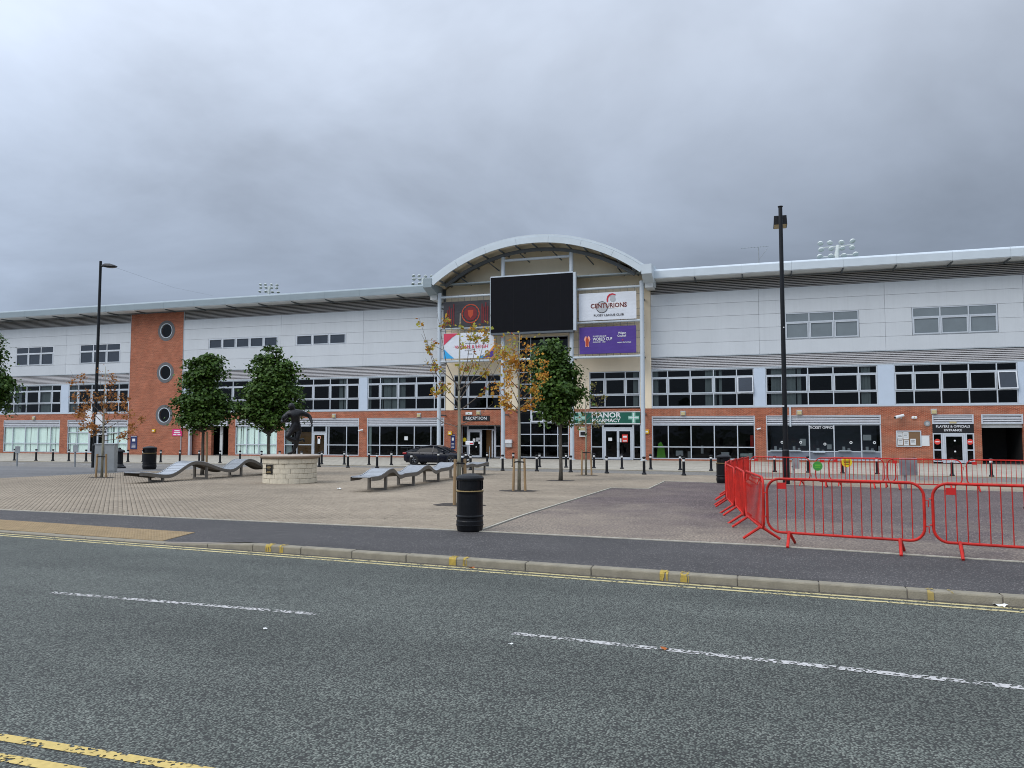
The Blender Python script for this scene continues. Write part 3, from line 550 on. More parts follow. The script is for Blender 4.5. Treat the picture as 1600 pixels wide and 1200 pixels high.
# flagstones of the pavement by the building: real slabs
def in_poly(px, py, poly):
    ins = np.zeros(px.shape, bool); n = len(poly)
    for i in range(n):
        x0, y0 = poly[i]; x1, y1 = poly[(i + 1) % n]
        c = ((y0 > py) != (y1 > py)); xi = (x1 - x0) * (py - y0) / ((y1 - y0) if y1 != y0 else 1e-9) + x0
        ins ^= c & (px < xi)
    return ins
def slabs(name, cx, cy, ex, ey, gap, bev, h, mat, zoff, parent, rot):
    """slabs given by centre and half extents in a rotated frame; chamfered tops; numpy for speed"""
    n = len(cx); c, s_ = math.cos(rot), math.sin(rot)
    def ring(ix, z):
        out = np.zeros((n, 4, 3)); sg = [(-1, -1), (1, -1), (1, 1), (-1, 1)]
        for k_, (a, b_) in enumerate(sg):
            lx, ly = a * (ex - gap / 2 - ix), b_ * (ey - gap / 2 - ix)
            out[:, k_, 0] = cx + c * lx - s_ * ly; out[:, k_, 1] = cy + s_ * lx + c * ly
            out[:, k_, 2] = z
        return out
    jit = nrs.uniform(-0.002, 0.002, n)
    base = np.interp(cy, [-1e4, 16, 44, 1e4], [0, 0, -0.38, -0.38]) + zoff
    r0, r1, r2 = ring(0, 0), ring(0, 0), ring(bev, 0)
    slope = np.where((cy > 16) & (cy < 44), -0.38 / 28, 0)
    for r_, dz in ((r0, -h), (r1, -bev), (r2, 0)):
        r_[:, :, 2] = (base + jit)[:, None] + dz + slope[:, None] * (r_[:, :, 1] - cy[:, None])
    V = np.concatenate([r0, r1, r2], 1).reshape(-1, 3)
    fl = []
    for a, b_ in ((0, 4), (4, 8)):
        for k_ in range(4): fl.append([a + k_, a + (k_ + 1) % 4, b_ + (k_ + 1) % 4, b_ + k_])
    fl.append([8, 9, 10, 11]); fl = np.array(fl)
    F_ = (fl[None] + (np.arange(n) * 12)[:, None, None]).reshape(-1)
    me = bpy.data.meshes.new(name); me.vertices.add(len(V)); me.vertices.foreach_set('co', V.ravel())
    nf = len(F_) // 4; me.loops.add(len(F_)); me.loops.foreach_set('vertex_index', F_.astype(np.int32)); me.polygons.add(nf)
    me.polygons.foreach_set('loop_start', np.arange(nf, dtype=np.int32) * 4); me.polygons.foreach_set('loop_total', np.full(nf, 4, np.int32))
    me.materials.append(M[mat]); me.update(calc_edges=True); me.validate()
    o = bpy.data.objects.new(name, me); col.objects.link(o); o.parent = parent; return o
island_mat('flag', [(0.330, 0.301, 0.246), (0.390, 0.358, 0.295), (0.360, 0.329, 0.273)], 0.92, grain=(1.1, 0.14))
gx, gy = np.meshgrid(np.arange(-90, 34, 0.6), np.arange(38, 60.2, 0.6)); gx = gx + (np.arange(gx.shape[0]) % 2)[:, None] * 0.3; gx, gy = gx.ravel(), gy.ravel()
ok = in_poly(gx, gy, [(a, b_ + 0.35) for a, b_ in pv[1:8]] + [(33, 60.1), (-90, 60.1)])
tag(slabs('flagstone', gx[ok], gy[ok], 0.3, 0.3, 0.008, 0.006, 0.05, 'flag', -0.002, pave, 0), kind='stuff')
kbm = MB()
for i, a in enumerate(us(-90, 33, 120)):
    b_ = a + 123 / 120 - 0.012
    vs = [(x, vdb(x) + dy_, gz(vdb(x)) + z) for x in (a, b_) for dy_, z in ((-0.002, -0.06), (0.004, 0.005), (0.018, 0.012), (0.14, 0.012))]
    kbm.add(vs, [(j, j + 4, j + 5, j + 1) for j in range(3)])
tag(kbm.build('pavement_kerb', 'kerb_stone', pave), kind='stuff')

# plaza block paving of 200 x 100 blocks
BW = 0.1
# stretcher bond whose courses run at 45 degrees to the kerb
ii, jj = np.meshgrid(np.arange(-190, 190), np.arange(-330, 330)); ii, jj = ii.ravel(), jj.ravel()
lx_ = (ii + 0.5 * (jj % 2)) * 2 * BW; ly_ = jj * BW; c45 = math.cos(R(45))
X = -13 - c45 * lx_ - c45 * ly_; Y = 27 + c45 * lx_ - c45 * ly_
ok = (X > -31) & (X < 14) & (Y > 11.5) & (Y < 43.2); X, Y = X[ok], Y[ok]
ins = in_poly(X, Y, [(a, b_ + (0.1 if b_ < 14 else -0.02)) for a, b_ in plaza_poly]); PX, PY = X[ins], Y[ins]; HO = np.zeros(len(PX), bool)
# the 300 that show largest in the picture are separate parts, the rest one mesh
fwd = -PX * math.sin(R(17.9)) + PY * math.cos(R(17.9)); lat = PX * math.cos(R(17.9)) + PY * math.sin(R(17.9))
key = np.where(np.abs(lat / fwd) < 0.655, fwd, 1e9); order = np.argsort(key); near = np.zeros(len(PX), bool); near[order[:300]] = True
far = ~near
ex = np.where(HO, BW, BW / 2); ey = np.where(HO, BW / 2, BW)
tag(slabs('block_paving', PX[far], PY[far], ex[far], ey[far], 0.008, 0.005, 0.045, 'paver', -0.003, plaza, R(45)), kind='stuff')
def single_paver(hv):
    e1, e2 = ((BW, BW / 2) if hv else (BW / 2, BW)); c = math.cos(R(45)); vs = []
    for ix, z in ((0, -0.045), (0, -0.006), (0.006, 0)):
        for a, b_ in ((-1, -1), (1, -1), (1, 1), (-1, 1)):
            lx, ly = a * (e1 - .004 - ix), b_ * (e2 - .004 - ix); vs.append((c * lx - c * ly, c * lx + c * ly, z))
    fs = [(r_ * 4 + k_, r_ * 4 + (k_ + 1) % 4, r_ * 4 + 4 + (k_ + 1) % 4, r_ * 4 + 4 + k_) for r_ in (0, 1) for k_ in range(4)] + [(8, 9, 10, 11)]
    me = bpy.data.meshes.new('paver'); me.from_pydata(vs, [], fs); me.materials.append(M['paver_single']); me.update(); return me
m, t, b = nodes_of('paver_single')
oi = add(t, 'ShaderNodeObjectInfo'); rp = add(t, 'ShaderNodeValToRGB'); e = rp.color_ramp.elements
cs = [(0.252, 0.206, 0.153), (0.296, 0.244, 0.181), (0.276, 0.227, 0.169), (0.315, 0.260, 0.194), (0.264, 0.216, 0.162)]
while len(e) < 5: e.new(0.5)
for i, c in enumerate(cs): e[i].position = i / 4; e[i].color = (*c, 1)
t.links.new(oi.outputs['Random'], rp.inputs[0]); g = add(t, 'ShaderNodeNewGeometry'); n = add(t, 'ShaderNodeTexNoise'); n.inputs['Scale'].default_value = 0.55; n.inputs['Detail'].default_value = 7; n.inputs['Roughness'].default_value = 0.7; t.links.new(g.outputs['Position'], n.inputs['Vector'])
r = add(t, 'ShaderNodeMapRange'); r.inputs[1].default_value = 0.25; r.inputs[2].default_value = 0.75; r.inputs[3].default_value = 0.78; r.inputs[4].default_value = 1.22; t.links.new(n.outputs[0], r.inputs[0])
mx = add(t, 'ShaderNodeMixRGB', blend_type='MULTIPLY'); mx.inputs[0].default_value = 1; t.links.new(rp.outputs[0], mx.inputs[1]); t.links.new(r.outputs[0], mx.inputs[2]); t.links.new(mx.outputs[0], b.inputs['Base Color']); b.inputs['Roughness'].default_value = 0.92; b.inputs['Specular IOR Level'].default_value = 0.3
sp_me = {True: single_paver(True), False: single_paver(False)}
for i in order[:300]:
    o = bpy.data.objects.new('paver', sp_me[bool(HO[i])]); col.objects.link(o); o.parent = plaza; o.location = (PX[i], PY[i], gz(PY[i]) - 0.003 + rnd.uniform(-.002, .002))
# concrete edgings
def edging(pts, wd=0.05, h=0.014):
    mb = MB()
    for (x0, y0), (x1, y1) in zip(pts, pts[1:]):
        L = math.hypot(x1 - x0, y1 - y0); n = max(1, round(L / 0.914)); dx_, dy_ = (x1 - x0) / L, (y1 - y0) / L; nx_, ny_ = -dy_, dx_
        for i in range(n):
            a, b_ = L * i / n + 0.003, L * (i + 1) / n - 0.003
            q = []
            for z in (-0.05, h):
                for d, s_ in ((a, -1), (b_, -1), (b_, 1), (a, 1)):
                    X, Y = x0 + dx_ * d + nx_ * s_ * wd / 2, y0 + dy_ * d + ny_ * s_ * wd / 2; q.append((X, Y, gz(Y) + z))
            mb.add(q, [(4, 5, 6, 7), (0, 1, 5, 4), (1, 2, 6, 5), (2, 3, 7, 6), (3, 0, 4, 7)])
    return mb
eg = edging([(u, ve(u) + 0.02) for u in (-30.2, -16.7, -4.8, 0, 3.4, 10, 20)])
eg2 = edging([(-4.92, 13.25), (-4.99, 26.7), (-3.70, 26.7), (-3.80, 32.2), (9, 29.55), (30, 25.0)])
ego = tag(eg.build('edging', 'edging'), kind='structure'); eg2.build('edging_strip', 'edging', ego)
# faint bay markings on the side road and driveway
mk = MB()
for u in np.arange(-58, -30, 3.0): mk.box(u, u + 1.2, 39.9, 40.02, gz(40) - 0.031, gz(40) - 0.028)
mk.build('bay_marking', 'line_faint', drv)

# ------------------------------------------------------------------ the stadium building
VF = 60.4; ZB = -0.38
BO = (-17.0, VF, ZB)
bld = thing('stadium_building', 'long grey clad stadium front with red brick ground floor and arched entrance roof', 'building', BO)
def part(mb, name, mat, parent=bld, smooth=False, mats=None): return mb.build(name, mat, parent, BO, smooth, mats)
BAY = 7.65; COLS = [0, 1.25, 2.97, 4.70, 6.40, 7.65]
# --- window builder: frame bars, casements and a pane for every opening
def window(xs, zs, name='window', v=VF, bar=0.075, deep=0.10, cas=None, gl='glass', mat='frame', omit=(), tilt=None):
    """grid of panes between xs and zs; cas = rows that hold opening casements"""
    fr = MB(); n, m_ = len(xs) - 1, len(zs) - 1; h = bar / 2
    y0, y1 = v + 0.03, v + 0.03 + deep
    for i, x in enumerate(xs):
        a = x if i == 0 else x - h; b_ = x + bar if i == 0 else (x if i == n else x + h)
        if i == n: a = x - bar
        fr.box(a, b_, y0, y1, zs[0], zs[-1])
    for j, z in enumerate(zs):
        a = z if j == 0 else z - h; b_ = z + bar if j == 0 else (z if j == m_ else z + h)
        if j == m_: a = z - bar
        for i in range(n):
            x0 = xs[i] + (bar if i == 0 else h); x1 = xs[i + 1] - (bar if i == n - 1 else h); fr.box(x0, x1, y0 + 0.012, y1 - 0.01, a, b_)
    w_ = part(fr, name, mat)
    for i in range(n):
        for j in range(m_):
            if (i, j) in omit: continue
            x0, x1 = xs[i] + h, xs[i + 1] - h; z0, z1 = zs[j] + h, zs[j + 1] - h
            if cas and j in cas:
                c = MB(); cw = 0.075; a0, a1, b0, b1 = x0 + .012, x1 - .012, z0 + .012, z1 - .012
                yo = v + 0.005
                if tilt and (i, j) in tilt:
                    for (p, q, r_, s_) in ((a0, a0 + cw, b0, b1), (a1 - cw, a1, b0, b1), (a0 + cw, a1 - cw, b0, b0 + cw), (a0 + cw, a1 - cw, b1 - cw, b1)):
                        k_ = len(c.v); c.box(p, q, yo, yo + 0.05, r_, s_)
                    c.v = [(x, y - (b1 - z) * 0.2, z) for x, y, z in c.v]
                    part(c, 'casement', 'frame_white', w_)
                    g_ = MB().add([(a0 + cw, yo + .03 - (b1 - b0 - cw) * .2, b0 + cw), (a1 - cw, yo + .03 - (b1 - b0 - cw) * .2, b0 + cw), (a1 - cw, yo + .03 - cw * .2, b1 - cw), (a0 + cw, yo + .03 - cw * .2, b1 - cw)], [(0, 1, 2, 3)])
                    part(g_, 'pane', 'glass_dark', w_); continue
                c.box(a0, a0 + cw, yo, y0 + 0.05, b0, b1).box(a1 - cw, a1, yo, y0 + 0.05, b0, b1).box(a0 + cw, a1 - cw, yo, y0 + 0.05, b0, b0 + cw).box(a0 + cw, a1 - cw, yo, y0 + 0.05, b1 - cw, b1)
                part(c, 'casement', 'frame', w_)
            yy = v + 0.07 + rnd.uniform(-0.004, 0.004); tl = rnd.uniform(-0.004, 0.004)
            part(MB().add([(x0, yy, z0), (x1, yy + tl, z0), (x1, yy + tl, z1), (x0, yy, z1)], [(0, 1, 2, 3)]), 'pane', gl if not callable(gl) else gl(i, j), w_)
    return w_
def blind(x0, x1, z0, z1, mat='blind', v=VF + 0.18, gaps=0.0):
    """vertical blind: separate hanging slats turned a little"""
    b_ = MB(); x = x0
    while x < x1 - 0.03:
        wd = 0.125; a = rnd.uniform(0.05, 0.28)
        if rnd.random() > gaps: b_.box(x, min(x + wd * math.cos(a) + .01, x1), v, v + 0.004, z0, z1); 
        if len(b_.v) >= 8:
            k_ = len(b_.v) - 8
            for q in (1, 2, 5, 6): X, Y, Z = b_.v[k_ + q]; b_.v[k_ + q] = (X, Y + wd * math.sin(a), Z)
        x += 0.115
    return tag(part(b_, 'blind', mat), kind='stuff')
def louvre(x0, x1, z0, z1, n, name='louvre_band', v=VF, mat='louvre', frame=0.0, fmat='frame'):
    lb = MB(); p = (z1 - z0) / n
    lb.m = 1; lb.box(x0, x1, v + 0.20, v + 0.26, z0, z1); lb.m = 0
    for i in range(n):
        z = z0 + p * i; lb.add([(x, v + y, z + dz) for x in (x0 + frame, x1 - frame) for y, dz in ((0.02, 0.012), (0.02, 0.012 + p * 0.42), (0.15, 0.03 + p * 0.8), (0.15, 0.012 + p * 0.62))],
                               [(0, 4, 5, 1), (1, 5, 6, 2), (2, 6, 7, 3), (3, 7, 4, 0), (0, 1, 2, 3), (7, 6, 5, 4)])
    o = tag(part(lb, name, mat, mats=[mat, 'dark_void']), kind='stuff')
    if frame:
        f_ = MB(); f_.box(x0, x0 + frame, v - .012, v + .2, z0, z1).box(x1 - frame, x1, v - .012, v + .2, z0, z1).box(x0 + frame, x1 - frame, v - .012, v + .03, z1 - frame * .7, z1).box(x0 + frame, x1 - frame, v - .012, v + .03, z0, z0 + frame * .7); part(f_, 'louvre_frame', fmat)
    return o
def brick_wall(x0, x1, openings, ztop, zlow=-0.7, v=VF, th=0.34, head=3.02, name='brick_wall'):
    b_ = MB(); x = x0
    for (a, c, zt, zbt) in sorted(openings):
        if a > x: b_.box(x, a, v, v + th, zlow, ztop)
        b_.box(a, c, v, v + th, zt, ztop)
        if zbt > zlow: b_.box(a, c, v, v + th, zlow, zbt)
        x = c
    if x < x1: b_.box(x, x1, v, v + th, zlow, ztop)
    return part(b_, name, 'brick')
ZL0, ZL1, ZT, ZS = 2.36, 3.02, 0.65, -0.28
R1 = [3.74, 4.71, 6.03, 6.60]     # first-floor window rows
lb_ = [-84.2, -75.55, -66.9]; C0, D0, E0 = -50.0, -41.35, -32.9
# left wing and right wing ground floor brick
lop = [(s_, s_ + BAY, ZL1, ZS) for s_ in lb_]
brick_wall(-85.0, -59.1, lop, 3.63)
brick_wall(-52.8, -25.45, [(-52.0, -50.6, 2.2, -0.7), (-49.32, -47.4, ZL1, -0.7), (-46.64, -42.1, ZL1, ZS), (D0, D0 + BAY, ZL1, ZS), (E0, -25.56, ZL1, ZS)], 3.63)
rop = [(-8.05, -0.4, ZL1, ZS), (0.4, 8.2, ZL1, ZS), (11.47, 14.04, ZL1, -0.7), (14.5, 17.0, ZL1, -0.7), (17.9, 25.5, ZL1, ZS)]
brick_wall(-8.04, 26.4, rop, 3.63)
for a, c in ((-85.0, -59.1), (-52.8, -25.45), (-8.04, 26.4)):
    part(MB().box(a, c, VF - 0.03, VF + 0.3, 3.63, 3.735), 'sill_flashing', 'frame')
    part(MB().box(a, c, VF - 0.02, VF + 0.3, 6.60, 6.68), 'head_flashing', 'white_metal')
    part(MB().box(a, c, VF - 0.045, VF + 0.1, 7.60, 7.64), 'drip_flashing', 'white_metal')
# rooms behind the glass
for a, c in ((-85, -59.2), (-52.7, -25.5), (-25.4, -8.1), (-8.0, 26.4)):
    rmb = MB().box(a, c, 64.5, 64.7, -0.6, 14.0).box(a, c, VF + .36, 64.5, 3.3, 3.6).box(a, c, VF + .36, 64.5, 6.7, 6.95).box(a, c, VF + .36, 64.5, -0.7, -0.33)
    x = a
    while x < c: rmb.box(x, x + .12, VF + .4, 64.5, -0.32, 3.3); x += 8.62
    part(rmb, 'interior', 'room')
# roof and back volume
rf = MB().add([(-85, 59.0, 14.2), (26.4, 59.0, 14.2), (26.4, 82, 16.6), (-85, 82, 16.6), (-85, 59.0, 14.1), (26.4, 59.0, 14.1), (26.4, 82, 16.5), (-85, 82, 16.5)], [(0, 1, 2, 3), (7, 6, 5, 4), (0, 4, 5, 1), (1, 5, 6, 2), (2, 6, 7, 3), (3, 7, 4, 0)])
part(rf, 'roof', 'roof_metal')
part(MB().box(-84.9, -84.5, VF + .4, 81, -0.7, 14.05).box(26.0, 26.35, VF + .4, 81, -0.7, 14.05).box(-84.5, 26.0, 80.8, 81, -0.7, 14.05), 'side_wall', 'cladding')

def first_floor(s_, tilt=None, n=6, curtains=()):
    xs = [min(s_ + c, -25.5) if -33 < s_ < -30 else s_ + c for c in COLS[:n]]
    window(xs, R1, cas=(1,), tilt=tilt)
    for (i, f0, f1) in curtains:
        a = xs[i] + 0.06; L = xs[i + 1] - xs[i] - 0.12; blind(a + L * f0, a + L * f1, R1[0] + .05, R1[3] - .05, 'blind_grey', gaps=0.12)
first_floor(-84.2); first_floor(-75.55, curtains=((1, 0, .5), (3, 0, 1)))
first_floor(-66.9, curtains=((0, 0, 1),)); first_floor(-50.0, curtains=((4, 0, .6),)); first_floor(D0, curtains=((3, .5, 1),)); first_floor(E0 - 0.0, curtains=((1, 0, 1), (2, 0, .35), (0, 0, .2)))
first_floor(-8.05, {(4, 1)}, curtains=((0, 0.05, .4), (2, .65, 1), (3, .0, .35)))
first_floor(0.42, curtains=((0, .3, 1), (1, .0, .75), (4, .0, .65), (1, .1, .5))); first_floor(9.15, {(4, 1)}); first_floor(17.9)
for a, c in ((-85.0, -84.2), (-76.55, -75.55), (-67.9, -66.9), (-59.25, -59.1), (-52.8, -50.0), (-42.35, -41.35), (-33.7, -32.9), (-0.4, 0.42), (8.07, 9.15), (16.8, 17.9), (25.55, 26.4)):
    part(MB().box(a + .004, c - .004, VF - 0.01, VF + .25, 3.74, 6.595), 'pillar_panel', 'pillar_panel')
# louvre bands and cladding panels, bay by bay
ROWS = [7.645, 8.65, 9.65, 10.65, 11.65, 12.58]
upw = {  # windows in the cladding: start, end, z0, z1, column edges
    -85.0: [(-82.8, -77.7, 8.67, 10.65, 3, True)], -76.0: [(-74.16, -69.07, 8.67, 10.65, 3, True)], -67.4: [(-65.57, -60.41, 8.67, 10.65, 3, True)],
    -52.8: [(-49.85, -42.17, 9.65, 10.65, 5, False)], -41.85: [(-40.24, -35.08, 9.65, 10.65, 3, False)], 0.04: [(1.88, 6.94, 8.67, 10.65, 3, True)], 8.67: [(10.42, 15.73, 8.67, 10.65, 3, True)], 17.3: [(19.0, 24.3, 8.67, 10.65, 3, True)]}
edges = [(-85.0, -76.0), (-76.0, -67.4), (-67.4, -59.1), (-52.8, -41.85), (-41.85, -33.35), (-33.35, -25.45), (-8.04, 0.04), (0.04, 8.67), (8.67, 17.3), (17.3, 26.4)]
for a, c in edges:
    louvre(a, c, 6.69, 7.60, 7, v=VF); louvre(a, c, 12.60, 13.50, 7, v=VF, mat='louvre_shaded')
    part(MB().box(a, c, VF + .12, VF + .3, 7.645, 12.6), 'cladding_backing', 'dark_void')
    ws = upw.get(a, [])
    for r_ in range(5):
        z0, z1 = ROWS[r_] + .008, ROWS[r_ + 1] - .008; x = a; segs = []
        for (p, q, w0, w1, n_, two) in ws:
            if w0 < z1 - .1 and w1 > z0 + .1: segs.append((x, p - .02)); x = q + .02
        segs.append((x, c))
        for p, q in segs:
            d = rnd.uniform(-.003, .003); part(MB().bbox(p + .006, q - .006, VF - .04 + d, VF + .10, z0, z1, .006), 'cladding_panel', 'cladding')
    for (p, q, w0, w1, n_, two) in ws:
        left = p < -20
        xs = [p + (q - p) * i / n_ for i in range(n_ + 1)]
        zs = [w0, w0 + 1.28, w1] if two else [w0, w1]
        window(xs, zs, v=VF - .06, bar=.08, cas=(0,), gl='glass_dark' if left else 'glass_grey', mat='frame_white' if left else 'frame')
# eaves: fascia panels, soffit and fins
def eaves(a, c, matf):
    prof = [(58.75, 13.56), (58.74, 14.10), (58.80, 14.20), (59.0, 14.28), (59.6, 14.32), (59.6, 13.56)]
    n_ = max(1, round((c - a) / 3.45)); L = (c - a) / n_
    for i in range(n_):
        f_ = MB().extr_x([(y, z) for y, z in prof], a + L * i + .005, a + L * (i + 1) - .005); f_.f = [tuple(reversed(q)) for q in f_.f]
        part(f_, 'fascia_panel', matf)
        part(MB().box(a + L * i + .01, a + L * (i + 1) - .01, 58.78, VF + .2, 13.515, 13.552), 'soffit_panel', 'soffit')
        x = a + L * i
        part(MB().add([(x - .04, 58.95, 13.51), (x + .04, 58.95, 13.51), (x + .04, VF, 13.51), (x - .04, VF, 13.51), (x - .04, 58.95, 13.44), (x + .04, 58.95, 13.44), (x + .04, VF, 13.36), (x - .04, VF, 13.36)], [(0, 1, 2, 3), (7, 6, 5, 4), (0, 4, 5, 1), (1, 5, 6, 2), (2, 6, 7, 3), (3, 7, 4, 0)]), 'eaves_fin', 'dark_steel')
    part(MB().tube([(a, 60.15, 13.42), (c, 60.15, 13.42)], 0.05, 8), 'gutter_pipe', 'dark_steel')
eaves(-85.2, -25.9, 'roof_metal'); eaves(-8.0, 26.6, 'arch_metal')
# --- brick stair tower with three round windows
T0, T1, TC = -59.1, -52.8, -54.8; tz = [3.43, 7.55, 11.63]; TV = VF - 0.08
tw = MB(); hw = 1.15
tw.box(T0, TC - hw, TV, TV + .5, -0.7, 13.5).box(TC + hw, T1, TV, TV + .5, -0.7, 13.5)
zz = -0.7
for z in tz:
    tw.box(TC - hw, TC + hw, TV, TV + .5, zz, z - hw); zz = z + hw
    n_ = 32; sq, ci = [], []
    for k in range(n_):
        a = 2 * math.pi * (k + .5) / n_; cx, cz = math.cos(a), math.sin(a); m_ = max(abs(cx), abs(cz)); sq.append((TC + hw * cx / m_, z + hw * cz / m_)); ci.append((TC + .70 * cx, z + .70 * cz))
    vs = [(x, TV, q) for x, q in sq] + [(x, TV, q) for x, q in ci] + [(x, TV + .3, q) for x, q in ci]
    tw.add(vs, [(k, (k + 1) % n_, n_ + (k + 1) % n_, n_ + k) for k in range(n_)] + [(n_ + k, n_ + (k + 1) % n_, 2 * n_ + (k + 1) % n_, 2 * n_ + k) for k in range(n_)])
    # corner fill of the square cell
    for sx_ in (-1, 1):
        for sz_ in (-1, 1):
            ks = sorted(range(n_), key=lambda k: abs(sq[k][0] - (TC + sx_ * hw)) + abs(sq[k][1] - (z + sz_ * hw)))[:2]
            p, q = sq[ks[0]], sq[ks[1]]; tw.add([(TC + sx_ * hw, TV, z + sz_ * hw), (p[0], TV, p[1]), (q[0], TV, q[1])], [(0, 1, 2)])
tw.box(TC - hw, TC + hw, TV, TV + .5, zz, 13.5)
part(tw, 'brick_tower', 'brick'); part(MB().box(T0 + .05, T1 - .05, TV + .6, TV + .7, -.6, 13.4), 'interior', 'room')
for z in tz:
    wn = part(MB().disc_y(TC, z, TV - .04, .72, 40, .655, TV + .12), 'round_window', 'white_metal')
    part(MB().disc_y(TC, z, TV - .02, 1.0, 48, .725, TV + .02), 'brick_ring', 'ring_brick', wn)
    part(MB().disc_y(TC, z, TV + .05, .665, 40), 'pane', 'glass', wn)
for x in (T0 - .05, T1 + .02): part(MB().box(x, x + .03, TV - .005, TV + .1, -.4, 13.4), 'corner_trim', 'frame')
# --- left wing ground floor glazing
def shop(s_, cols, v=VF, gl='glass_clear', zt=ZT): return window([s_ + c for c in cols], [ZS, zt, ZL0], gl=gl, v=v, mat='frame_white' if False else 'frame')
for s_ in lb_ + [D0, E0, -8.05]:
    e_ = s_ + BAY if s_ != E0 else -25.56
    louvre(s_, e_, ZL0, ZL1, 4, 'shutter_box', mat='louvre_lower', frame=.07)
for s_ in (-84.2, -75.55):
    shop(s_, COLS); blind(s_ + .08, s_ + BAY - .08, ZS + .08, ZL0 - .05, gaps=0.02)
# bay with the bar entrance
def door(x0, x1, z0, z1, leaves=2, v=VF, gl='glass', mat='frame', handle=True, thick=0.09):
    d_ = part(MB().box(x0, x0 + thick, v + .02, v + .14, z0, z1).box(x1 - thick, x1, v + .02, v + .14, z0, z1).box(x0 + thick, x1 - thick, v + .02, v + .14, z1 - thick, z1), 'door', mat)
    L = (x1 - x0 - 2 * thick) / leaves
    for i in range(leaves):
        a, c = x0 + thick + L * i + .008, x0 + thick + L * (i + 1) - .008; b0, b1 = z0 + .02, z1 - thick - .01; t_ = .085
        part(MB().box(a, a + t_, v + .03, v + .09, b0, b1).box(c - t_, c, v + .03, v + .09, b0, b1).box(a + t_, c - t_, v + .03, v + .09, b0, b0 + .18).box(a + t_, c - t_, v + .03, v + .09, b1 - .1, b1), 'door_leaf', mat, d_)
        part(MB().add([(a + t_, v + .06, b0 + .18), (c - t_, v + .06, b0 + .18), (c - t_, v + .06, b1 - .1), (a + t_, v + .06, b1 - .1)], [(0, 1, 2, 3)]), 'pane', gl, d_)
        if handle:
            hx = (c - .05) if (i == 0 and leaves == 2) else a + .05
            part(MB().tube([(hx, v + .03, .45), (hx, v - .05, .45), (hx, v - .05, 1.0), (hx, v + .03, 1.0)], .018, 6), 'handle', 'white_metal', d_)
    return d_
s_ = -66.9
window([s_, s_ + 1.25, s_ + 2.75], [ZS, ZT, 1.75, ZL0], gl='glass_clear'); window([s_ + 5.0, s_ + 6.4, s_ + BAY], [ZS, ZT, 1.75, ZL0], gl='glass_clear')
door(s_ + 2.76, s_ + 4.99, -.36, 1.72, 2); part(MB().box(s_ + 2.76, s_ + 4.99, VF + .04, VF + .12, 1.74, ZL0), 'sign_panel', 'sign_black')
mb = text_mb(MB(), 'LEGENDS BAR', .36, s_ + 3.87, VF + .035, 2.05, .006); part(mb, 'lettering', 'white')
blind(s_ + .08, s_ + 2.7, ZS + .08, ZL0 - .05, gaps=.05); blind(s_ + 5.05, s_ + BAY - .08, ZS + .08, ZL0 - .05, gaps=.05)
# passage bays beside the tower
part(MB().box(-52.05, -51.78, VF + .02, VF + .3, -.5, 2.2).box(-51.78, -50.6, VF + .02, VF + .3, 2.0, 2.2), 'door_frame', 'frame')
part(MB().box(-51.9, -50.62, VF + .5, VF + .6, -.5, 2.2).box(-50.61, -50.5, VF + .345, VF + .6, -.5, 2.2), 'passage_wall', 'brick')
louvre(-52.7, -50.3, 2.22, 3.02, 4, 'shutter_box', v=VF - .19, mat='louvre_lower', frame=.07); louvre(-50.2, -47.42, ZL0, ZL1, 4, 'shutter_box', v=VF - .19, mat='louvre_lower', frame=.07)
part(MB().box(-48.75, -48.45, VF + .5, VF + .6, -.5, 2.4), 'door_frame', 'soffit')
louvre(-46.64, -42.1, ZL0, ZL1, 4, 'shutter_box', mat='louvre_lower', frame=.07)
window([-46.64, -45.4, -44.1, -43.0, -42.1], [ZS, ZT, ZL0], gl='glass_clear'); blind(-46.55, -42.2, ZS + .08, ZL0 - .05, gaps=.1)
# bays with the boarded lobby and the function room
window([D0, D0 + 1.35, -38.4], [ZS, ZT, ZL0]); window([-36.98, -36.72, -34.94, D0 + BAY], [ZS, ZT, ZL0])
door(-38.38, -37.0, -.36, 1.75, 1); window([-38.38, -37.0], [1.77, ZL0], bar=.06, deep=.08)
part(MB().box(-40.4, -37.0, VF + .5, VF + .56, -.3, 1.8), 'timber_screen', 'wood_panel'); blind(D0 + .08, D0 + .75, ZS + .08, ZL0 - .05, gaps=.1)
part(MB().box(-37.85, -37.6, VF + .02, VF + .03, .75, 1.35), 'notice', 'white'); part(MB().box(-37.9, -37.55, VF + .02, VF + .03, 1.2, 1.42), 'notice', 'print_salmon')
window([E0, -31.66, -30.0, -28.36, -26.8, -25.56], [ZS, ZT, ZL0]); blind(E0 + .08, E0 + .35, ZS + .08, ZL0 - .05, gaps=.1)
part(MB().box(-29.3, -28.98, VF + .055, VF + .06, 1.1, 1.42), 'notice', 'paper')
for x in (-30.5, -29.0, -27.3): part(MB().box(x, x + 1.0, 62.2, 62.9, .38, .43).box(x + .45, x + .55, 62.5, 62.6, -.33, .38), 'table', 'grey_box')
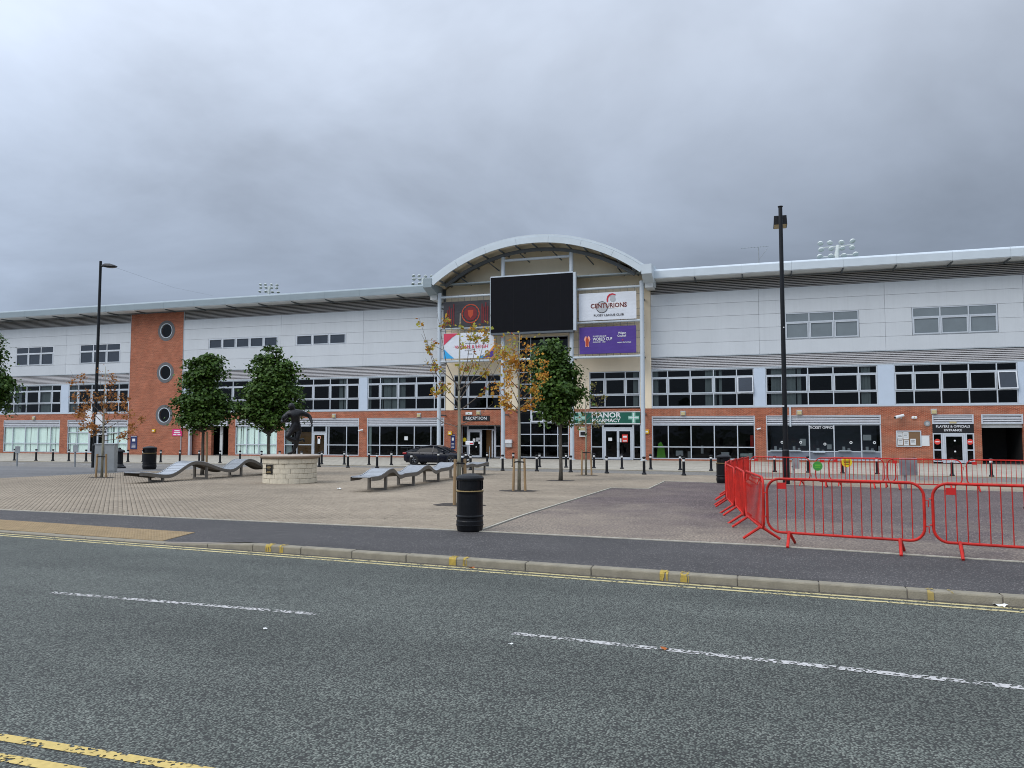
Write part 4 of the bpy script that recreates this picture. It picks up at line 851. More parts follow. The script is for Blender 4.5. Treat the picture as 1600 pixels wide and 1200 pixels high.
# --- right wing ground floor
shop(-8.05, COLS, gl='glass')
part(MB().prism([(-7.75, -.2), (-7.05, -.2), (-7.15, .6), (-7.4, 1.05), (-7.6, .9)], VF + .25, VF + .3), 'display_board', 'lime')
for x, z, w_, h_, mm in ((-6.3, .1, .55, .4, 'paper'), (-5.4, -.05, .3, .5, 'grey_box'), (-2.9, .1, .6, .3, 'paper'), (-1.5, .1, .6, .22, 'blind'), (-.9, -.1, .3, .45, 'blind'), (-.75, .8, .25, .9, 'sign_red'), (-4.4, .3, .2, .6, 'grey_box')):
    part(MB().bbox(x, x + w_, VF + .5, VF + .8, z - .15, z + h_ - .15, .03), 'window_display', mm)
louvre(0.4, 8.2, ZL0, ZL1, 4, 'shutter_box', mat='louvre_lower', frame=.07)
window([.4, 3.4, 5.08, 6.9, 8.2], [-.26, .38, ZL0], gl=lambda i, j: 'glass' if j else 'counter_grey', mat='frame')
mb = text_mb(MB(), 'TICKET OFFICE', .25, 4.25, VF + .02, 2.12, .003); part(mb, 'lettering', 'white')
for i, x in enumerate((1.05, 2.35, 4.0, 5.75, 7.3)):
    z = .42 if i != 2 else .3
    part(MB().box(x - .4, x + .45, VF - .12, VF + .25, z, z + .05), 'counter_shelf', 'white_metal')
    part(MB().box(x - .1, x + .08, VF + .3, VF + .5, z + .06, z + .32).box(x + .25, x + .42, VF + .35, VF + .5, z + .06, z + .2), 'counter_device', 'paper')
    part(MB().disc_y(x + .45, z + .62, VF + .052, .1, 16, .05, VF + .06), 'speech_hole', 'paper')
for x, z, w_, h_ in ((2.75, .8, .4, .5), (7.0, 1.2, .55, .4), (4.6, .55, .3, .35), (8.0, .45, .15, .35)): part(MB().box(x, x + w_ if x < 7.9 else 8.1, VF + .1, VF + .105, z, z + h_), 'notice', 'paper')
part(MB().box(.5, 8.1, 62.0, 62.2, -.3, 3.2), 'partition', 'counter_grey')
# players' entrance
louvre(11.47, 14.04, ZL0, ZL1, 4, 'shutter_box', mat='louvre_lower', frame=.09, fmat='frame')
window([11.47, 12.08], [ZS, .55, 1.72], bar=.08); window([13.52, 14.04], [ZS, .55, 1.72], bar=.08); door(12.09, 13.51, -.36, 1.72, 1, thick=.12)
part(MB().box(11.47, 14.04, VF + .03, VF + .13, 1.73, ZL0 - .005), 'sign_panel', 'sign_black')
mb = text_mb(MB(), 'PLAYERS & OFFICIALS', .22, 12.75, VF + .024, 2.18, .003); text_mb(mb, 'ENTRANCE', .22, 12.75, VF + .024, 1.92, .003); part(mb, 'lettering', 'white')
for x in (11.77, 13.78):
    dd = part(MB().disc_y(x, 1.12, VF + .05, .2, 28, 0, VF + .056), 'round_notice', 'sign_red'); part(MB().box(x - .13, x + .13, VF + .044, VF + .049, 1.09, 1.15), 'notice_bar', 'white', dd)
for z in (1.2, .45): part(MB().disc_y(12.85, z, VF + .05, .06, 14, 0, VF + .056), 'door_sticker', 'white')
part(MB().box(12.55, 12.98, VF - .03, VF + .02, 2.4, 2.52), 'strip_lamp', 'lamp_shade')
louvre(14.5, 17.0, ZL0, ZL1, 4, 'shutter_box', mat='louvre_lower', frame=.09)
part(MB().box(14.5, 17.0, VF + .2, VF + .32, 2.1, ZL0), 'roller_shutter', 'soffit'); part(MB().box(14.4, 17.1, 66, 66.2, -.6, 3.3).box(14.38, 14.45, VF + .34, 66, -.6, 3.3).box(17.05, 17.12, VF + .34, 66, -.6, 3.3), 'passage_wall', 'dark_void')
louvre(17.9, 25.5, ZL0, ZL1, 4, 'shutter_box', mat='louvre_lower', frame=.07); shop(17.9, [c if c < 7.6 else 7.6 for c in COLS])
part(MB().box(2.05, 2.17, VF - .06, VF - .001, 2.2, 3.68), 'downpipe', 'white_metal')

# --- arched entrance
AC, AZ, AR = -16.95, 2.83, 14.40
def arc(r_, u): return AZ + math.sqrt(max(0.0, r_ * r_ - (u - AC) ** 2))
WALLR = 14.0
def cream(x0, x1, z0, z1=None, v=VF, th=.3):
    b_ = MB(); n_ = max(1, int((x1 - x0) / .4)) if z1 is None else 1
    for i in range(n_):
        a, c = x0 + (x1 - x0) * i / n_, x0 + (x1 - x0) * (i + 1) / n_
        za, zc_ = (z1, z1) if z1 is not None else (arc(WALLR, a), arc(WALLR, c))
        b_.add([(a, v, z0), (c, v, z0), (c, v, zc_), (a, v, za), (a, v + th, z0), (c, v + th, z0), (c, v + th, zc_), (a, v + th, za)], [(0, 1, 2, 3), (3, 2, 6, 7), (0, 4, 5, 1)] + ([(0, 3, 7, 4)] if i == 0 else []) + ([(1, 5, 6, 2)] if i == n_ - 1 else []))
    return b_
cw_ = MB()
def merge(a, b_): a.add(b_.v, b_.f)
for x0, x1, z0, z1 in ((-25.44, -24.7, 3.64, None), (-24.7, -20.48, 6.61, None), (-20.48, -19.02, 3.64, None), (-19.02, -14.7, 9.64, None), (-14.7, -13.0, 3.64, None), (-13.0, -8.94, 6.61, None), (-8.94, -8.05, 3.64, None)):
    merge(cw_, cream(x0, x1, z0, z1))
part(cw_, 'render_wall', 'cream')
brick_wall(-25.44, -19.02, [(-24.4, -20.5, 2.38, -.7)], 3.635); brick_wall(-14.7, -8.05, [(-12.9, -8.9, 2.44, -.7)], 3.635)
# soldier course over the reception
for i in range(52): 
    x = -24.4 + 3.9 * i / 52; part(MB().box(x + .004, x + .071, VF - .012, VF + .05, 2.385, 2.60), 'soldier_brick', 'brick')
window([-24.7, -23.42, -21.72, -20.48], R1, cas=(1,)); window([-13.0, -11.74, -10.1, -8.94], R1, cas=(1,)); blind(-9.5, -9.1, R1[0] + .05, R1[3] - .05, 'blind_grey')
CZ = [-.28, .68, 1.61, 2.55, 3.58, 4.58, 5.74, 6.7, 7.74, 8.64, 9.64]
window([-19.02, -17.91, -16.77, -15.63, -14.7], CZ, bar=.07, cas=None, name='curtain_wall')
for i, x in enumerate((-17.85, -16.7)): part(MB().box(x, x + .09, VF - .01, VF + .06, 2.62, 3.5).box(x + .93, x + 1.02, VF - .01, VF + .06, 2.62, 3.5).box(x + .09, x + .93, VF - .01, VF + .06, 2.62, 2.71).box(x + .09, x + .93, VF - .01, VF + .06, 3.41, 3.5), 'casement', 'frame_white')
part(MB().box(-19.0, -14.72, 62.0, 62.06, .2, 2.4), 'stair_panel', 'room')
# reception lobby
part(MB().box(-24.4, -24.3, VF + .34, VF + 1.5, -.5, 2.38).box(-20.6, -20.5, VF + .34, VF + 1.5, -.5, 2.38).box(-24.4, -20.5, VF + .34, VF + 1.5, 2.385, 2.46), 'lobby_wall', 'brick')
LV = VF + .75
window([-24.28, -23.72], [-.35, .62, 2.36], v=LV); window([-21.25, -20.62], [-.35, .62, 2.36], v=LV); window([-23.7, -21.27], [2.0, 2.36], v=LV, bar=.05)
door(-23.7, -22.45, -.38, 1.98, 1, v=LV); door(-21.55, -21.27, -.38, 1.98, 1, v=LV, handle=False)
part(MB().box(-22.45, -21.55, LV + 1.2, LV + 1.3, -.4, 2.0), 'lobby_screen', 'wood_panel')
for x, z, w_, h_, mm in ((-23.25, .95, .22, .3, 'paper'), (-22.95, 1.0, .38, .32, 'print_grey'), (-22.75, .8, .2, .3, 'white'), (-23.0, .5, .1, .1, 'paper')): part(MB().box(x, x + w_, LV + .02, LV + .025, z, z + h_), 'notice', mm)
part(MB().disc_y(-24.0, 1.15, LV + .01, .17, 24, 0, LV + .02), 'round_notice', 'sign_yellow')
part(MB().box(-8.9, -8.89, VF, VF + .3, -.5, 2.4), 'trim', 'frame')
# pharmacy shopfront
window([-12.9, -11.92], [-.32, .62, 2.42]); window([-9.52, -8.9], [-.32, .62, 2.42]); window([-11.9, -9.54], [2.12, 2.42], bar=.05); door(-11.9, -9.54, -.38, 2.1, 2, thick=.12)
part(MB().box(-10.4, -9.95, VF + .045, VF + .05, 1.0, 1.6), 'poster', 'sign_red'); part(MB().box(-10.33, -10.02, VF + .038, VF + .043, 1.36, 1.5).box(-10.33, -10.02, VF + .038, VF + .043, 1.06, 1.14), 'poster_text', 'white')
part(MB().box(-11.5, -11.2, VF + .045, VF + .05, 1.1, 1.35), 'notice', 'paper'); part(MB().box(-10.58, -10.45, VF + .02, VF + .026, 1.0, 1.3), 'notice', 'paper')
# barrel roof, fascia, soffit, purlins
def arch_strip(r0, r1, y0, y1, name, mat, a0=-25.75, a1=-8.15, n_=44, parts=1):
    t0, t1 = math.asin((a0 - AC) / AR), math.asin((a1 - AC) / AR)
    for p in range(parts):
        ta, tb_ = t0 + (t1 - t0) * p / parts + (.0006 if parts > 1 else 0), t0 + (t1 - t0) * (p + 1) / parts - (.0006 if parts > 1 else 0); b_ = MB(); nn = max(3, n_ // parts)
        for i in range(nn + 1):
            t_ = ta + (tb_ - ta) * i / nn; s1, c1 = math.sin(t_), math.cos(t_)
            b_.v += [(AC + r0 * s1, y0, AZ + r0 * c1), (AC + r1 * s1, y0, AZ + r1 * c1), (AC + r1 * s1, y1, AZ + r1 * c1), (AC + r0 * s1, y1, AZ + r0 * c1)]
        for i in range(nn):
            k = 4 * i; b_.f += [(k, k + 4, k + 5, k + 1), (k + 1, k + 5, k + 6, k + 2), (k + 2, k + 6, k + 7, k + 3), (k + 3, k + 7, k + 4, k)]
        k = 4 * nn; b_.f += [(0, 1, 2, 3), (k + 3, k + 2, k + 1, k)]; b_.mi = [0] * len(b_.f)
        part(b_, name, mat)
arch_strip(13.93, 14.40, 57.6, 57.75, 'arch_fascia', 'arch_metal', parts=7)
arch_strip(14.42, 14.60, 57.66, 76, 'barrel_roof', 'arch_metal', a0=-25.85, a1=-8.05)
arch_strip(14.14, 14.38, 57.76, 62.0, 'arch_soffit', 'cream')
arch_strip(13.55, 13.80, 58.75, 58.98, 'arch_truss', 'dark_steel', a0=-25.3, a1=-8.6)
for i in range(13):
    t_ = math.asin((-25.2 - AC) / AR) + (math.asin((-8.7 - AC) / AR) - math.asin((-25.2 - AC) / AR)) * i / 12; s1, c1 = math.sin(t_), math.cos(t_)
    part(MB().tube([(AC + 13.9 * s1, 57.76, AZ + 13.9 * c1), (AC + 13.9 * s1, 60.4, AZ + 13.9 * c1)], .09, 4), 'purlin', 'dark_steel')
    if i % 2: part(MB().tube([(AC + 13.5 * s1, 58.9, AZ + 13.5 * c1), (AC + 13.4 * s1 + .35, 60.4, AZ + 13.4 * c1 - .3)], .05, 5), 'brace', 'dark_steel')
for sx_, x in ((-1, -25.95), (1, -7.95)):   # boxed ends where the arch meets the eaves
    b_ = MB().add([(x - .38, 57.55, 13.72), (x + .38, 57.55, 13.72), (x + .38, 57.55, 14.45), (x - .38, 57.55, 14.45), (x - .45, 59.7, 13.0), (x + .45, 59.7, 13.0), (x + .45, 59.7, 14.6), (x - .45, 59.7, 14.6)], [(0, 1, 2, 3), (3, 2, 6, 7), (0, 4, 5, 1), (1, 5, 6, 2), (3, 7, 4, 0), (4, 7, 6, 5)]); part(b_, 'gutter_box', 'roof_metal' if sx_ < 0 else 'arch_metal')
    part(MB().box(x - .3, x + .3, 58.9, VF - .05, 12.9, 13.5), 'eaves_return', 'soffit')
CX = [-25.42, -19.8, -14.08, -8.52]; CV = 58.95
for i, x in enumerate(CX):
    top = arc(13.56, x); part(MB().tube([(x, CV, -.45), (x, CV, top)], .17, 16), 'column', 'white_metal', smooth=False)
    part(MB().lathe([(.26, -.4), (.26, -.34), (.18, -.30)], 16, x, CV), 'column_base', 'white_metal')
def tubep(a, b_, r_=.10): part(MB().tube([a, b_], r_, 12), 'cross_tube', 'white_metal')
for z in (13.05, 10.4, 7.65):
    tubep((CX[0], CV, z), (CX[1], CV, z)); tubep((CX[2], CV, z), (CX[3], CV, z))
tubep((CX[1], CV, 7.65), (CX[2], CV, 7.65)); tubep((CX[1], CV, 15.8), (CX[2], CV, 15.8), .11)
for x in CX: 
    for z in (3.2, 7.65, 12.2): part(MB().tube([(x, CV, z), (x, VF, z)], .06, 8), 'column_tie', 'dark_steel')
# wire grid carrying the banners
for x0, x1 in ((CX[0], CX[1]), (CX[2], CX[3])):
    wg = MB(); n_ = 10
    for i in range(1, n_): x = x0 + (x1 - x0) * i / n_; wg.tube([(x, CV - .05, 7.6), (x, CV - .05, 13.2)], .013, 4)
    for i in range(10): z = 7.9 + i * .57; wg.tube([(x0 - .2, CV - .06, z), (x1 + .2, CV - .06, z)], .013, 4)
    part(wg, 'wire_grid', 'dark_steel')

# ------------------------------------------------------------------ things fixed to the building
def onwall(name, label, cat, loc, group=None): return thing(name, label, cat, loc, 0, group)
def lp(mb, name, mat, root, smooth=False): return mb.build(name, mat, root, (0, 0, 0), smooth)
# video screen
r = onwall('video_screen', 'huge blank black video screen hung on the columns above the entrance', 'screen', (-17.2, 58.3, 9.75))
lp(MB().box(-3.44, 3.40, -.05, 0, .05, 4.55), 'display', 'screen_black', r)
for i in range(1, 7): lp(MB().box(-3.44 + 6.84 * i / 7 - .004, -3.44 + 6.84 * i / 7 + .004, -.056, -.051, .06, 4.54), 'module_joint', 'dark_void', r)
lp(MB().box(-3.5, -3.445, -.03, .35, 0, 4.6).box(3.405, 3.62, -.02, .40, 0, 4.6).box(-3.445, 3.405, -.03, .35, 4.555, 4.66), 'casing', 'white_metal', r)
lp(MB().box(-3.445, 3.405, -.03, .5, -.12, .045), 'service_tray', 'dark_steel', r)
lp(MB().box(-3.445, 3.405, .01, .35, .05, 4.55), 'back_box', 'dark_steel', r)
for x in (-2.6, 3.12): lp(MB().box(x - .12, x + .12, .36, .55, .3, 4.3), 'bracket', 'white_metal', r)
# banners (u0, u1, z0, z1)
BV = 58.80
def banner(label, x0, x1, z0, z1, mat):
    r_ = onwall('banner', label, 'banner', ((x0 + x1) / 2, BV, z0), 'banners on the entrance frame'); W, H = (x1 - x0) / 2, z1 - z0; n_ = 8
    b_ = MB(); vs = []
    for y in (0, .02):
        for j in range(n_ + 1):
            for i in range(n_ + 1): vs.append((-W + 2 * W * i / n_, y + .012 * math.sin(i * 1.3 + j), H * j / n_))
    q = (n_ + 1); fs = []
    for j in range(n_):
        for i in range(n_): a = j * q + i; fs += [(a, a + 1, a + q + 1, a + q), (q * q + a + q, q * q + a + q + 1, q * q + a + 1, q * q + a)]
    b_.add(vs, fs); lp(b_, 'sheet', mat, r_); return r_, W, H
def pr(mb, name, mat, r_): lp(mb, name, mat, r_)
PV = -.022
r, W, H = banner('dark banner with round red crest left of the black screen', -25.0, -20.85, 10.48, 12.62, 'banner_dark')
pr(MB().disc_y(.35, H * .5, PV, .80, 40, .72), 'crest_ring', 'print_rust', r); pr(MB().disc_y(.35, H * .5, PV, .58, 36), 'crest_field', 'print_darkred', r)
pr(MB().prism([(.35 - .24, H * .5 + .3), (.35 + .24, H * .5 + .3), (.35 + .21, H * .5 - .12), (.35, H * .5 - .38), (.35 - .21, H * .5 - .12)], PV - .006, PV - .003), 'crest_shield', 'print_rust', r)
for k in range(12): a = k * math.pi / 6 + .2; pr(MB().disc_y(.35 + .72 * math.cos(a), H * .5 + .72 * math.sin(a), PV - .004, .05, 8), 'crest_stud', 'print_rust', r)
for x, h_ in ((-1.7, 1.2), (-1.55, 1.5), (-1.35, 1.35), (-1.15, 1.7), (1.35, 1.6), (1.5, 1.35), (1.68, 1.7), (1.85, 1.4)): pr(MB().box(x - .05, x + .05, PV, PV + .002, .25, .25 + h_), 'print_streak', 'print_darkred', r)
r, W, H = banner('white banner with red lettering and coloured corners below the dark crest banner', -24.98, -20.52, 7.86, 9.98, 'banner_white')
pr(MB().prism([(-W + .02, H - .02), (-W + 1.35, H - .02), (-W + .75, H - .35), (-W + .3, H - .75), (-W + .02, H - 1.0)], PV - .002, PV), 'corner_print', 'print_crimson', r)
pr(MB().prism([(-W + .02, .02), (-W + .95, .02), (-W + .6, .3), (-W + .02, .85)], PV - .002, PV), 'corner_print', 'print_blue', r)
pr(MB().prism([(W - .02, .02), (W - 1.0, .02), (W - .5, .3), (W - .02, .75)], PV - .002, PV), 'corner_print', 'banner_purple', r)
pr(MB().prism([(W - .02, .76), (W - .5, .31), (W - .78, .16), (W - .35, .62), (W - .02, 1.0)], PV - .002, PV), 'corner_print', 'print_amber', r)
pr(MB().prism([(W - 1.0, .02), (W - 1.4, .02), (W - .95, .2), (W - .8, .16)], PV - .002, PV), 'corner_print', 'print_blue', r)
mb = text_mb(MB(), 'WIGAN & LEIGH', .40, .25, PV, .93, .004, ext=.002); pr(mb, 'lettering', 'print_crimson', r)
mb = text_mb(MB(), 'SHARE IN THE', .17, .3, PV, 1.80, .002, ext=.002); text_mb(mb, 'FUTURE', .22, .35, PV, 1.52, .002, ext=.002); text_mb(mb, 'it all comes together in', .13, .3, PV, 1.24, .001, ext=.002); text_mb(mb, 'LET US KNOW', .10, 0, PV, .66, .001, ext=.002); text_mb(mb, 'COUNCIL', .10, .1, PV, .35, .001, ext=.002); pr(mb, 'small_print', 'print_black', r)
r, W, H = banner('white rugby club banner with helmeted soldier logo right of the screen', -13.45, -8.92, 10.53, 12.68, 'banner_white')
mb = text_mb(MB(), 'CENTURIONS', .50, .1, PV, 1.10, .014, ext=.002, sx=.92); pr(mb, 'lettering', 'print_rust', r)
mb = text_mb(MB(), 'CENTURIONS', .50, .1, PV - .006, 1.10, -.002, ext=.002, sx=.92); pr(mb, 'lettering_core', 'print_black', r)
pr(MB().disc_y(-.42, 1.0, PV + .004, .46, 40, .41), 'ball_outline', 'print_black', r); pr(MB().disc_y(-.42, 1.0, PV + .006, .41, 36), 'ball_fill', 'print_grey', r)
pr(MB().prism([(.30, 1.42), (.52, 1.36), (.66, 1.5), (.60, 1.86), (.42, 1.95), (.24, 1.85), (.20, 1.6)], PV, PV + .003), 'helmet', 'print_grey', r)
cre = [(-.02, 1.35), (-.06, 1.62), (.02, 1.86), (.18, 2.02), (.42, 2.06), (.68, 1.96), (.62, 1.90), (.42, 1.94), (.22, 1.88), (.10, 1.72), (.06, 1.40)]
q_ = MB(); n_ = len(cre)
for i in range(5): q_.add([(cre[i][0], PV - .003, cre[i][1]), (cre[i + 1][0], PV - .003, cre[i + 1][1]), (cre[n_ - 2 - i][0], PV - .003, cre[n_ - 2 - i][1]), (cre[n_ - 1 - i][0], PV - .003, cre[n_ - 1 - i][1])], [(0, 1, 2, 3)])
pr(q_, 'helmet_crest', 'print_red', r)
pr(MB().box(-1.12, 1.3, PV + .008, PV + .010, .88, 1.34), 'logo_ground', 'white', r)
mb = text_mb(MB(), 'RUGBY LEAGUE CLUB', .24, .1, PV, .36, .003, ext=.002); pr(mb, 'small_print', 'print_black', r)
r, W, H = banner('purple tournament banner below the rugby club banner', -13.42, -8.96, 7.90, 10.0, 'banner_purple')
mb = text_mb(MB(), 'WORLD CUP', .34, -1.15, PV, 1.12, .006, 'LEFT', sx=.76, ext=.002); text_mb(mb, 'RUGBY LEAGUE', .15, -1.15, PV, 1.36, .002, 'LEFT', ext=.002); text_mb(mb, 'ENGLAND    2021', .13, -1.15, PV, .90, .002, 'LEFT', ext=.002)
text_mb(mb, 'Wigan', .24, 1.15, PV, 1.55, .004, ext=.002); text_mb(mb, 'Council', .22, 1.12, PV, 1.33, .004, ext=.002); text_mb(mb, 'respect the heritage', .135, 1.3, PV, .83, .003, ext=.002); pr(mb, 'lettering', 'white', r)
pr(MB().prism([(1.12, .97), (1.26, .97), (1.19, 1.08)], PV - .003, PV), 'print_mark', 'print_red', r)
tq = MB(); 
for sx_ in (-1, 1): tq.prism([(-1.6 + sx_ * .04, .55), (-1.6 + sx_ * .15, .55), (-1.6 + sx_ * .14, .9), (-1.6 + sx_ * .25, 1.12), (-1.6 + sx_ * .2, 1.32), (-1.6 + sx_ * .08, 1.42), (-1.6 + sx_ * .03, 1.2)], PV - .004, PV)
pr(tq, 'trophy_print', 'print_salmon', r); pr(MB().prism([(-1.7, .6), (-1.5, .6), (-1.47, 1.1), (-1.55, 1.3), (-1.65, 1.3), (-1.73, 1.1)], PV - .008, PV - .005), 'trophy_core', 'print_rust', r)
# signs
r = onwall('reception_sign', 'black sign with white RECEPTION lettering over the lobby doors', 'sign', (-22.65, VF, 2.72))
lp(MB().bbox(-1.2, 1.2, -.05, -.005, 0, .44, .01), 'board', 'sign_black', r); lp(text_mb(MB(), 'RECEPTION', .36, 0, -.054, .215, .003), 'lettering', 'white', r)
r = onwall('pharmacy_sign', 'green shop sign with white MANOR PHARMACY lettering and pale crosses', 'sign', (-11.6, VF, 2.46))
lp(MB().box(-2.68, 2.66, -.10, -.01, 0, .93), 'board', 'pharm_green', r); lp(MB().box(-2.7, 2.68, -.115, -.101, -.03, .03).box(-2.7, 2.68, -.115, -.101, .90, .95), 'trim', 'white', r)
lp(text_mb(MB(), 'MANOR', .56, -.05, -.105, .66, .012, sx=1.15), 'lettering', 'white', r); lp(text_mb(MB(), 'PHARMACY', .40, -.05, -.105, .24, .008, sx=1.08), 'lettering', 'white', r)
for x in (-2.15, 2.15):
    c_ = lp(MB().box(x - .14, x + .14, -.112, -.103, .05, .88).box(x - .42, x - .14, -.112, -.103, .33, .6).box(x + .14, x + .42, -.112, -.103, .33, .6), 'cross', 'pharm_pale', r)
    lp(MB().box(x - .03, x + .03, -.118, -.113, .1, .83).box(x - .38, x - .03, -.118, -.113, .44, .49).box(x + .03, x + .38, -.118, -.113, .44, .49), 'cross_line', 'white', c_)
def blue_sign(x, z, w_, h_, label):
    r_ = onwall('wall_sign', label, 'sign', (x, VF - .08 if x < -50 else VF, z), 'small blue signs by the doors')
    lp(MB().box(-w_ / 2, w_ / 2, -.03, 0, 0, h_), 'board', 'navy', r_); q_ = MB().box(-w_ * .22, w_ * .22, -.036, -.031, h_ * .58, h_ * .78)
    for k in range(4): q_.box(-w_ * .3, w_ * .3, -.036, -.031, h_ * (.1 + k * .09), h_ * (.125 + k * .09))
    q_.box(-w_ * .42, w_ * .42, -.036, -.031, h_ * .93, h_ * .95); lp(q_, 'print', 'white', r_)
blue_sign(-58.35, .12, .80, 1.32, 'blue sign with white print on the brick stair tower'); blue_sign(-24.75, .35, .40, 1.25, 'narrow blue sign beside the reception doors')
r = onwall('wall_sign', 'bright pink sign with white print on the brick stair tower', 'sign', (-53.2, VF - .08, 1.42))
lp(MB().box(-.56, .56, -.03, 0, 0, .66), 'board', 'pink', r); lp(MB().box(-.3, .3, -.036, -.031, .45, .55).box(-.35, .35, -.036, -.031, .27, .37).box(-.42, -.06, -.036, -.031, .08, .18).box(.06, .42, -.036, -.031, .08, .18), 'print', 'white', r)
def alarm(x, z, label, v=VF):
    r_ = onwall('alarm_box', label, 'alarm box', (x, v, z), 'yellow alarm boxes on the brick'); lp(MB().bbox(-.19, .19, -.12, 0, 0, .30, .03), 'case', 'yellow', r_); lp(MB().box(-.1, .1, -.125, -.121, .09, .2), 'print', 'white', r_)
alarm(-55.95, 1.78, 'yellow alarm box below the round windows of the tower', VF - .08); alarm(-25.0, 1.55, 'yellow alarm box left of the reception doors'); alarm(-8.45, 1.68, 'yellow alarm box right of the pharmacy front')
def walllight(x, z, label, v=VF):
    r_ = onwall('wall_light', label, 'wall light', (x, v, z), 'square bulkhead lights under the first floor windows'); lp(MB().bbox(-.20, .20, -.06, 0, 0, .36, .03), 'base', 'grey_box', r_); lp(MB().bbox(-.16, .16, -.15, -.061, .03, .27, .03), 'lens', 'lamp_shade', r_)
for x, l in ((-71.4, 'bulkhead light over the leftmost blinds window'), (-53.2, 'bulkhead light at the right corner of the brick tower'), (-36.2, 'bulkhead light above the boarded lobby bay'), (-27.9, 'bulkhead light left of the reception'), (-22.45, 'bulkhead light above the reception sign'), (-5.65, 'bulkhead light above the shop window right of the pharmacy'), (2.75, 'bulkhead light above the ticket office'), (11.6, 'bulkhead light above the players entrance')):
    walllight(x, 3.24 if x == -22.45 else 3.06 if x > -50 or x < -60 else 3.15, l, VF - .08 if -59 < x < -52.8 else VF)
r = onwall('emergency_light', 'small white emergency light left of the bulkhead over reception', 'light', (-23.3, VF, 3.26)); lp(MB().bbox(-.3, .3, -.09, 0, 0, .2, .03), 'case', 'white', r); lp(MB().box(-.06, .06, -.096, -.091, .07, .13), 'print', 'sign_green', r)
r = onwall('oval_sign', 'small oval white lamp on the brick above the notice board', 'light', (10.35, VF, 2.75)); lp(MB().bbox(-.18, .18, -.1, 0, 0, .16, .05), 'case', 'white', r); lp(MB().disc_y(0, .08, -.106, .05, 12), 'lens', 'lamp_shade', r)
def cctv(x, z, label, s=1.0, v=VF):
    r_ = onwall('security_camera', label, 'camera', (x, v, z), 'security cameras on the brick'); lp(MB().tube([(0, 0, 0), (0, -.18 * s, 0), (.0, -.24 * s, .1 * s)], .03 * s, 8), 'bracket', 'grey_box', r_)
    lp(MB().tube([(.12 * s, -.2 * s, .2 * s), (-.38 * s, -.42 * s, .06 * s)], [.085 * s, .10 * s], 10), 'housing', 'white', r_); lp(MB().tube([(-.385 * s, -.422 * s, .058 * s), (-.40 * s, -.43 * s, .054 * s)], .07 * s, 10), 'lens', 'screen_black', r_)
cctv(9.5, 2.75, 'white bullet camera above the notice board', 1.15); cctv(-33.3, 1.85, 'white camera on the pier left of the function room', .75); cctv(-.05, 1.95, 'small white camera on the pier left of the ticket office', .6)
r = onwall('notice_board', 'framed cork notice board with papers on the brick wall', 'notice board', (9.95, VF, .78))
lp(MB().box(-.78, .78, -.03, -.002, 0, 1.1), 'cork_panel', 'cork', r); lp(MB().box(-.8, .8, -.06, -.031, -.02, .05).box(-.8, .8, -.06, -.031, 1.05, 1.12).box(-.8, -.73, -.06, -.031, .05, 1.05).box(.73, .8, -.06, -.031, .05, 1.05), 'frame', 'white_metal', r)
for x0, z0, w_, h_ in ((-.70, .12, .32, .38), (-.72, .55, .34, .44), (-.34, .5, .34, .5), (-.32, .08, .32, .36), (.10, .12, .35, .42)): 
    p_ = lp(MB().box(x0, x0 + w_, -.038, -.034, z0, z0 + h_), 'paper', 'paper', r); lp(MB().box(x0 + .05, x0 + w_ - .05, -.042, -.039, z0 + h_ * .3, z0 + h_ * .36).box(x0 + .05, x0 + w_ - .08, -.042, -.039, z0 + h_ * .5, z0 + h_ * .55).box(x0 + .05, x0 + w_ - .05, -.042, -.039, z0 + h_ * .72, z0 + h_ * .8), 'print', 'print_black', p_)
r = onwall('wall_notice', 'plain white notice sheet right of the cork notice board', 'notice', (11.0, VF, .82)); lp(MB().box(-.26, .26, -.02, -.002, 0, .72), 'sheet', 'paper', r); lp(MB().box(-.28, .28, -.026, -.021, .70, .73), 'top_rail', 'white_metal', r)
r = onwall('letter_box', 'grey metal box on the pier right of reception', 'box', (-19.75, VF, .55)); lp(MB().bbox(-.3, .28, -.22, 0, .32, .62, .02), 'upper_case', 'white', r); lp(MB().bbox(-.28, .26, -.18, 0, 0, .315, .02), 'lower_case', 'grey_box', r)
r = onwall('defibrillator_cabinet', 'white and yellow cabinet on the brick under the pharmacy sign', 'cabinet', (-13.5, VF, 1.42)); lp(MB().bbox(-.3, .3, -.2, 0, 0, .8, .02), 'case', 'paper', r); lp(MB().box(-.26, .26, -.206, -.201, .5, .74), 'yellow_panel', 'lamp_shade', r); lp(MB().box(-.2, .2, -.206, -.201, .1, .4), 'window_panel', 'sign_black', r)
r = onwall('wall_vent', 'small round grey wall vent left of the players entrance', 'vent', (11.15, VF, 2.4)); lp(MB().disc_y(0, 0, -.06, .2, 20, .03, -.005), 'cover', 'galv', r); lp(MB().disc_y(0, 0, -.062, .1, 14), 'grille', 'grey_box', r)

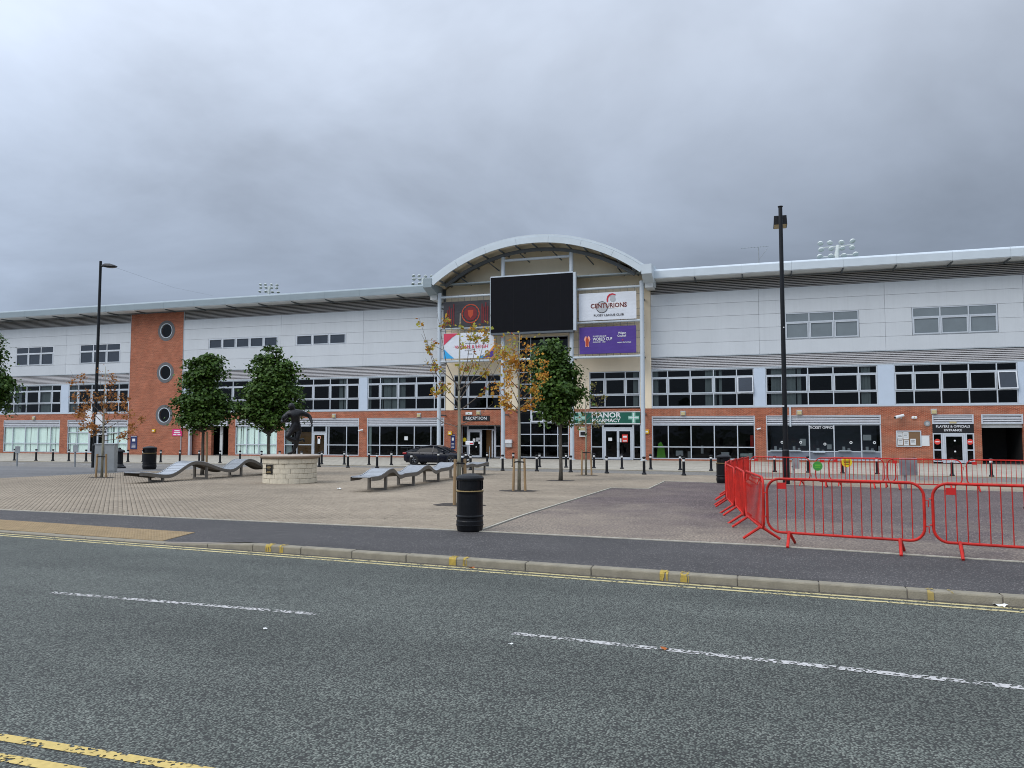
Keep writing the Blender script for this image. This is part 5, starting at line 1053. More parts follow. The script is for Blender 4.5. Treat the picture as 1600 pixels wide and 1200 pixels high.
# ------------------------------------------------------------------ background masts seen over the roof
def flood_mast(label, x, y, ztop, s=1.0, rz=0.0):
    r_ = thing('floodlight_mast', label, 'floodlight', (x, y, -.6), rz, 'floodlights behind the roof'); H = ztop + .6
    lp(MB().tube([(0, 0, 0), (0, 0, H - 1.2 * s), (.15 * s, 0, H - .4 * s)], [.35, .22, .18], 10), 'mast', 'flood', r_)
    lp(MB().tube([(-1.6 * s, 0, H - .55 * s), (1.6 * s, 0, H - .45 * s)], .05 * s, 6), 'crossbar', 'flood', r_); lp(MB().tube([(-1.6 * s, 0, H - 1.5 * s), (1.6 * s, 0, H - 1.42 * s)], .05 * s, 6), 'crossbar', 'flood', r_)
    for row, (dz, xs) in enumerate(((-.12, (-1.5, -.62, .45, 1.45)), (-.72, (-1.45, -.5, .5, 1.4)), (-1.45, (-1.6, -.55, .65, 1.7)))):
        for q in xs:
            fx = .28 * s; zc_ = H + dz * s + rnd.uniform(-.03, .05) * s; aim = rnd.uniform(-.3, .3)
            o = lp(MB().lathe([(.04 * s, .17 * s), (.19 * s, .13 * s), (.27 * s, .02 * s), (.29 * s, -.06 * s), (.27 * s, -.09 * s)], 14), 'lamp_head', 'flood', r_, True); o.location = (q * s, -.1, zc_); o.rotation_euler = (R(-28), aim, 0)
flood_mast('cluster of white floodlights above the roof on the right', 7.4, 80, 20.35, .98); flood_mast('cluster of floodlights above the left wing roof', -69.5, 97, 23.85, .80, .5); flood_mast('floodlight cluster just left of the arched roof', -44.4, 97, 23.6, .85, .5)
r = thing('roof_aerial', 'thin television aerial standing on the roof right of the arch', 'aerial', (.15, 72, 15.4))
H = 3.1
lp(MB().tube([(0, 0, -.3), (0, 0, H)], .035, 6), 'mast', 'galv', r); lp(MB().tube([(-1.5, 0, H - .05), (.9, 0, H - .0)], .02, 5), 'boom', 'galv', r)
for i in range(9): lp(MB().tube([(-1.45 + i * .27, -.25, H - .05), (-1.45 + i * .27, .25, H - .0)], .018, 4), 'element', 'galv', r)
lp(MB().tube([(.0, 0, H - 1.2), (.75, 0, H - .2)], .02, 5).tube([(0, 0, H - 1.6), (-.5, 0, H - 2.0)], .02, 5), 'stay', 'galv', r); lp(MB().bbox(-.62, -.46, -.08, .08, H - 2.1, H - 1.9, .02), 'junction_box', 'dark_steel', r)

# ------------------------------------------------------------------ lamp posts
def lamp_post(label, x, y, ztop, kind):
    g0 = gz(y); r_ = thing('lamp_post', label, 'lamp post', (x, y, g0), 0, 'tall black lamp posts'); H = ztop - g0
    lp(MB().tube([(0, 0, -.05), (0, 0, 1.28), (0, 0, 1.34), (0, 0, H)], [.135, .135, .095, .075], 14), 'post', 'black_paint', r_)
    lp(MB().box(-.07, .07, -.142, -.1, .35, .95), 'access_door', 'black_paint', r_)
    if kind == 'arm':
        o = lp(MB().tube([(0, 0, H - .35), (.32, -.05, H - .32)], .04, 8), 'bracket', 'black_paint', r_)
        hd = MB(); st = [(.2, .12, .08), (.45, .22, .17), (.8, .24, .17), (1.1, .17, .10), (1.28, .06, .03)]; vs = []
        for (q, wy, hh) in st:
            for a in range(10): t_ = 2 * math.pi * a / 10; vs.append((q, -.05 + wy * math.cos(t_), H - .30 - q * .10 + hh * max(-.45, math.sin(t_))))
        hd.add(vs, [(i * 10 + a, i * 10 + (a + 1) % 10, i * 10 + 10 + (a + 1) % 10, i * 10 + 10 + a) for i in range(4) for a in range(10)] + [tuple(range(9, -1, -1)), tuple(range(40, 50))])
        lp(hd, 'lantern', 'black_plastic', r_); lp(MB().bbox(.5, .95, -.17, .07, H - .435, H - .40, .01), 'lens', 'galv', r_)
        for i, (dx_, z0, z1, wd) in enumerate(((-.38, 2.62, 3.55, .55), (.42, 2.5, 3.1, .5))):
            pl = lp(MB().box(dx_ - wd / 2, dx_ + wd / 2, -.15, -.135, z0, z1), 'sign_plate', 'white', r_)
        lp(MB().tube([(-.6, -.12, 2.9), (.6, -.12, 2.9)], .02, 6), 'sign_rail', 'galv', r_)
    else:
        # box lantern on a short arm reaching away from the viewer
        lp(MB().tube([(0, .05, H - .30), (0, .9, H - .22)], .05, 8), 'arm', 'black_paint', r_)
        b_ = MB(); b_.add([(-.26, .35, H - .62), (.26, .35, H - .62), (.26, 1.15, H - .58), (-.26, 1.15, H - .58), (-.24, .38, H - .25), (.24, .38, H - .25), (.18, 1.1, H - .20), (-.18, 1.1, H - .20)], [(0, 1, 5, 4), (1, 2, 6, 5), (2, 3, 7, 6), (3, 0, 4, 7), (4, 5, 6, 7)])
        lp(b_, 'lantern', 'black_plastic', r_); lp(MB().box(-.24, .24, .37, 1.13, H - .60, H - .585), 'lens', 'lamp_shade', r_); lp(MB().lathe([(.09, H - .02), (.10, H + .0), (.10, H + .02), (.02, H + .03)], 12), 'cap', 'black_paint', r_)
        lp(MB().box(-.10, -.02, -.10, -.095, 3.0, 3.06).box(.0, .05, -.098, -.094, 6.1, 6.14), 'sticker', 'paper', r_)
lamp_post('tall black lamp post with white sign plates at the far left', -37.36, 35.63, 12.0, 'arm'); lamp_post('tall black lamp post with box lantern behind the red barriers', .92, 31.9, 10.75, 'box')
r = thing('overhead_wire', 'thin dark wire sloping from the left lamp post to the roof', 'wire', (-36.4, 35.6, 11.6))
wm = MB(); wm.tube([(0.0, 0, .0), (-6.0, 11.7, 1.2), (-12.0, 23.4, 2.9)], .0045, 4); lp(wm, 'cable', 'dark_steel', r)

# ------------------------------------------------------------------ bollards
def make_bollard():
    r_ = thing('bollard', '', 'bollard', (0, 0, 0), 0, 'black bollards with a white band')
    lp(MB().lathe([(.115, -.03), (.115, .05), (.095, .075), (.078, .085), (.070, .14), (.066, .66)], 14), 'post', 'black_paint', r_, False)
    lp(MB().lathe([(.068, .66), (.068, .77)], 14), 'band', 'white_band', r_, True)
    lp(MB().lathe([(.066, .77), (.066, .80), (.085, .81), (.088, .85), (.075, .875), (.03, .89), (.001, .892)], 14), 'cap', 'black_paint', r_, False)
    return r_
def X_at(px, v):   # u where the sight line through a picture column meets the row at distance v
    a = (px - 800) / 1200; c, s_ = math.cos(R(17.9)), math.sin(R(17.9)); return v * (a * c - s_) / (a * s_ + c)
far_row = [(-54.4, 'beside the leftmost grey sign post'), (-52.3, 'second from the left end of the far row'), (-50.7, 'third from the left end of the far row'), (-49.2, 'fourth from the left end of the far row'), (-47.6, 'in front of the bar entrance'), (-43.9, 'half hidden by the short stout bollard'), (-42.6, 'left of the bin by the brick tower'), (-41.1, 'right of the bin by the brick tower'), (-39.5, 'in front of the right edge of the brick tower'), (-37.9, 'behind the left round tree trunk'), (-36.2, 'in front of the dark passage opening'), (-34.6, 'behind the near end of the left wavy bench crest'), (-32.9, 'left of the statue plinth in the far row'), (-31.5, 'behind the left side of the statue'), (-29.8, 'behind the right side of the statue'), (-28.28, 'just right of the statue plinth in the far row'), (-26.6, 'in front of the pier left of the function room'), (-24.8, 'far row, left of the black car by two'), (-23.2, 'far row, next to the rear of the black car'), (-19.9, 'in front of the black car door'), (-18.0, 'in front of the black car bonnet'), (-16.54, 'in front of the reception doorway'), (-14.8, 'far row, in front of the pier right of reception'), (-13.09, 'far row, left in front of the curtain wall'), (-11.4, 'far row, right in front of the curtain wall'), (-9.62, 'in front of the left pharmacy pane'), (-7.87, 'in front of the pharmacy doors'), (-6.14, 'far row, in front of the pier right of the pharmacy'), (-4.42, 'far row, in front of the shop window with lime board'), (-2.69, 'far row, left of the bin by the red barriers'), (.7, 'behind the barriers left of the lamp post'), (2.39, 'behind the barriers right of the lamp post'), (4.07, 'behind the yellow round sign'), (5.7, 'in front of the right ticket window'), (7.36, 'beside the grey sign back behind the barriers'), (8.98, 'in front of the players entrance'), (10.6, 'in front of the dark garage opening')]
vfar = lerp([-60, -47, -36, -20, -11, -4, 4, 10.6, 20], [44.3, 44.7, 45.3, 46.1, 46.1, 45.0, 44.1, 42.7, 41])
b0 = make_bollard(); first = True
for u, l in far_row:
    y = vfar(u); loc = (u, y, gz(y)); lab = 'black bollard with white band ' + l; rz = rnd.uniform(0, 6)
    if first: b0.location = loc; b0['label'] = lab; first = False
    else: 
        o = dup(b0, loc, rz, lab); o.rotation_euler = (rnd.uniform(-.012, .012), rnd.uniform(-.012, .012), rz)
for u, y, l in ((-25.96, 41.66, 'nearer row, right of the statue plinth'), (-23.7, 41.2, 'nearer row, first left of the car'), (-21.9, 41.5, 'nearer row, second left of the car'), (-19.5, 41.2, 'nearer row, at the rear wheel of the car'), (-15.6, 40.7, 'nearer row, behind the far end of the right wavy bench'), (-13.57, 40.33, 'nearer row, between reception and the staked orange tree'), (-11.6, 40.3, 'nearer row, right of the staked orange tree'), (-9.57, 39.7, 'nearer row, right of the tall green tree trunk'), (-7.53, 39.1, 'nearer row, in front of the pharmacy doors'), (-5.54, 38.5, 'nearer row, in front of the right entrance column'), (-3.58, 38.2, 'nearer row, left of the bin by the red barriers')):
    dup(b0, (u, y, gz(y)), rnd.uniform(0, 6), 'black bollard of the ' + l)
r = thing('stout_bollard', 'short stout black bollard with flared base beside the grey cabinet', 'bollard', (-35.25, 35.4, gz(35.4)))
lp(MB().lathe([(.36, -.02), (.36, .05), (.27, .12), (.20, .22), (.19, .88)], 18), 'post', 'black_paint', r); lp(MB().lathe([(.27, .88), (.29, .92), (.27, 1.0), (.14, 1.06), (.08, 1.08), (.07, 1.15), (.001, 1.17)], 18), 'cap', 'black_paint', r)
# ------------------------------------------------------------------ litter bins
def make_bin(label, x, y, rz, h=1.0, r0=.33):
    r_ = thing('litter_bin', label, 'litter bin', (x, y, gz(y)), rz, 'round black litter bins')
    k = h
    lp(MB().lathe([(r0 * .92, 0), (r0 * .96, .02 * k), (r0 * 1.02, .10 * k), (r0 * 1.02, .18 * k), (r0 * .985, .20 * k), (r0 * .985, .24 * k), (r0 * 1.03, .25 * k), (r0 * 1.03, .28 * k), (r0 * .985, .29 * k), (r0 * .985, .66 * k), (r0 * 1.03, .70 * k)], 32), 'body', 'black_plastic', r_, False)
    lp(MB().lathe([(r0 * 1.035, .705 * k), (r0 * 1.045, .708 * k), (r0 * 1.045, .720 * k), (r0 * 1.03, .723 * k)], 32), 'gold_band', 'gold_band', r_); lp(MB().lathe([(r0 * 1.03, .255 * k), (r0 * 1.05, .26 * k), (r0 * 1.05, .27 * k), (r0 * 1.03, .275 * k)], 32), 'lower_band', 'black_plastic', r_); lp(MB().lathe([(r0 * 1.0, .10 * k), (r0 * 1.05, .105 * k), (r0 * 1.05, .115 * k), (r0 * 1.02, .12 * k)], 32), 'lower_band', 'black_plastic', r_)
    hd = MB(); ap = .62
    for a0 in (0, math.pi):
        hd.lathe([(r0 * .93, .73 * k), (r0 * .93, .92 * k)], 10, a0=a0 + ap / 2, a1=a0 + math.pi - ap / 2)
        hd.lathe([(r0 * .93, .73 * k), (r0 * .93, .77 * k)], 4, a0=a0 - ap / 2, a1=a0 + ap / 2)
    lp(hd, 'hood', 'black_plastic', r_); lp(MB().lathe([(r0 * .80, .73 * k), (r0 * .80, .92 * k)], 24), 'liner', 'dark_void', r_)
    for a0 in (0, math.pi):
        for sg in (-1, 1):
            a = a0 + sg * ap / 2; c, s_ = math.cos(a), math.sin(a); lp(MB().tube([(r0 * .95 * c, r0 * .95 * s_, .74 * k), (r0 * .95 * c, r0 * .95 * s_, .92 * k)], .016, 5), 'aperture_rim', 'black_plastic', r_)
    lp(MB().lathe([(r0 * 1.0, .90 * k), (r0 * 1.05, .91 * k), (r0 * 1.05, .945 * k), (r0 * .9, .98 * k), (r0 * .45, 1.015 * k), (.001, 1.025 * k)], 32), 'lid', 'black_plastic', r_, False)
    lp(MB().lathe([(r0 * .80, -.01), (r0 * .80, .03)], 20), 'foot_ring', 'rubber', r_); return r_
make_bin('large black litter bin with gold bands in the foreground', -5.09, 13.25, R(17.9 - 8), 1.02, .242)
make_bin('black litter bin in front of the brick stair tower', -32.25, 34.5, R(60), 1.24, .355)
r = make_bin('black litter bin at the left end of the red barriers', -1.42, 31.7, R(75), 1.10, .285)
lp(MB().box(-.05, .05, -.297, -.290, .78, .86), 'sticker', 'paper', r); lp(MB().disc_y(.10, .60, -.296, .05, 14, .03, -.27), 'emblem', 'gold_band', r)
# ------------------------------------------------------------------ wavy steel benches
def wavy_bench(label, pts, rz_label=None, zscale=1.0, prof=None, legs=()):
    """pts: start and end of the bench on the ground; profile = (distance, height) of the seat centre line"""
    (x0, y0), (x1, y1) = pts; L = math.hypot(x1 - x0, y1 - y0); a = math.atan2(y1 - y0, x1 - x0)
    r_ = thing('wavy_bench', label, 'bench', (x0, y0, gz(y0)), a, 'long wavy steel benches'); W = .34
    xs = np.array([p[0] for p in prof]); zs = np.array([p[1] for p in prof]); n_ = 110; d = np.linspace(0, xs[-1], n_)
    # smooth interpolation through the profile points (cosine easing between alternate highs and lows)
    z = np.zeros(n_)
    for i, q in enumerate(d):
        k = min(len(xs) - 2, int(np.searchsorted(xs, q, 'right') - 1)); f_ = (q - xs[k]) / (xs[k + 1] - xs[k]); z[i] = zs[k] + (zs[k + 1] - zs[k]) * (1 - math.cos(math.pi * f_)) / 2
    slope = -np.interp(y0 + d * math.sin(a), [16, 44], [0, .38]) + np.interp(y0, [16, 44], [0, .38]); z = z + slope
    th = .125
    for sgn in (-1, 1):   # deep side plates
        yy0, yy1 = (sgn * W, sgn * (W + .022)); b_ = MB(); vs = []
        for q, h_ in zip(d, z): vs += [(q, yy0, h_), (q, yy1, h_), (q, yy1, h_ - th), (q, yy0, h_ - th)]
        b_.add(vs, [(4 * i + j, 4 * i + 4 + j, 4 * i + 4 + (j + 1) % 4, 4 * i + (j + 1) % 4) for i in range(n_ - 1) for j in range(4)] + [(3, 2, 1, 0), (4 * n_ - 4, 4 * n_ - 3, 4 * n_ - 2, 4 * n_ - 1)]); lp(b_, 'side_plate', 'bench_steel', r_)
        lp(MB().tube([(q, sgn * (W - .012), h_ + .012) for q, h_ in zip(d[::2], z[::2])], .013, 5), 'edge_rim', 'bench_rim', r_)
    b_ = MB(); vs = []
    for q, h_ in zip(d, z): vs += [(q, -W + .002, h_ - .035), (q, W - .002, h_ - .035)]
    b_.add(vs, [(2 * i, 2 * i + 2, 2 * i + 3, 2 * i + 1) for i in range(n_ - 1)]); lp(b_, 'under_tray', 'bench_steel', r_)
    ns = int(xs[-1] / .135)
    for i in range(ns):   # slats across the seat
        q = (i + .5) * xs[-1] / ns; h_ = float(np.interp(q, d, z)); g = float(np.interp(q + .03, d, z) - np.interp(q - .03, d, z)) / .06; c_ = 1 / math.hypot(1, g); e = .056 * c_
        s_ = MB().add([(q - e, -W + .03, h_ - g * e + .006), (q + e, -W + .03, h_ + g * e + .006), (q + e, W - .03, h_ + g * e + .006), (q - e, W - .03, h_ - g * e + .006), (q - e, -W + .03, h_ - g * e - .02), (q + e, -W + .03, h_ + g * e - .02), (q + e, W - .03, h_ + g * e - .02), (q - e, W - .03, h_ - g * e - .02)],
                      [(0, 1, 2, 3), (7, 6, 5, 4), (0, 4, 5, 1), (1, 5, 6, 2), (2, 6, 7, 3), (3, 7, 4, 0)]); lp(s_, 'slat', 'bench_slat', r_)
    for q in legs:
        h_ = float(np.interp(q, d, z)) - th + .02; s0 = float(np.interp(q, d, slope)); W2 = W - .05
        f_ = lp(MB().box(q - .05, q + .05, -W2 - .04, -W2 + .04, s0 - .02, h_).box(q - .05, q + .05, W2 - .04, W2 + .04, s0 - .02, h_).box(q - .05, q + .05, -W2 + .04, W2 - .04, s0 - .01, s0 + .06), 'leg_frame', 'bench_steel', r_)
    return r_
wavy_bench('wavy slatted steel bench right of centre behind the near bin', [(-11.90, 21.50), (-13.12, 36.0)], prof=[(0, .47), (.54, .47), (1.75, .68), (2.50, .43), (2.95, .47), (3.97, .47), (5.29, .69), (6.33, .45), (6.9, .52), (7.9, .53), (8.9, .70), (10.4, .54), (11.3, .59), (12.2, .52), (13.0, .54), (13.9, .59), (14.3, .58)], legs=(1.3, 3.9, 6.7, 10.1, 13.7))
wavy_bench('wavy slatted steel bench on the left beside the statue plinth', [(-22.06, 22.75), (-22.72, 33.6)], prof=[(0, .40), (1.55, .26), (3.2, .74), (5.6, .33), (6.95, .75), (8.65, .34), (10.8, .42)], legs=(1.3, 3.95, 6.4, 9.2))
# ------------------------------------------------------------------ statue on a drum of stone blocks
PC = (-17.18, 25.53); pg = gz(25.45); rot0 = R(17.9)
r = thing('stone_plinth', 'round drum plinth of pale stone blocks with dark plaque', 'plinth', (PC[0], PC[1], pg), rot0); PR = 1.0
lp(MB().lathe([(PR - .03, -.05), (PR - .03, .96)], 48), 'core', 'mortar', r)
for c_i in range(5):
    n_ = 14; z0 = .0 + c_i * .186; off = c_i % 2 * .5; a = off * 2 * math.pi / n_; end = a + 2 * math.pi; rr = PR + (.03 if c_i == 4 else 0); ws = [rnd.uniform(.75, 1.25) for _ in range(n_)]; tot = sum(ws)
    for w_ in ws:
        a1 = a + 2 * math.pi * w_ / tot; g = .006; b_ = MB(); m_ = 4; vs = []; ro = rr + rnd.uniform(-.004, .006); bz = .008
        for q in range(m_ + 1):
            t_ = a + g + (a1 - a - 2 * g) * q / m_; c, s_ = math.cos(t_), math.sin(t_); e = .008 if q in (0, m_) else 0
            vs += [(c * (rr - .08), s_ * (rr - .08), z0 + .006), (c * (ro - .008 - e), s_ * (ro - .008 - e), z0 + .006), (c * (ro - e), s_ * (ro - e), z0 + .006 + bz), (c * (ro - e), s_ * (ro - e), z0 + .180 - bz), (c * (ro - .008 - e), s_ * (ro - .008 - e), z0 + .180), (c * (rr - .08), s_ * (rr - .08), z0 + .180)]
        b_.add(vs, [(q * 6 + j, q * 6 + 6 + j, q * 6 + 7 + j, q * 6 + 1 + j) for q in range(m_) for j in range(5)] + [tuple(range(6)), tuple(m_ * 6 + 5 - j for j in range(6))]); lp(b_, 'stone_block', 'stone', r); a = a1
lp(MB().lathe([(PR + .03, .93), (PR + .10, .955), (PR + .13, 1.0), (PR + .13, 1.03), (PR + .05, 1.05), (PR + .04, 1.05)], 48), 'coping', 'stone_cap', r); lp(MB().lathe([(PR + .05, 1.049), (PR - .1, 1.065), (.001, 1.075)], 48), 'top_slab', 'stone_top', r)
a = R(-122); c, s_ = math.cos(a), math.sin(a); pq = MB(); vs = []
for dr in (.012, .032):
    for w_ in (-.17, .17):
        for z in (.36, .72): t_ = a + w_ / PR; vs.append((math.cos(t_) * (PR + dr), math.sin(t_) * (PR + dr), z))
pq.add(vs, [(4, 6, 7, 5), (0, 4, 5, 1), (6, 2, 3, 7), (5, 7, 3, 1), (0, 2, 6, 4)]); pl_ = lp(pq, 'plaque', 'plaque', r)
q_ = MB()
for z in (.65, .60, .55, .46, .41): 
    hw_ = rnd.uniform(.07, .13); vs = []
    for w_ in (-hw_, hw_):
        for dz in (0, .018): t_ = a + w_ / PR; vs.append((math.cos(t_) * (PR + .036), math.sin(t_) * (PR + .036), z + dz))
    q_.add(vs, [(0, 2, 3, 1)])
lp(q_, 'plaque_text', 'gold_band', pl_)
# the running player: x to the viewer's right, y away, z up from the foot
def skin_mesh(name, chains, mat, parent, sub=2, root=0):
    verts, edges, rad, ids = [], [], [], {}
    for ch in chains:
        prev = None
        for key, co, rr in ch:
            if key in ids: i = ids[key]
            else: i = len(verts); ids[key] = i; verts.append(co); rad.append(rr if isinstance(rr, tuple) else (rr, rr))
            if prev is not None: edges.append((prev, i))
            prev = i
    me = bpy.data.meshes.new(name); me.from_pydata(verts, edges, []); ob = bpy.data.objects.new(name, me); col.objects.link(ob)
    md = ob.modifiers.new('skin', 'SKIN'); md.use_smooth_shade = True
    for i, (a_, b_) in enumerate(rad): me.skin_vertices[0].data[i].radius = (a_, b_)
    for sv in me.skin_vertices[0].data: sv.use_root = False
    # one root for every separate chain
    seen = set(); adj = {i: set() for i in range(len(verts))}
    for a_, b_ in edges: adj[a_].add(b_); adj[b_].add(a_)
    for i in range(len(verts)):
        if i in seen: continue
        me.skin_vertices[0].data[i].use_root = True; st = [i]
        while st:
            q = st.pop()
            if q in seen: continue
            seen.add(q); st += list(adj[q])
    ss = ob.modifiers.new('sub', 'SUBSURF'); ss.levels = sub; ss.render_levels = sub
    dg = bpy.context.evaluated_depsgraph_get(); m2 = bpy.data.meshes.new_from_object(ob.evaluated_get(dg)); bpy.data.objects.remove(ob); bpy.data.meshes.remove(me)
    m2.materials.clear(); m2.materials.append(M[mat]); m2.polygons.foreach_set('use_smooth', [True] * len(m2.polygons)); o = bpy.data.objects.new(name, m2); col.objects.link(o); o.parent = parent; return o
st = thing('player_statue', 'dark bronze statue of a running rugby player carrying a ball', 'statue', (PC[0] + .04, PC[1] + .02, pg + 1.07), rot0)
ch = [
 [('pelvis', (.16, 0, 1.04), (.19, .16)), ('waist', (.15, 0, 1.20), (.19, .15)), ('chest', (.12, -.01, 1.42), (.26, .18)), ('upper', (.11, -.01, 1.57), (.23, .15)), ('neck', (.04, -.03, 1.70), .085), ('jaw', (-.02, -.06, 1.79), (.10, .10)), ('head', (-.03, -.05, 1.88), (.125, .13)), ('crown', (-.01, -.03, 1.98), .08)],
 [('jaw', (-.02, -.06, 1.79), .10), ('nose', (-.14, -.14, 1.84), .02)],
 [('pelvis', (.16, 0, 1.04), .19), ('hipA', (.23, .05, .94), .155), ('kneeA', (.20, -.05, .58), .108), ('calfA', (.17, .02, .38), .102), ('ankleA', (.05, .02, .11), .056), ('footA', (-.01, -.02, .05), .058), ('toeA', (-.15, -.07, .035), (.052, .035))],
 [('pelvis', (.16, 0, 1.04), .19), ('hipB', (.06, -.09, .95), .16), ('kneeB', (-.13, -.27, .66), .12), ('calfB', (.08, -.14, .55), .10), ('ankleB', (.34, .04, .54), .056), ('footB', (.42, .07, .60), .058), ('toeB', (.45, .08, .46), (.052, .035))],
 [('upper', (.11, -.01, 1.57), .23), ('shR', (.33, .05, 1.60), .13), ('elR', (.62, .18, 1.48), .082), ('wrR', (.73, .08, 1.24), .050), ('palmR', (.74, .04, 1.17), (.055, .035))],
 [('upper', (.11, -.01, 1.57), .23), ('shL', (-.12, -.12, 1.57), .125), ('elL', (-.32, -.16, 1.32), .084), ('wrL', (-.27, -.40, 1.24), .055), ('palmL', (-.20, -.44, 1.27), (.055, .04))]]
body = skin_mesh('body', ch, 'bronze', st)
fg_ = []
for i in range(4): fg_.append([('fr%d' % i, (.725 + .018 * i, .03, 1.15), .013), ('fm%d' % i, (.73 + .018 * i, .0, 1.09 - .006 * (i in (1, 2))), .012), ('ft%d' % i, (.715 + .018 * i, -.03, 1.05), .010)])
fg_.append([('tr', (.705, .04, 1.18), .014), ('tm', (.68, .0, 1.13), .012), ('tt', (.685, -.03, 1.10), .010)])
for i in range(4): fg_.append([('lr%d' % i, (-.19 + .02 * i, -.46, 1.29), .013), ('lm%d' % i, (-.13 + .02 * i, -.45, 1.33 + .02 * i), .012), ('lt%d' % i, (-.09 + .015 * i, -.42, 1.37 + .02 * i), .010)])
fg_.append([('ltr', (-.23, -.44, 1.30), .013), ('ltm', (-.23, -.44, 1.37), .012), ('ltt', (-.21, -.43, 1.42), .010)])
skin_mesh('fingers', fg_, 'bronze', body, 1)
bl = MB(); vs = []; n1_, n2_ = 12, 14
for i in range(n1_ + 1):
    t_ = math.pi * i / n1_
    for k in range(n2_): p = 2 * math.pi * k / n2_; vs.append((.13 * math.sin(t_) * math.cos(p), .13 * math.sin(t_) * math.sin(p), .19 * math.cos(t_)))
bl.add(vs, [(i * n2_ + k, i * n2_ + (k + 1) % n2_, (i + 1) * n2_ + (k + 1) % n2_, (i + 1) * n2_ + k) for i in range(n1_) for k in range(n2_)])
o = lp(bl, 'rugby_ball', 'bronze', st, True); o.location = (-.19, -.30, 1.38); o.rotation_euler = (R(20), R(25), 0)
# shorts and shirt hem: loose cloth rings
def ring_cloth(name, stations):
    b_ = MB(); vs = []; n_ = 16
    for (c, rx, ry, ax) in stations:
        ax = Vector(ax).normalized(); u_ = ax.cross(Vector((0, 1, 0))).normalized(); w_ = ax.cross(u_)
        for k in range(n_): t_ = 2 * math.pi * k / n_; p = Vector(c) + u_ * rx * math.cos(t_) * (1 + .05 * math.sin(3 * t_)) + w_ * ry * math.sin(t_); vs.append(p)
    b_.add(vs, [(i * n_ + k, i * n_ + (k + 1) % n_, (i + 1) * n_ + (k + 1) % n_, (i + 1) * n_ + k) for i in range(len(stations) - 1) for k in range(n_)]); return lp(b_, name, 'bronze', st, True)
ring_cloth('shirt_hem', [((.15, 0, 1.22), .155, .13, (0, 0, 1)), ((.16, 0, 1.13), .17, .145, (0, 0, 1)), ((.165, 0, 1.08), .178, .15, (.1, 0, 1))])
ring_cloth('shorts_leg', [((.235, .045, .98), .135, .135, (.1, 0, 1)), ((.23, .02, .86), .135, .135, (.1, .2, 1)), ((.225, .01, .79), .13, .13, (.1, .2, 1))]); ring_cloth('shorts_leg', [((.05, -.09, .97), .14, .14, (.4, .45, .8)), ((-.01, -.15, .87), .138, .138, (.45, .45, .8)), ((-.05, -.18, .81), .13, .13, (.45, .45, .8))])

# ------------------------------------------------------------------ parked car
car = thing('parked_car', 'glossy black four-door coupe parked in front of the reception', 'car', (-20.65, 47.6, -.38), R(2)); car.scale = (.93, .93, .93)
def loft(secs, close=False):
    b_ = MB(); n_ = len(secs[0]); vs = [p for s_ in secs for p in s_]
    b_.add(vs, [(i * n_ + j, (i + 1) * n_ + j, (i + 1) * n_ + j + 1, i * n_ + j + 1) for i in range(len(secs) - 1) for j in range(n_ - 1)]); return b_
# x along the car (front +), half widths and heights at stations from tail to nose
stn = [(-2.32, .55, .36, .62, .72), (-2.28, .74, .30, .72, .90), (-2.10, .84, .24, .80, .97), (-1.75, .89, .20, .84, .99), (-1.35, .91, .20, .84, .97), (-.6, .915, .20, .83, .945), (.3, .915, .20, .81, .93), (1.0, .91, .20, .79, .91), (1.45, .90, .20, .76, .86), (1.85, .87, .20, .70, .79), (2.15, .78, .20, .62, .70), (2.30, .60, .24, .54, .60), (2.33, .40, .30, .48, .52)]
secs = []
for x, hw_, zs_, zm, zd in stn:
    half = [(x, hw_ * .90, zs_), (x, hw_ * .985, zs_ + .10), (x, hw_, (zs_ + zm) / 2), (x, hw_ * .985, zm), (x, hw_ * .90, zd - .02), (x, hw_ * .6, zd + .01), (x, 0, zd + .025)]
    secs.append([(a_, -b_, c_) for a_, b_, c_ in half] + [(a_, b_, c_) for a_, b_, c_ in half[-2::-1]])
auto_smooth(lp(loft(secs), 'body', 'car_paint', car), 40)
lp(MB().box(-2.1, 2.1, -.78, .78, .17, .26), 'underbody', 'rubber', car)
gst = [(-1.95, .62, .97, .985), (-1.55, .66, .97, 1.14), (-1.0, .64, .96, 1.31), (-.3, .62, .94, 1.385), (.25, .61, .93, 1.36), (.7, .62, .92, 1.19), (1.18, .66, .90, .92)]
secs = []
for x, hw_, z0, z1 in gst:
    half = [(x, hw_ + .20, z0 - .02), (x, hw_ + .10, z0 + (z1 - z0) * .55), (x, hw_ + .0, z0 + (z1 - z0) * .92), (x, hw_ * .6, z1 - .0), (x, 0, z1 + .015)]
    secs.append([(a_, -b_, c_) for a_, b_, c_ in half] + [(a_, b_, c_) for a_, b_, c_ in half[-2::-1]])
auto_smooth(lp(loft(secs), 'greenhouse', 'car_glass', car), 50)
rs = []
for x, hw_, z0, z1 in gst[1:6]: rs.append([(x, -hw_ * 1.02, z0 + (z1 - z0) * .92 + .012), (x, -hw_ * .6, z1 + .012), (x, 0, z1 + .028), (x, hw_ * .6, z1 + .012), (x, hw_ * 1.02, z0 + (z1 - z0) * .92 + .012)])
auto_smooth(lp(loft(rs), 'roof', 'car_paint', car), 50)
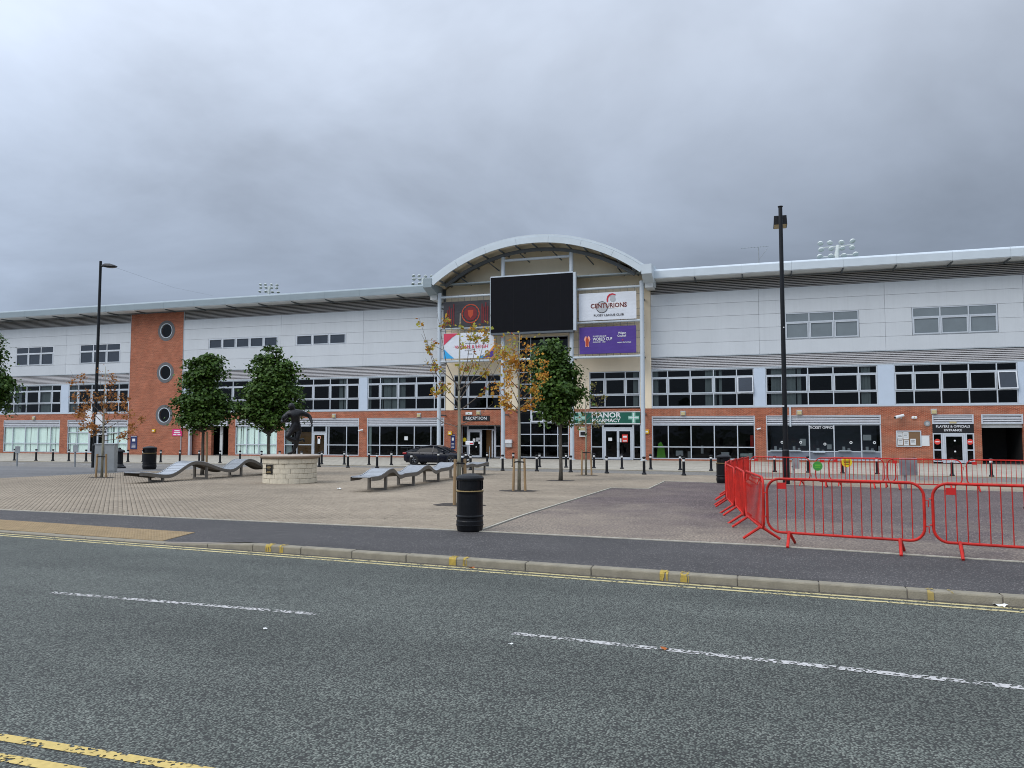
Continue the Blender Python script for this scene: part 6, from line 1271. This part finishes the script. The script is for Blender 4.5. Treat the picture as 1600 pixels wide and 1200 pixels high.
for sgn in (-1, 1):
    side = [(-1.95, .985), (-1.55, 1.12), (-1.0, 1.28), (-.3, 1.35), (.25, 1.325), (.7, 1.165), (1.18, .91)]
    lp(MB().tube([(x, sgn * (np.interp(x, [g_[0] for g_ in gst], [g_[1] for g_ in gst]) + .03), z + .0) for x, z in side], .035, 5), 'roof_rail', 'car_paint', car)
    for xp in (.0, -.95): zt = float(np.interp(xp, [s_[0] for s_ in side], [s_[1] for s_ in side])); lp(MB().add([(xp - .045, sgn * .835, .94), (xp + .045, sgn * .835, .94), (xp + .03, sgn * .665, zt - .02), (xp - .05, sgn * .665, zt - .02)], [(0, 1, 2, 3)]), 'pillar', 'car_paint', car)
    for xp in (1.02, .02, -1.02): lp(MB().box(xp - .005, xp + .005, min(sgn * .88, sgn * .922), max(sgn * .88, sgn * .922), .30, .92), 'door_gap', 'dark_void', car)
    for xp in (.15, -.85): lp(MB().bbox(xp, xp + .2, min(sgn * .90, sgn * .94), max(sgn * .90, sgn * .94), .77, .80, .008), 'door_handle', 'car_paint', car)
    lp(MB().bbox(.72, .90, min(sgn * .86, sgn * 1.04), max(sgn * .86, sgn * 1.04), .93, 1.06, .03), 'mirror', 'car_paint', car)
    lp(MB().bbox(-2.31, -2.02, min(sgn * .60, sgn * .875), max(sgn * .60, sgn * .875), .76, .90, .03), 'rear_light', 'tail_red', car)
    lp(MB().bbox(2.02, 2.27, min(sgn * .50, sgn * .82), max(sgn * .50, sgn * .82), .555, .665, .03), 'headlight', 'lamp_clear', car)
    for xw in (-1.42, 1.40):
        b_ = MB(); prof = [(.20, -.10), (.31, -.11), (.335, -.09), (.345, -.04), (.345, .04), (.335, .09), (.31, .11), (.20, .10)]; n_ = 24; vs = []
        for rr_, yy in prof:
            for k in range(n_): t_ = 2 * math.pi * k / n_; vs.append((xw + rr_ * math.cos(t_), sgn * .82 + yy, .345 + rr_ * math.sin(t_)))
        b_.add(vs, [(i * n_ + k, i * n_ + (k + 1) % n_, (i + 1) * n_ + (k + 1) % n_, (i + 1) * n_ + k) for i in range(7) for k in range(n_)]); wh = lp(b_, 'wheel', 'rubber', car)
        yo = sgn * .915; lp(MB().disc_y(xw, .345, yo, .245, 24, .215, yo + .02 * -sgn), 'rim', 'alloy', wh); lp(MB().disc_y(xw, .345, sgn * .86, .24, 20, 0, sgn * .85), 'brake_disc', 'dark_void', wh)
        for k in range(5):
            t_ = 2 * math.pi * k / 5 + .3
            for dt in (-.09, .09): lp(MB().tube([(xw + .04 * math.cos(t_), yo, .345 + .04 * math.sin(t_)), (xw + .225 * math.cos(t_ + dt), yo - sgn * .01, .345 + .225 * math.sin(t_ + dt))], .016, 4), 'spoke', 'alloy', wh)
        lp(MB().disc_y(xw, .345, sgn * .9 if sgn < 0 else .88, .385, 24, .35, sgn * .84), 'wheel_arch', 'dark_void', car)
lp(MB().bbox(2.24, 2.345, -.36, .36, .43, .56, .03), 'grille', 'dark_void', car); lp(MB().box(2.33, 2.355, -.26, .26, .32, .42), 'number_plate', 'white', car); lp(MB().box(-2.345, -2.32, -.26, .26, .50, .60), 'number_plate', 'yellow', car)

# ------------------------------------------------------------------ red crowd barriers
def make_barrier():
    r_ = thing('crowd_barrier', '', 'barrier', (0, 0, 0), 0, 'red steel crowd barriers'); W, H0, H1, rc, tr = 2.24, .20, 1.05, .20, .021
    pts = []
    for cx, cz, a0 in ((W - rc, H1 - rc, 0), (rc, H1 - rc, 90), (rc, H0 + rc, 180), (W - rc, H0 + rc, 270)):
        for k in range(7): a = R(a0 + 15 * k); pts.append((cx + rc * math.cos(a), 0, cz + rc * math.sin(a)))
    pts.append(pts[0]); lp(MB().tube(pts, tr, 8, False), 'frame', 'red_paint', r_, True)
    nb = 15
    for i in range(nb):
        x = .16 + (W - .32) * i / (nb - 1); e = 0
        if x < rc: e = rc - math.sqrt(rc * rc - (rc - x) ** 2)
        if x > W - rc: e = rc - math.sqrt(rc * rc - (x - W + rc) ** 2)
        lp(MB().tube([(x, 0, H0 + e), (x, 0, H1 - e)], .0075, 6), 'bar', 'red_paint', r_)
    for x in (.33, W - .33):   # splayed feet: flattened tubes reaching out to both sides
        for sg in (-1, 1): 
            lp(MB().tube([(x, 0, H0 + .01), (x + .03, sg * .30, .012)], [.026, .022], 8), 'foot', 'red_paint', r_)
    lp(MB().box(.17, .30, -.010, .010, H1 - .16, H1 - .06), 'plate', 'red_plate', r_)
    for z in (.42, .80):
        lp(MB().tube([(W + .02, 0, z), (W + .055, 0, z), (W + .055, 0, z - .10)], .008, 5), 'hook', 'red_paint', r_); lp(MB().tube([(-.015, -.03, z + .02), (-.045, 0, z + .02), (-.015, .03, z + .02)], .008, 5), 'eye', 'red_paint', r_)
    return r_
bar0 = make_barrier(); used = False
def place_barrier(p, q, label):
    global used
    a = math.atan2(q[1] - p[1], q[0] - p[0]); z = gz((p[1] + q[1]) / 2); dz = gz(q[1]) - gz(p[1])
    if not used: o = bar0; o.location = (p[0], p[1], gz(p[1])); o.rotation_euler = (0, 0, a); o['label'] = label; used = True
    else: o = dup(bar0, (p[0], p[1], gz(p[1])), a, label)
    return o
for p, q, l in (((.08, 13.17), (2.29, 12.67), 'red crowd barrier nearest the road, left of the two in front'), ((2.38, 12.68), (4.6, 12.2), 'red crowd barrier nearest the road, cut by the right edge'),
    ((-.30, 15.62), (.03, 13.38), 'first red barrier of the side run behind the front corner'), ((-.55, 17.9), (-.32, 15.68), 'second red barrier of the side run going back'), ((-.84, 20.2), (-.58, 17.96), 'third red barrier of the side run going back'), ((-.95, 22.5), (-.86, 20.26), 'fourth red barrier of the side run, seen edge on'), ((-.92, 24.8), (-.95, 22.56), 'fifth red barrier of the side run, seen edge on'), ((-.78, 27.05), (-.90, 24.86), 'sixth red barrier of the side run, seen edge on'), ((-.62, 29.3), (-.78, 27.1), 'seventh red barrier of the side run, seen edge on'), ((-.45, 31.4), (-.62, 29.36), 'last red barrier of the side run beside the far bin'),
    ((-.40, 31.45), (1.80, 30.7), 'red barrier of the back row around the lamp post'), ((1.88, 30.1), (4.10, 29.75), 'red barrier of the back row by the green round sign'), ((2.42, 31.2), (4.6, 30.7), 'red barrier standing behind the back row at the yellow sign'), ((4.2, 29.7), (6.42, 29.35), 'red barrier of the back row before the players entrance'), ((6.55, 29.3), (8.75, 28.9), 'red barrier of the back row before the garage opening'), ((8.85, 28.85), (11.05, 28.45), 'red barrier of the back row at the right picture edge')):
    place_barrier(p, q, l)
# ------------------------------------------------------------------ street furniture and small things
r = thing('utility_cabinet', 'tall grey utility cabinet behind the young rust-leaved tree', 'cabinet', (-31.5, 30.9, gz(30.9)), R(32))
lp(MB().bbox(-.55, .38, -.3, .3, .0, 1.38, .015), 'cabinet_body', 'cabinet', r); lp(MB().bbox(-.53, -.10, -.318, -.302, .06, 1.30, .004), 'door', 'cabinet', r); lp(MB().bbox(-.07, .36, -.318, -.302, .06, 1.30, .004), 'door', 'cabinet', r); lp(MB().box(-.14, -.11, -.33, -.319, .6, .75), 'handle', 'dark_steel', r); lp(MB().bbox(-.58, .41, -.33, .33, 1.381, 1.42, .01), 'roof_cap', 'grey_box', r)
def sign_post(label, x, y, h, rz, plate=(.34, .42), ph=None):
    r_ = thing('sign_post', label, 'sign post', (x, y, gz(y)), rz, 'grey posts with sign plates seen from behind')
    lp(MB().tube([(0, 0, -.05), (0, 0, h)], .05, 8), 'post', 'galv', r_); z1 = ph or h - .02
    lp(MB().bbox(-plate[0] / 2 + .08, plate[0] / 2 + .08, -.10, -.062, z1 - plate[1], z1, .01), 'plate', 'galv', r_); lp(MB().box(-.06, .06, -.062, .055, z1 - .12, z1 - .08).box(-.06, .06, -.062, .055, z1 - plate[1] + .06, z1 - plate[1] + .1), 'clamp', 'dark_steel', r_)
sign_post('grey post with small box plate at the left edge of the side road', -43.2, 35.5, 1.22, R(10)); sign_post('grey post with small box plate left of the black lamp post', -39.2, 36.0, 1.32, R(10))
sign_post('grey post with square plate seen from behind inside the barriers', 4.78, 29.9, 1.05, R(17), (.62, .60), 1.08); sign_post('grey plate on a post just right of the lamp post', 1.25, 33.4, 1.00, R(17), (.26, .48), 1.03)
r = thing('round_sign', 'yellow round sign on a thin post behind the red barriers', 'sign', (3.22, 33.2, gz(33.2)), R(12)); lp(MB().tube([(0, 0, 0), (0, 0, .95)], .03, 8), 'post', 'galv', r); d_ = lp(MB().disc_y(0, .84, -.05, .20, 28, 0, -.03), 'disc', 'sign_yellow', r)
lp(MB().box(-.13, .13, -.057, -.052, .87, .90).box(-.12, .12, -.057, -.052, .81, .835).box(-.10, .10, -.057, -.052, .75, .77), 'print', 'sign_black', d_)
r = thing('round_sign', 'green round sign hanging low on the back barrier', 'sign', (1.93, 30.0, gz(30) + .42), R(12)); d_ = lp(MB().disc_y(0, .34, -.06, .17, 28, 0, -.04), 'disc', 'sign_green', r); lp(MB().box(-.10, .10, -.067, -.062, .36, .39).box(-.08, .08, -.067, -.062, .29, .315), 'print', 'lime', d_); lp(MB().tube([(0, -.05, .48), (0, -.02, .62)], .008, 5), 'tie', 'dark_steel', r)
r = thing('traffic_cone', 'orange traffic cone at the right picture edge behind the barriers', 'cone', (6.32, 21.9, gz(21.9))); lp(MB().bbox(-.19, .19, -.19, .19, 0, .04, .02), 'base', 'rubber', r); lp(MB().lathe([(.145, .04), (.10, .22)], 18), 'cone', 'orange', r, True); lp(MB().lathe([(.10, .22), (.065, .36)], 18), 'reflective_band', 'white', r, True); lp(MB().lathe([(.065, .36), (.03, .50), (.001, .505)], 18), 'tip', 'orange', r, True)
r = thing('sanitiser_stand', 'white sanitiser stand before the reception doors', 'stand', (-22.55, 58.6, -.38)); lp(MB().tube([(0, 0, 0), (0, 0, 1.15)], .03, 8), 'pole', 'white', r); lp(MB().bbox(-.32, .35, -.12, .12, 1.15, 1.45, .03), 'head_panel', 'white', r); lp(MB().lathe([(.2, 0), (.2, .02), (.05, .04)], 16), 'foot', 'white', r); lp(MB().box(.05, .33, -.127, -.122, 1.2, 1.3), 'print', 'print_red', r)
r = thing('stanchion', 'slim metal queue post in front of the reception', 'queue post', (-20.9, 58.8, -.38)); lp(MB().tube([(0, 0, 0), (0, 0, .95)], .03, 8), 'pole', 'galv', r); lp(MB().lathe([(.17, 0), (.17, .02), (.04, .04)], 16), 'foot', 'galv', r); lp(MB().lathe([(.045, .95), (.045, 1.02), (.001, 1.03)], 12), 'head', 'dark_steel', r)
def litter(label, x, y, z, s, mat, cat='litter', name='litter_scrap'):
    vs = []; b_ = MB()
    for j in range(4):
        for i in range(4): vs.append((s * (i / 3 - .5) * 1.4, s * (j / 3 - .5) * .8, rnd.uniform(.003, .35) * s))
    b_.add(vs, [(j * 4 + i, j * 4 + i + 1, j * 4 + i + 5, j * 4 + i + 4) for j in range(3) for i in range(3)]); o = b_.build(name, mat); o.location = (x, y, z); o.rotation_euler = (0, 0, rnd.uniform(0, 6)); tag(o, label, cat)
litter('crumpled white scrap on the paving by the near end of the right bench', -13.2, 22.4, gz(22.4) + .004, .16, 'litter'); litter('small white scrap on the paving right of the bench legs', -9.35, 23.1, gz(23.1) + .004, .11, 'litter')
litter('flattened white packet in the gutter at the right', 2.46, vf(2.46) - .05, -.105, .10, 'litter'); litter('brown fallen leaf on the white centre line', -.83, 6.87, -.078, .05, 'leaf_brown', 'leaf', 'fallen_leaf'); litter('brown fallen leaf against the kerb', -3.9, vf(-3.9) - .1, -.104, .07, 'leaf_brown', 'leaf', 'fallen_leaf')
litter('small white chip on the road below the centre line', -2.15, 6.62, -.083, .03, 'litter'); litter('small pale chip on the road near the left dash', -4.55, 6.4, -.084, .035, 'litter')

# ------------------------------------------------------------------ trees
def leaves(name, P, N, S, mat, parent):
    """one folded leaf (two triangles) per point"""
    n_ = len(P); N = N / np.linalg.norm(N, axis=1)[:, None]; rnd_ = nrs.normal(size=(n_, 3)); T_ = np.cross(N, rnd_); T_ /= np.linalg.norm(T_, axis=1)[:, None]; B_ = np.cross(N, T_); S = S[:, None]
    V = np.stack([P - T_ * S * .5, P + B_ * S * .42 + T_ * S * .05 + N * S * .14, P + T_ * S * .55, P - B_ * S * .42 + T_ * S * .05 + N * S * .14], 1).reshape(-1, 3)
    idx = (np.arange(n_) * 4)[:, None] + np.array([[0, 2, 1, 0, 3, 2]]); F_ = idx.reshape(-1)
    me = bpy.data.meshes.new(name); me.vertices.add(len(V)); me.vertices.foreach_set('co', V.ravel()); nf = len(F_) // 3; me.loops.add(len(F_)); me.loops.foreach_set('vertex_index', F_.astype(np.int32)); me.polygons.add(nf)
    me.polygons.foreach_set('loop_start', np.arange(nf, dtype=np.int32) * 3); me.polygons.foreach_set('loop_total', np.full(nf, 3, np.int32)); me.materials.append(M[mat]); me.update(calc_edges=True)
    o = bpy.data.objects.new(name, me); col.objects.link(o); o.parent = parent; return o
def soil_ring(r_, rad=.45):
    b_ = MB(); vs = [(0, 0, .012)]; n_ = 18
    for k in range(n_): a = 2 * math.pi * k / n_; q = rad * rnd.uniform(.8, 1.1); vs.append((q * math.cos(a) * 1.25, q * math.sin(a) * .8, .006))
    b_.add(vs, [(0, 1 + k, 1 + (k + 1) % n_) for k in range(n_)]); lp(b_, 'soil', 'soil', r_)
def stakes(r_, offs, h):
    for dx_, dy_ in offs: lp(MB().tube([(dx_, dy_, -.05), (dx_ * .85, dy_ * .85, h)], [.045, .04], 8), 'stake', 'stake', r_)
    (a, b_), (c, d_) = offs[0], offs[-1]; lp(MB().tube([(a * .86, b_ * .86 - .03, h - .12), (0, -.08, h - .10), (c * .86, d_ * .86 - .03, h - .12)], .022, 6), 'tie_strap', 'rubber', r_)
def cam_right(dx_, dd=0.0):
    """offset dx to the viewer's right and dd away, as world x, y"""
    c, s_ = math.cos(R(17.9)), math.sin(R(17.9)); return dx_ * c - dd * s_, dx_ * s_ + dd * c
def green_tree(label, x, y, trunk_h, lobes, n_clump, seed, lean=(0, 0), grp='bushy green street trees', leaf=.15, mat='leaf_green', sc_=.80):
    rs_ = np.random.RandomState(seed); r_ = thing('street_tree', label, 'tree', (x, y, gz(y)), 0, grp)
    lobes = [(a_, b_, c_, d_ * sc_, e_ * .9) for a_, b_, c_, d_, e_ in lobes]; top = max(l_[2] for l_ in lobes)
    lp(MB().tube([(0, 0, -.05), (.02, 0, .5), (lean[0] * .5, lean[1] * .5, trunk_h * .6), (lean[0], lean[1], trunk_h), (lean[0] * .9, lean[1] * .9, top)], [.10, .075, .068, .06, .015], 10), 'trunk', 'bark_dark', r_, True)
    wgt = np.array([l_[3] * l_[3] * l_[4] for l_ in lobes]); wgt /= wgt.sum(); Pn, Nn, Sn = [], [], []; br = MB()
    for i in range(n_clump):
        lx, ld, lz, lr, lh = lobes[rs_.choice(len(lobes), p=wgt)]
        d = rs_.normal(size=3); d /= np.linalg.norm(d); rr = rs_.uniform(.35, 1.0) ** .45 * (rs_.uniform(1.1, 1.38) if rs_.rand() < .2 else 1.0)
        ox, oy = cam_right(lx, ld); cx, cy, cz = ox + d[0] * lr * rr, oy + d[1] * lr * rr, lz + d[2] * lh * rr
        if i % 4 == 0:
            h0 = max(trunk_h * .85, cz - .9 - .3 * rs_.rand()); br.tube([(lean[0], lean[1], min(h0, top)), (lean[0] + (cx - lean[0]) * .5, lean[1] + (cy - lean[1]) * .5, (h0 + cz) / 2 - .05), (cx, cy, cz)], [.03, .018, .006], 5)
        m_ = rs_.randint(24, 62); rad = rs_.uniform(.10, .31)
        q = rs_.normal(size=(m_, 3)) * np.array([rad, rad, rad * .42]); q[:, 2] -= (q[:, 0] ** 2 + q[:, 1] ** 2) * .6
        Pn.append(q + (cx, cy, cz)); out = np.array([d[0] * .6, d[1] * .6, .75]); Nn.append(out + rs_.normal(size=(m_, 3)) * .45); Sn.append(rs_.uniform(.7, 1.25, m_) * leaf)
    lp(br, 'branches', 'bark_dark', r_); leaves('crown', np.concatenate(Pn), np.concatenate(Nn), np.concatenate(Sn), mat, r_); return r_
t = green_tree('bushy round green tree between the brick tower and the statue', -24.69, 29.67, 2.3, [(.05, 0, 5.0, .74, .62), (-.45, 0, 4.75, .45, .5), (-.1, 0, 4.25, .78, .5), (.05, 0, 3.55, 1.0, .5), (-.8, 0, 3.4, .5, .32), (.8, 0, 3.35, .5, .42), (-.25, 0, 2.85, .9, .45), (.5, 0, 2.85, .6, .4), (-.5, 0, 2.5, .45, .3), (.1, 0, 2.45, .45, .3)], 300, 3); soil_ring(t)
lp(MB().tube([(.32, -.1, 0), (.30, -.1, 2.0)], .05, 8), 'stake', 'stake', t)
t = green_tree('large bushy green tree standing behind the statue', -22.0, 30.9, 2.2, [(.10, 0, 5.65, .42, .55), (-.45, 0, 5.15, .42, .5), (.85, 0, 5.05, .32, .42), (.1, 0, 4.7, .9, .5), (.5, 0, 4.4, .6, .6), (-.1, 0, 3.9, 1.2, .55), (.65, 0, 3.6, .9, .6), (-1.15, 0, 3.0, .6, .35), (-.6, 0, 3.2, .8, .45), (.9, 0, 3.0, .6, .45), (-.1, 0, 2.75, 1.0, .42), (.2, 0, 2.3, .55, .3)], 450, 5)
t = green_tree('narrow dark green tree in front of the glazed entrance', -7.89, 30.95, 2.5, [(-.35, 0, 5.35, .55, .55), (-.85, 0, 5.2, .35, .4), (-.3, 0, 4.6, .85, .6), (-.1, 0, 3.8, .95, .6), (.75, 0, 3.75, .36, .36), (-.7, 0, 3.9, .5, .5), (-.15, 0, 3.1, .75, .45), (.1, 0, 2.65, .3, .35), (.3, 0, 4.3, .45, .4)], 300, 9); soil_ring(t, .5)
t = green_tree('green tree at the left picture edge, mostly outside the frame', -34.2, 26.0, 2.4, [(.0, 0, 5.2, 1.0, 1.3), (.3, 0, 4.0, 1.2, .9), (.55, 0, 6.0, .6, .6), (.75, 0, 4.1, .85, .5), (.2, 0, 3.3, 1.1, .6)], 330, 13); soil_ring(t)
def sparse_tree(label, x, y, h, limbs, mat, seed, n_leaf, leaf=.11, trunk=.07, bark='bark', clump=.12, tipbias=.35, grp='young staked trees', per=5, bare=0):
    """slender young tree: trunk, long upswept limbs with twigs, leaves in loose bunches along them"""
    rs_ = np.random.RandomState(seed); r_ = thing('young_tree', label, 'tree', (x, y, gz(y)), 0, grp)
    lp(MB().tube([(0, 0, -.05), (.01, 0, h * .35), (-.01, .01, h * .6), (.02, 0, h * .97)], [trunk, trunk * .8, trunk * .5, .008], 10), 'trunk', bark, r_, True)
    seg = []; br = MB()
    for li, (z0, dx_, dz, dd) in enumerate(limbs):
        ox, oy = cam_right(dx_, dd); a = Vector((0, 0, z0)); e = Vector((ox, oy, z0 + dz)); m1 = a.lerp(e, .45) + Vector((ox * .12, oy * .12, -abs(dz) * .10)); pts = [a, a.lerp(m1, .5), m1, m1.lerp(e, .5) + Vector((0, 0, .02)), e]
        L = (e - a).length; br.tube(pts, [.015 * min(1.3, L), .012, .009, .006, .003], 5)
        if li < bare: continue
        seg.append(pts)
        for k in range(rs_.randint(3, 6)):
            f_ = rs_.uniform(.3, .95); i = min(3, int(f_ * 4)); p = pts[i].lerp(pts[i + 1], f_ * 4 - i); d = Vector((rs_.normal(), rs_.normal(), rs_.uniform(.1, 1.0))).normalized() * rs_.uniform(.2, .45) * min(1, L); br.tube([p, p + d * .5, p + d], [.006, .004, .002], 4); seg.append([p, p + d * .3, p + d * .6, p + d * .8, p + d])
    seg.append([Vector((0, 0, h * .6)), Vector((0, 0, h * .7)), Vector((0, 0, h * .8)), Vector((0, 0, h * .9)), Vector((.02, 0, h * .98))]); lp(br, 'branches', 'twig', r_)
    P_, N_, S_ = [], [], []; k = 0
    while k < n_leaf:
        s_ = seg[rs_.randint(len(seg))]; f_ = rs_.uniform(tipbias, 1.0); i = min(3, int(f_ * 4)); p = np.array(s_[i].lerp(s_[i + 1], f_ * 4 - i)); m_ = rs_.randint(2, per + 3)
        q = p + rs_.normal(size=(m_, 3)) * clump * .6; q[:, 2] -= .03; P_.append(q); N_.append(rs_.normal(size=(m_, 3)) * .6 + (0, -.4, .5)); S_.append(rs_.uniform(.6, 1.2, m_) * leaf); k += m_
    leaves('foliage', np.concatenate(P_), np.concatenate(N_), np.concatenate(S_), mat, r_); return r_
L159 = [(1.55, 1.5, .35, 0), (1.75, 1.9, .75, .2), (2.0, 1.3, 1.1, -.2), (2.2, .9, 1.3, .3), (2.6, .5, 1.6, 0), (1.7, -1.0, .5, .2), (2.0, -1.5, 1.4, 0), (2.3, -1.55, 2.3, .1), (2.6, -.9, 1.8, -.3), (2.9, -.35, 1.7, .2), (1.8, -.6, .9, -.4), (2.2, .6, .9, -.5), (3.0, .35, 1.5, .2)]
t = sparse_tree('young staked tree with rust-brown leaves at the far left', -26.79, 25.98, 4.9, L159, 'leaf_rust', 21, 1150, .105, .055, clump=.13, per=6); stakes(t, [cam_right(-.20, -.1), cam_right(.24, -.1)], 1.0); soil_ring(t, .55)
L718 = [(1.95, -.75, .35, .1), (2.0, .85, .55, 0), (2.35, 1.15, 1.5, .2), (2.4, -.85, 1.3, -.1), (2.55, -1.05, 2.2, .2), (2.6, .8, 2.2, -.2), (2.75, .5, 1.9, .4), (2.85, -.55, 2.0, -.3), (3.0, .35, 1.7, 0), (2.9, 1.05, 1.0, -.3), (3.0, -1.0, 1.35, .3)]
t = sparse_tree('sparse young tree with yellow and red leaves behind the near bin', -7.25, 18.09, 5.0, L718, 'leaf_yellow', 23, 560, .095, .058, clump=.10, tipbias=.5, per=5, bare=2); stakes(t, [cam_right(-.10, -.12), cam_right(.17, .1)], 1.15); soil_ring(t, .55)
L812 = [(2.5, -.9, .9, 0), (2.6, -1.05, 1.6, .2), (2.7, .8, .9, -.2), (2.9, .9, 1.4, .1), (2.8, -.55, 1.9, -.3), (3.1, .55, 1.8, .3), (3.3, -.75, 1.3, .3), (3.3, .3, 1.6, -.3), (2.5, .5, .5, .3), (2.55, -.6, .45, -.3), (3.6, -.25, 1.5, 0)]
t = sparse_tree('staked tree with dense orange and yellow leaves before the entrance glazing', -7.5, 23.97, 5.3, L812, 'leaf_orange', 29, 1000, .105, .06, clump=.13, per=6); stakes(t, [cam_right(-.19, -.1), cam_right(.20, -.1)], 1.05); soil_ring(t, .55)
rs2 = np.random.RandomState(4); leaves('foliage', np.array([(rs2.normal() * .35 - .25, rs2.normal() * .3, rs2.uniform(2.7, 5.2)) for _ in range(260)]), rs2.normal(size=(260, 3)) * .6 + (0, -.4, .5), rs2.uniform(.06, .11, 260), 'leaf_yellow', t)
L916 = [(2.3, .8, .9, 0), (2.6, .9, 1.4, .2), (2.5, -.6, 1.0, -.2), (2.8, .5, 1.5, .2), (2.9, -.45, 1.5, 0), (3.2, .3, 1.4, -.2), (2.2, 1.1, .35, .1), (2.3, -.8, .3, .1)]
t = sparse_tree('thin young tree with few small leaves before the pharmacy sign', -8.04, 36.5, 4.95, L916, 'leaf_pale', 31, 420, .085, .05, clump=.11, per=5); stakes(t, [cam_right(-.22, -.1), cam_right(.26, -.1)], 1.2); soil_ring(t, .5)
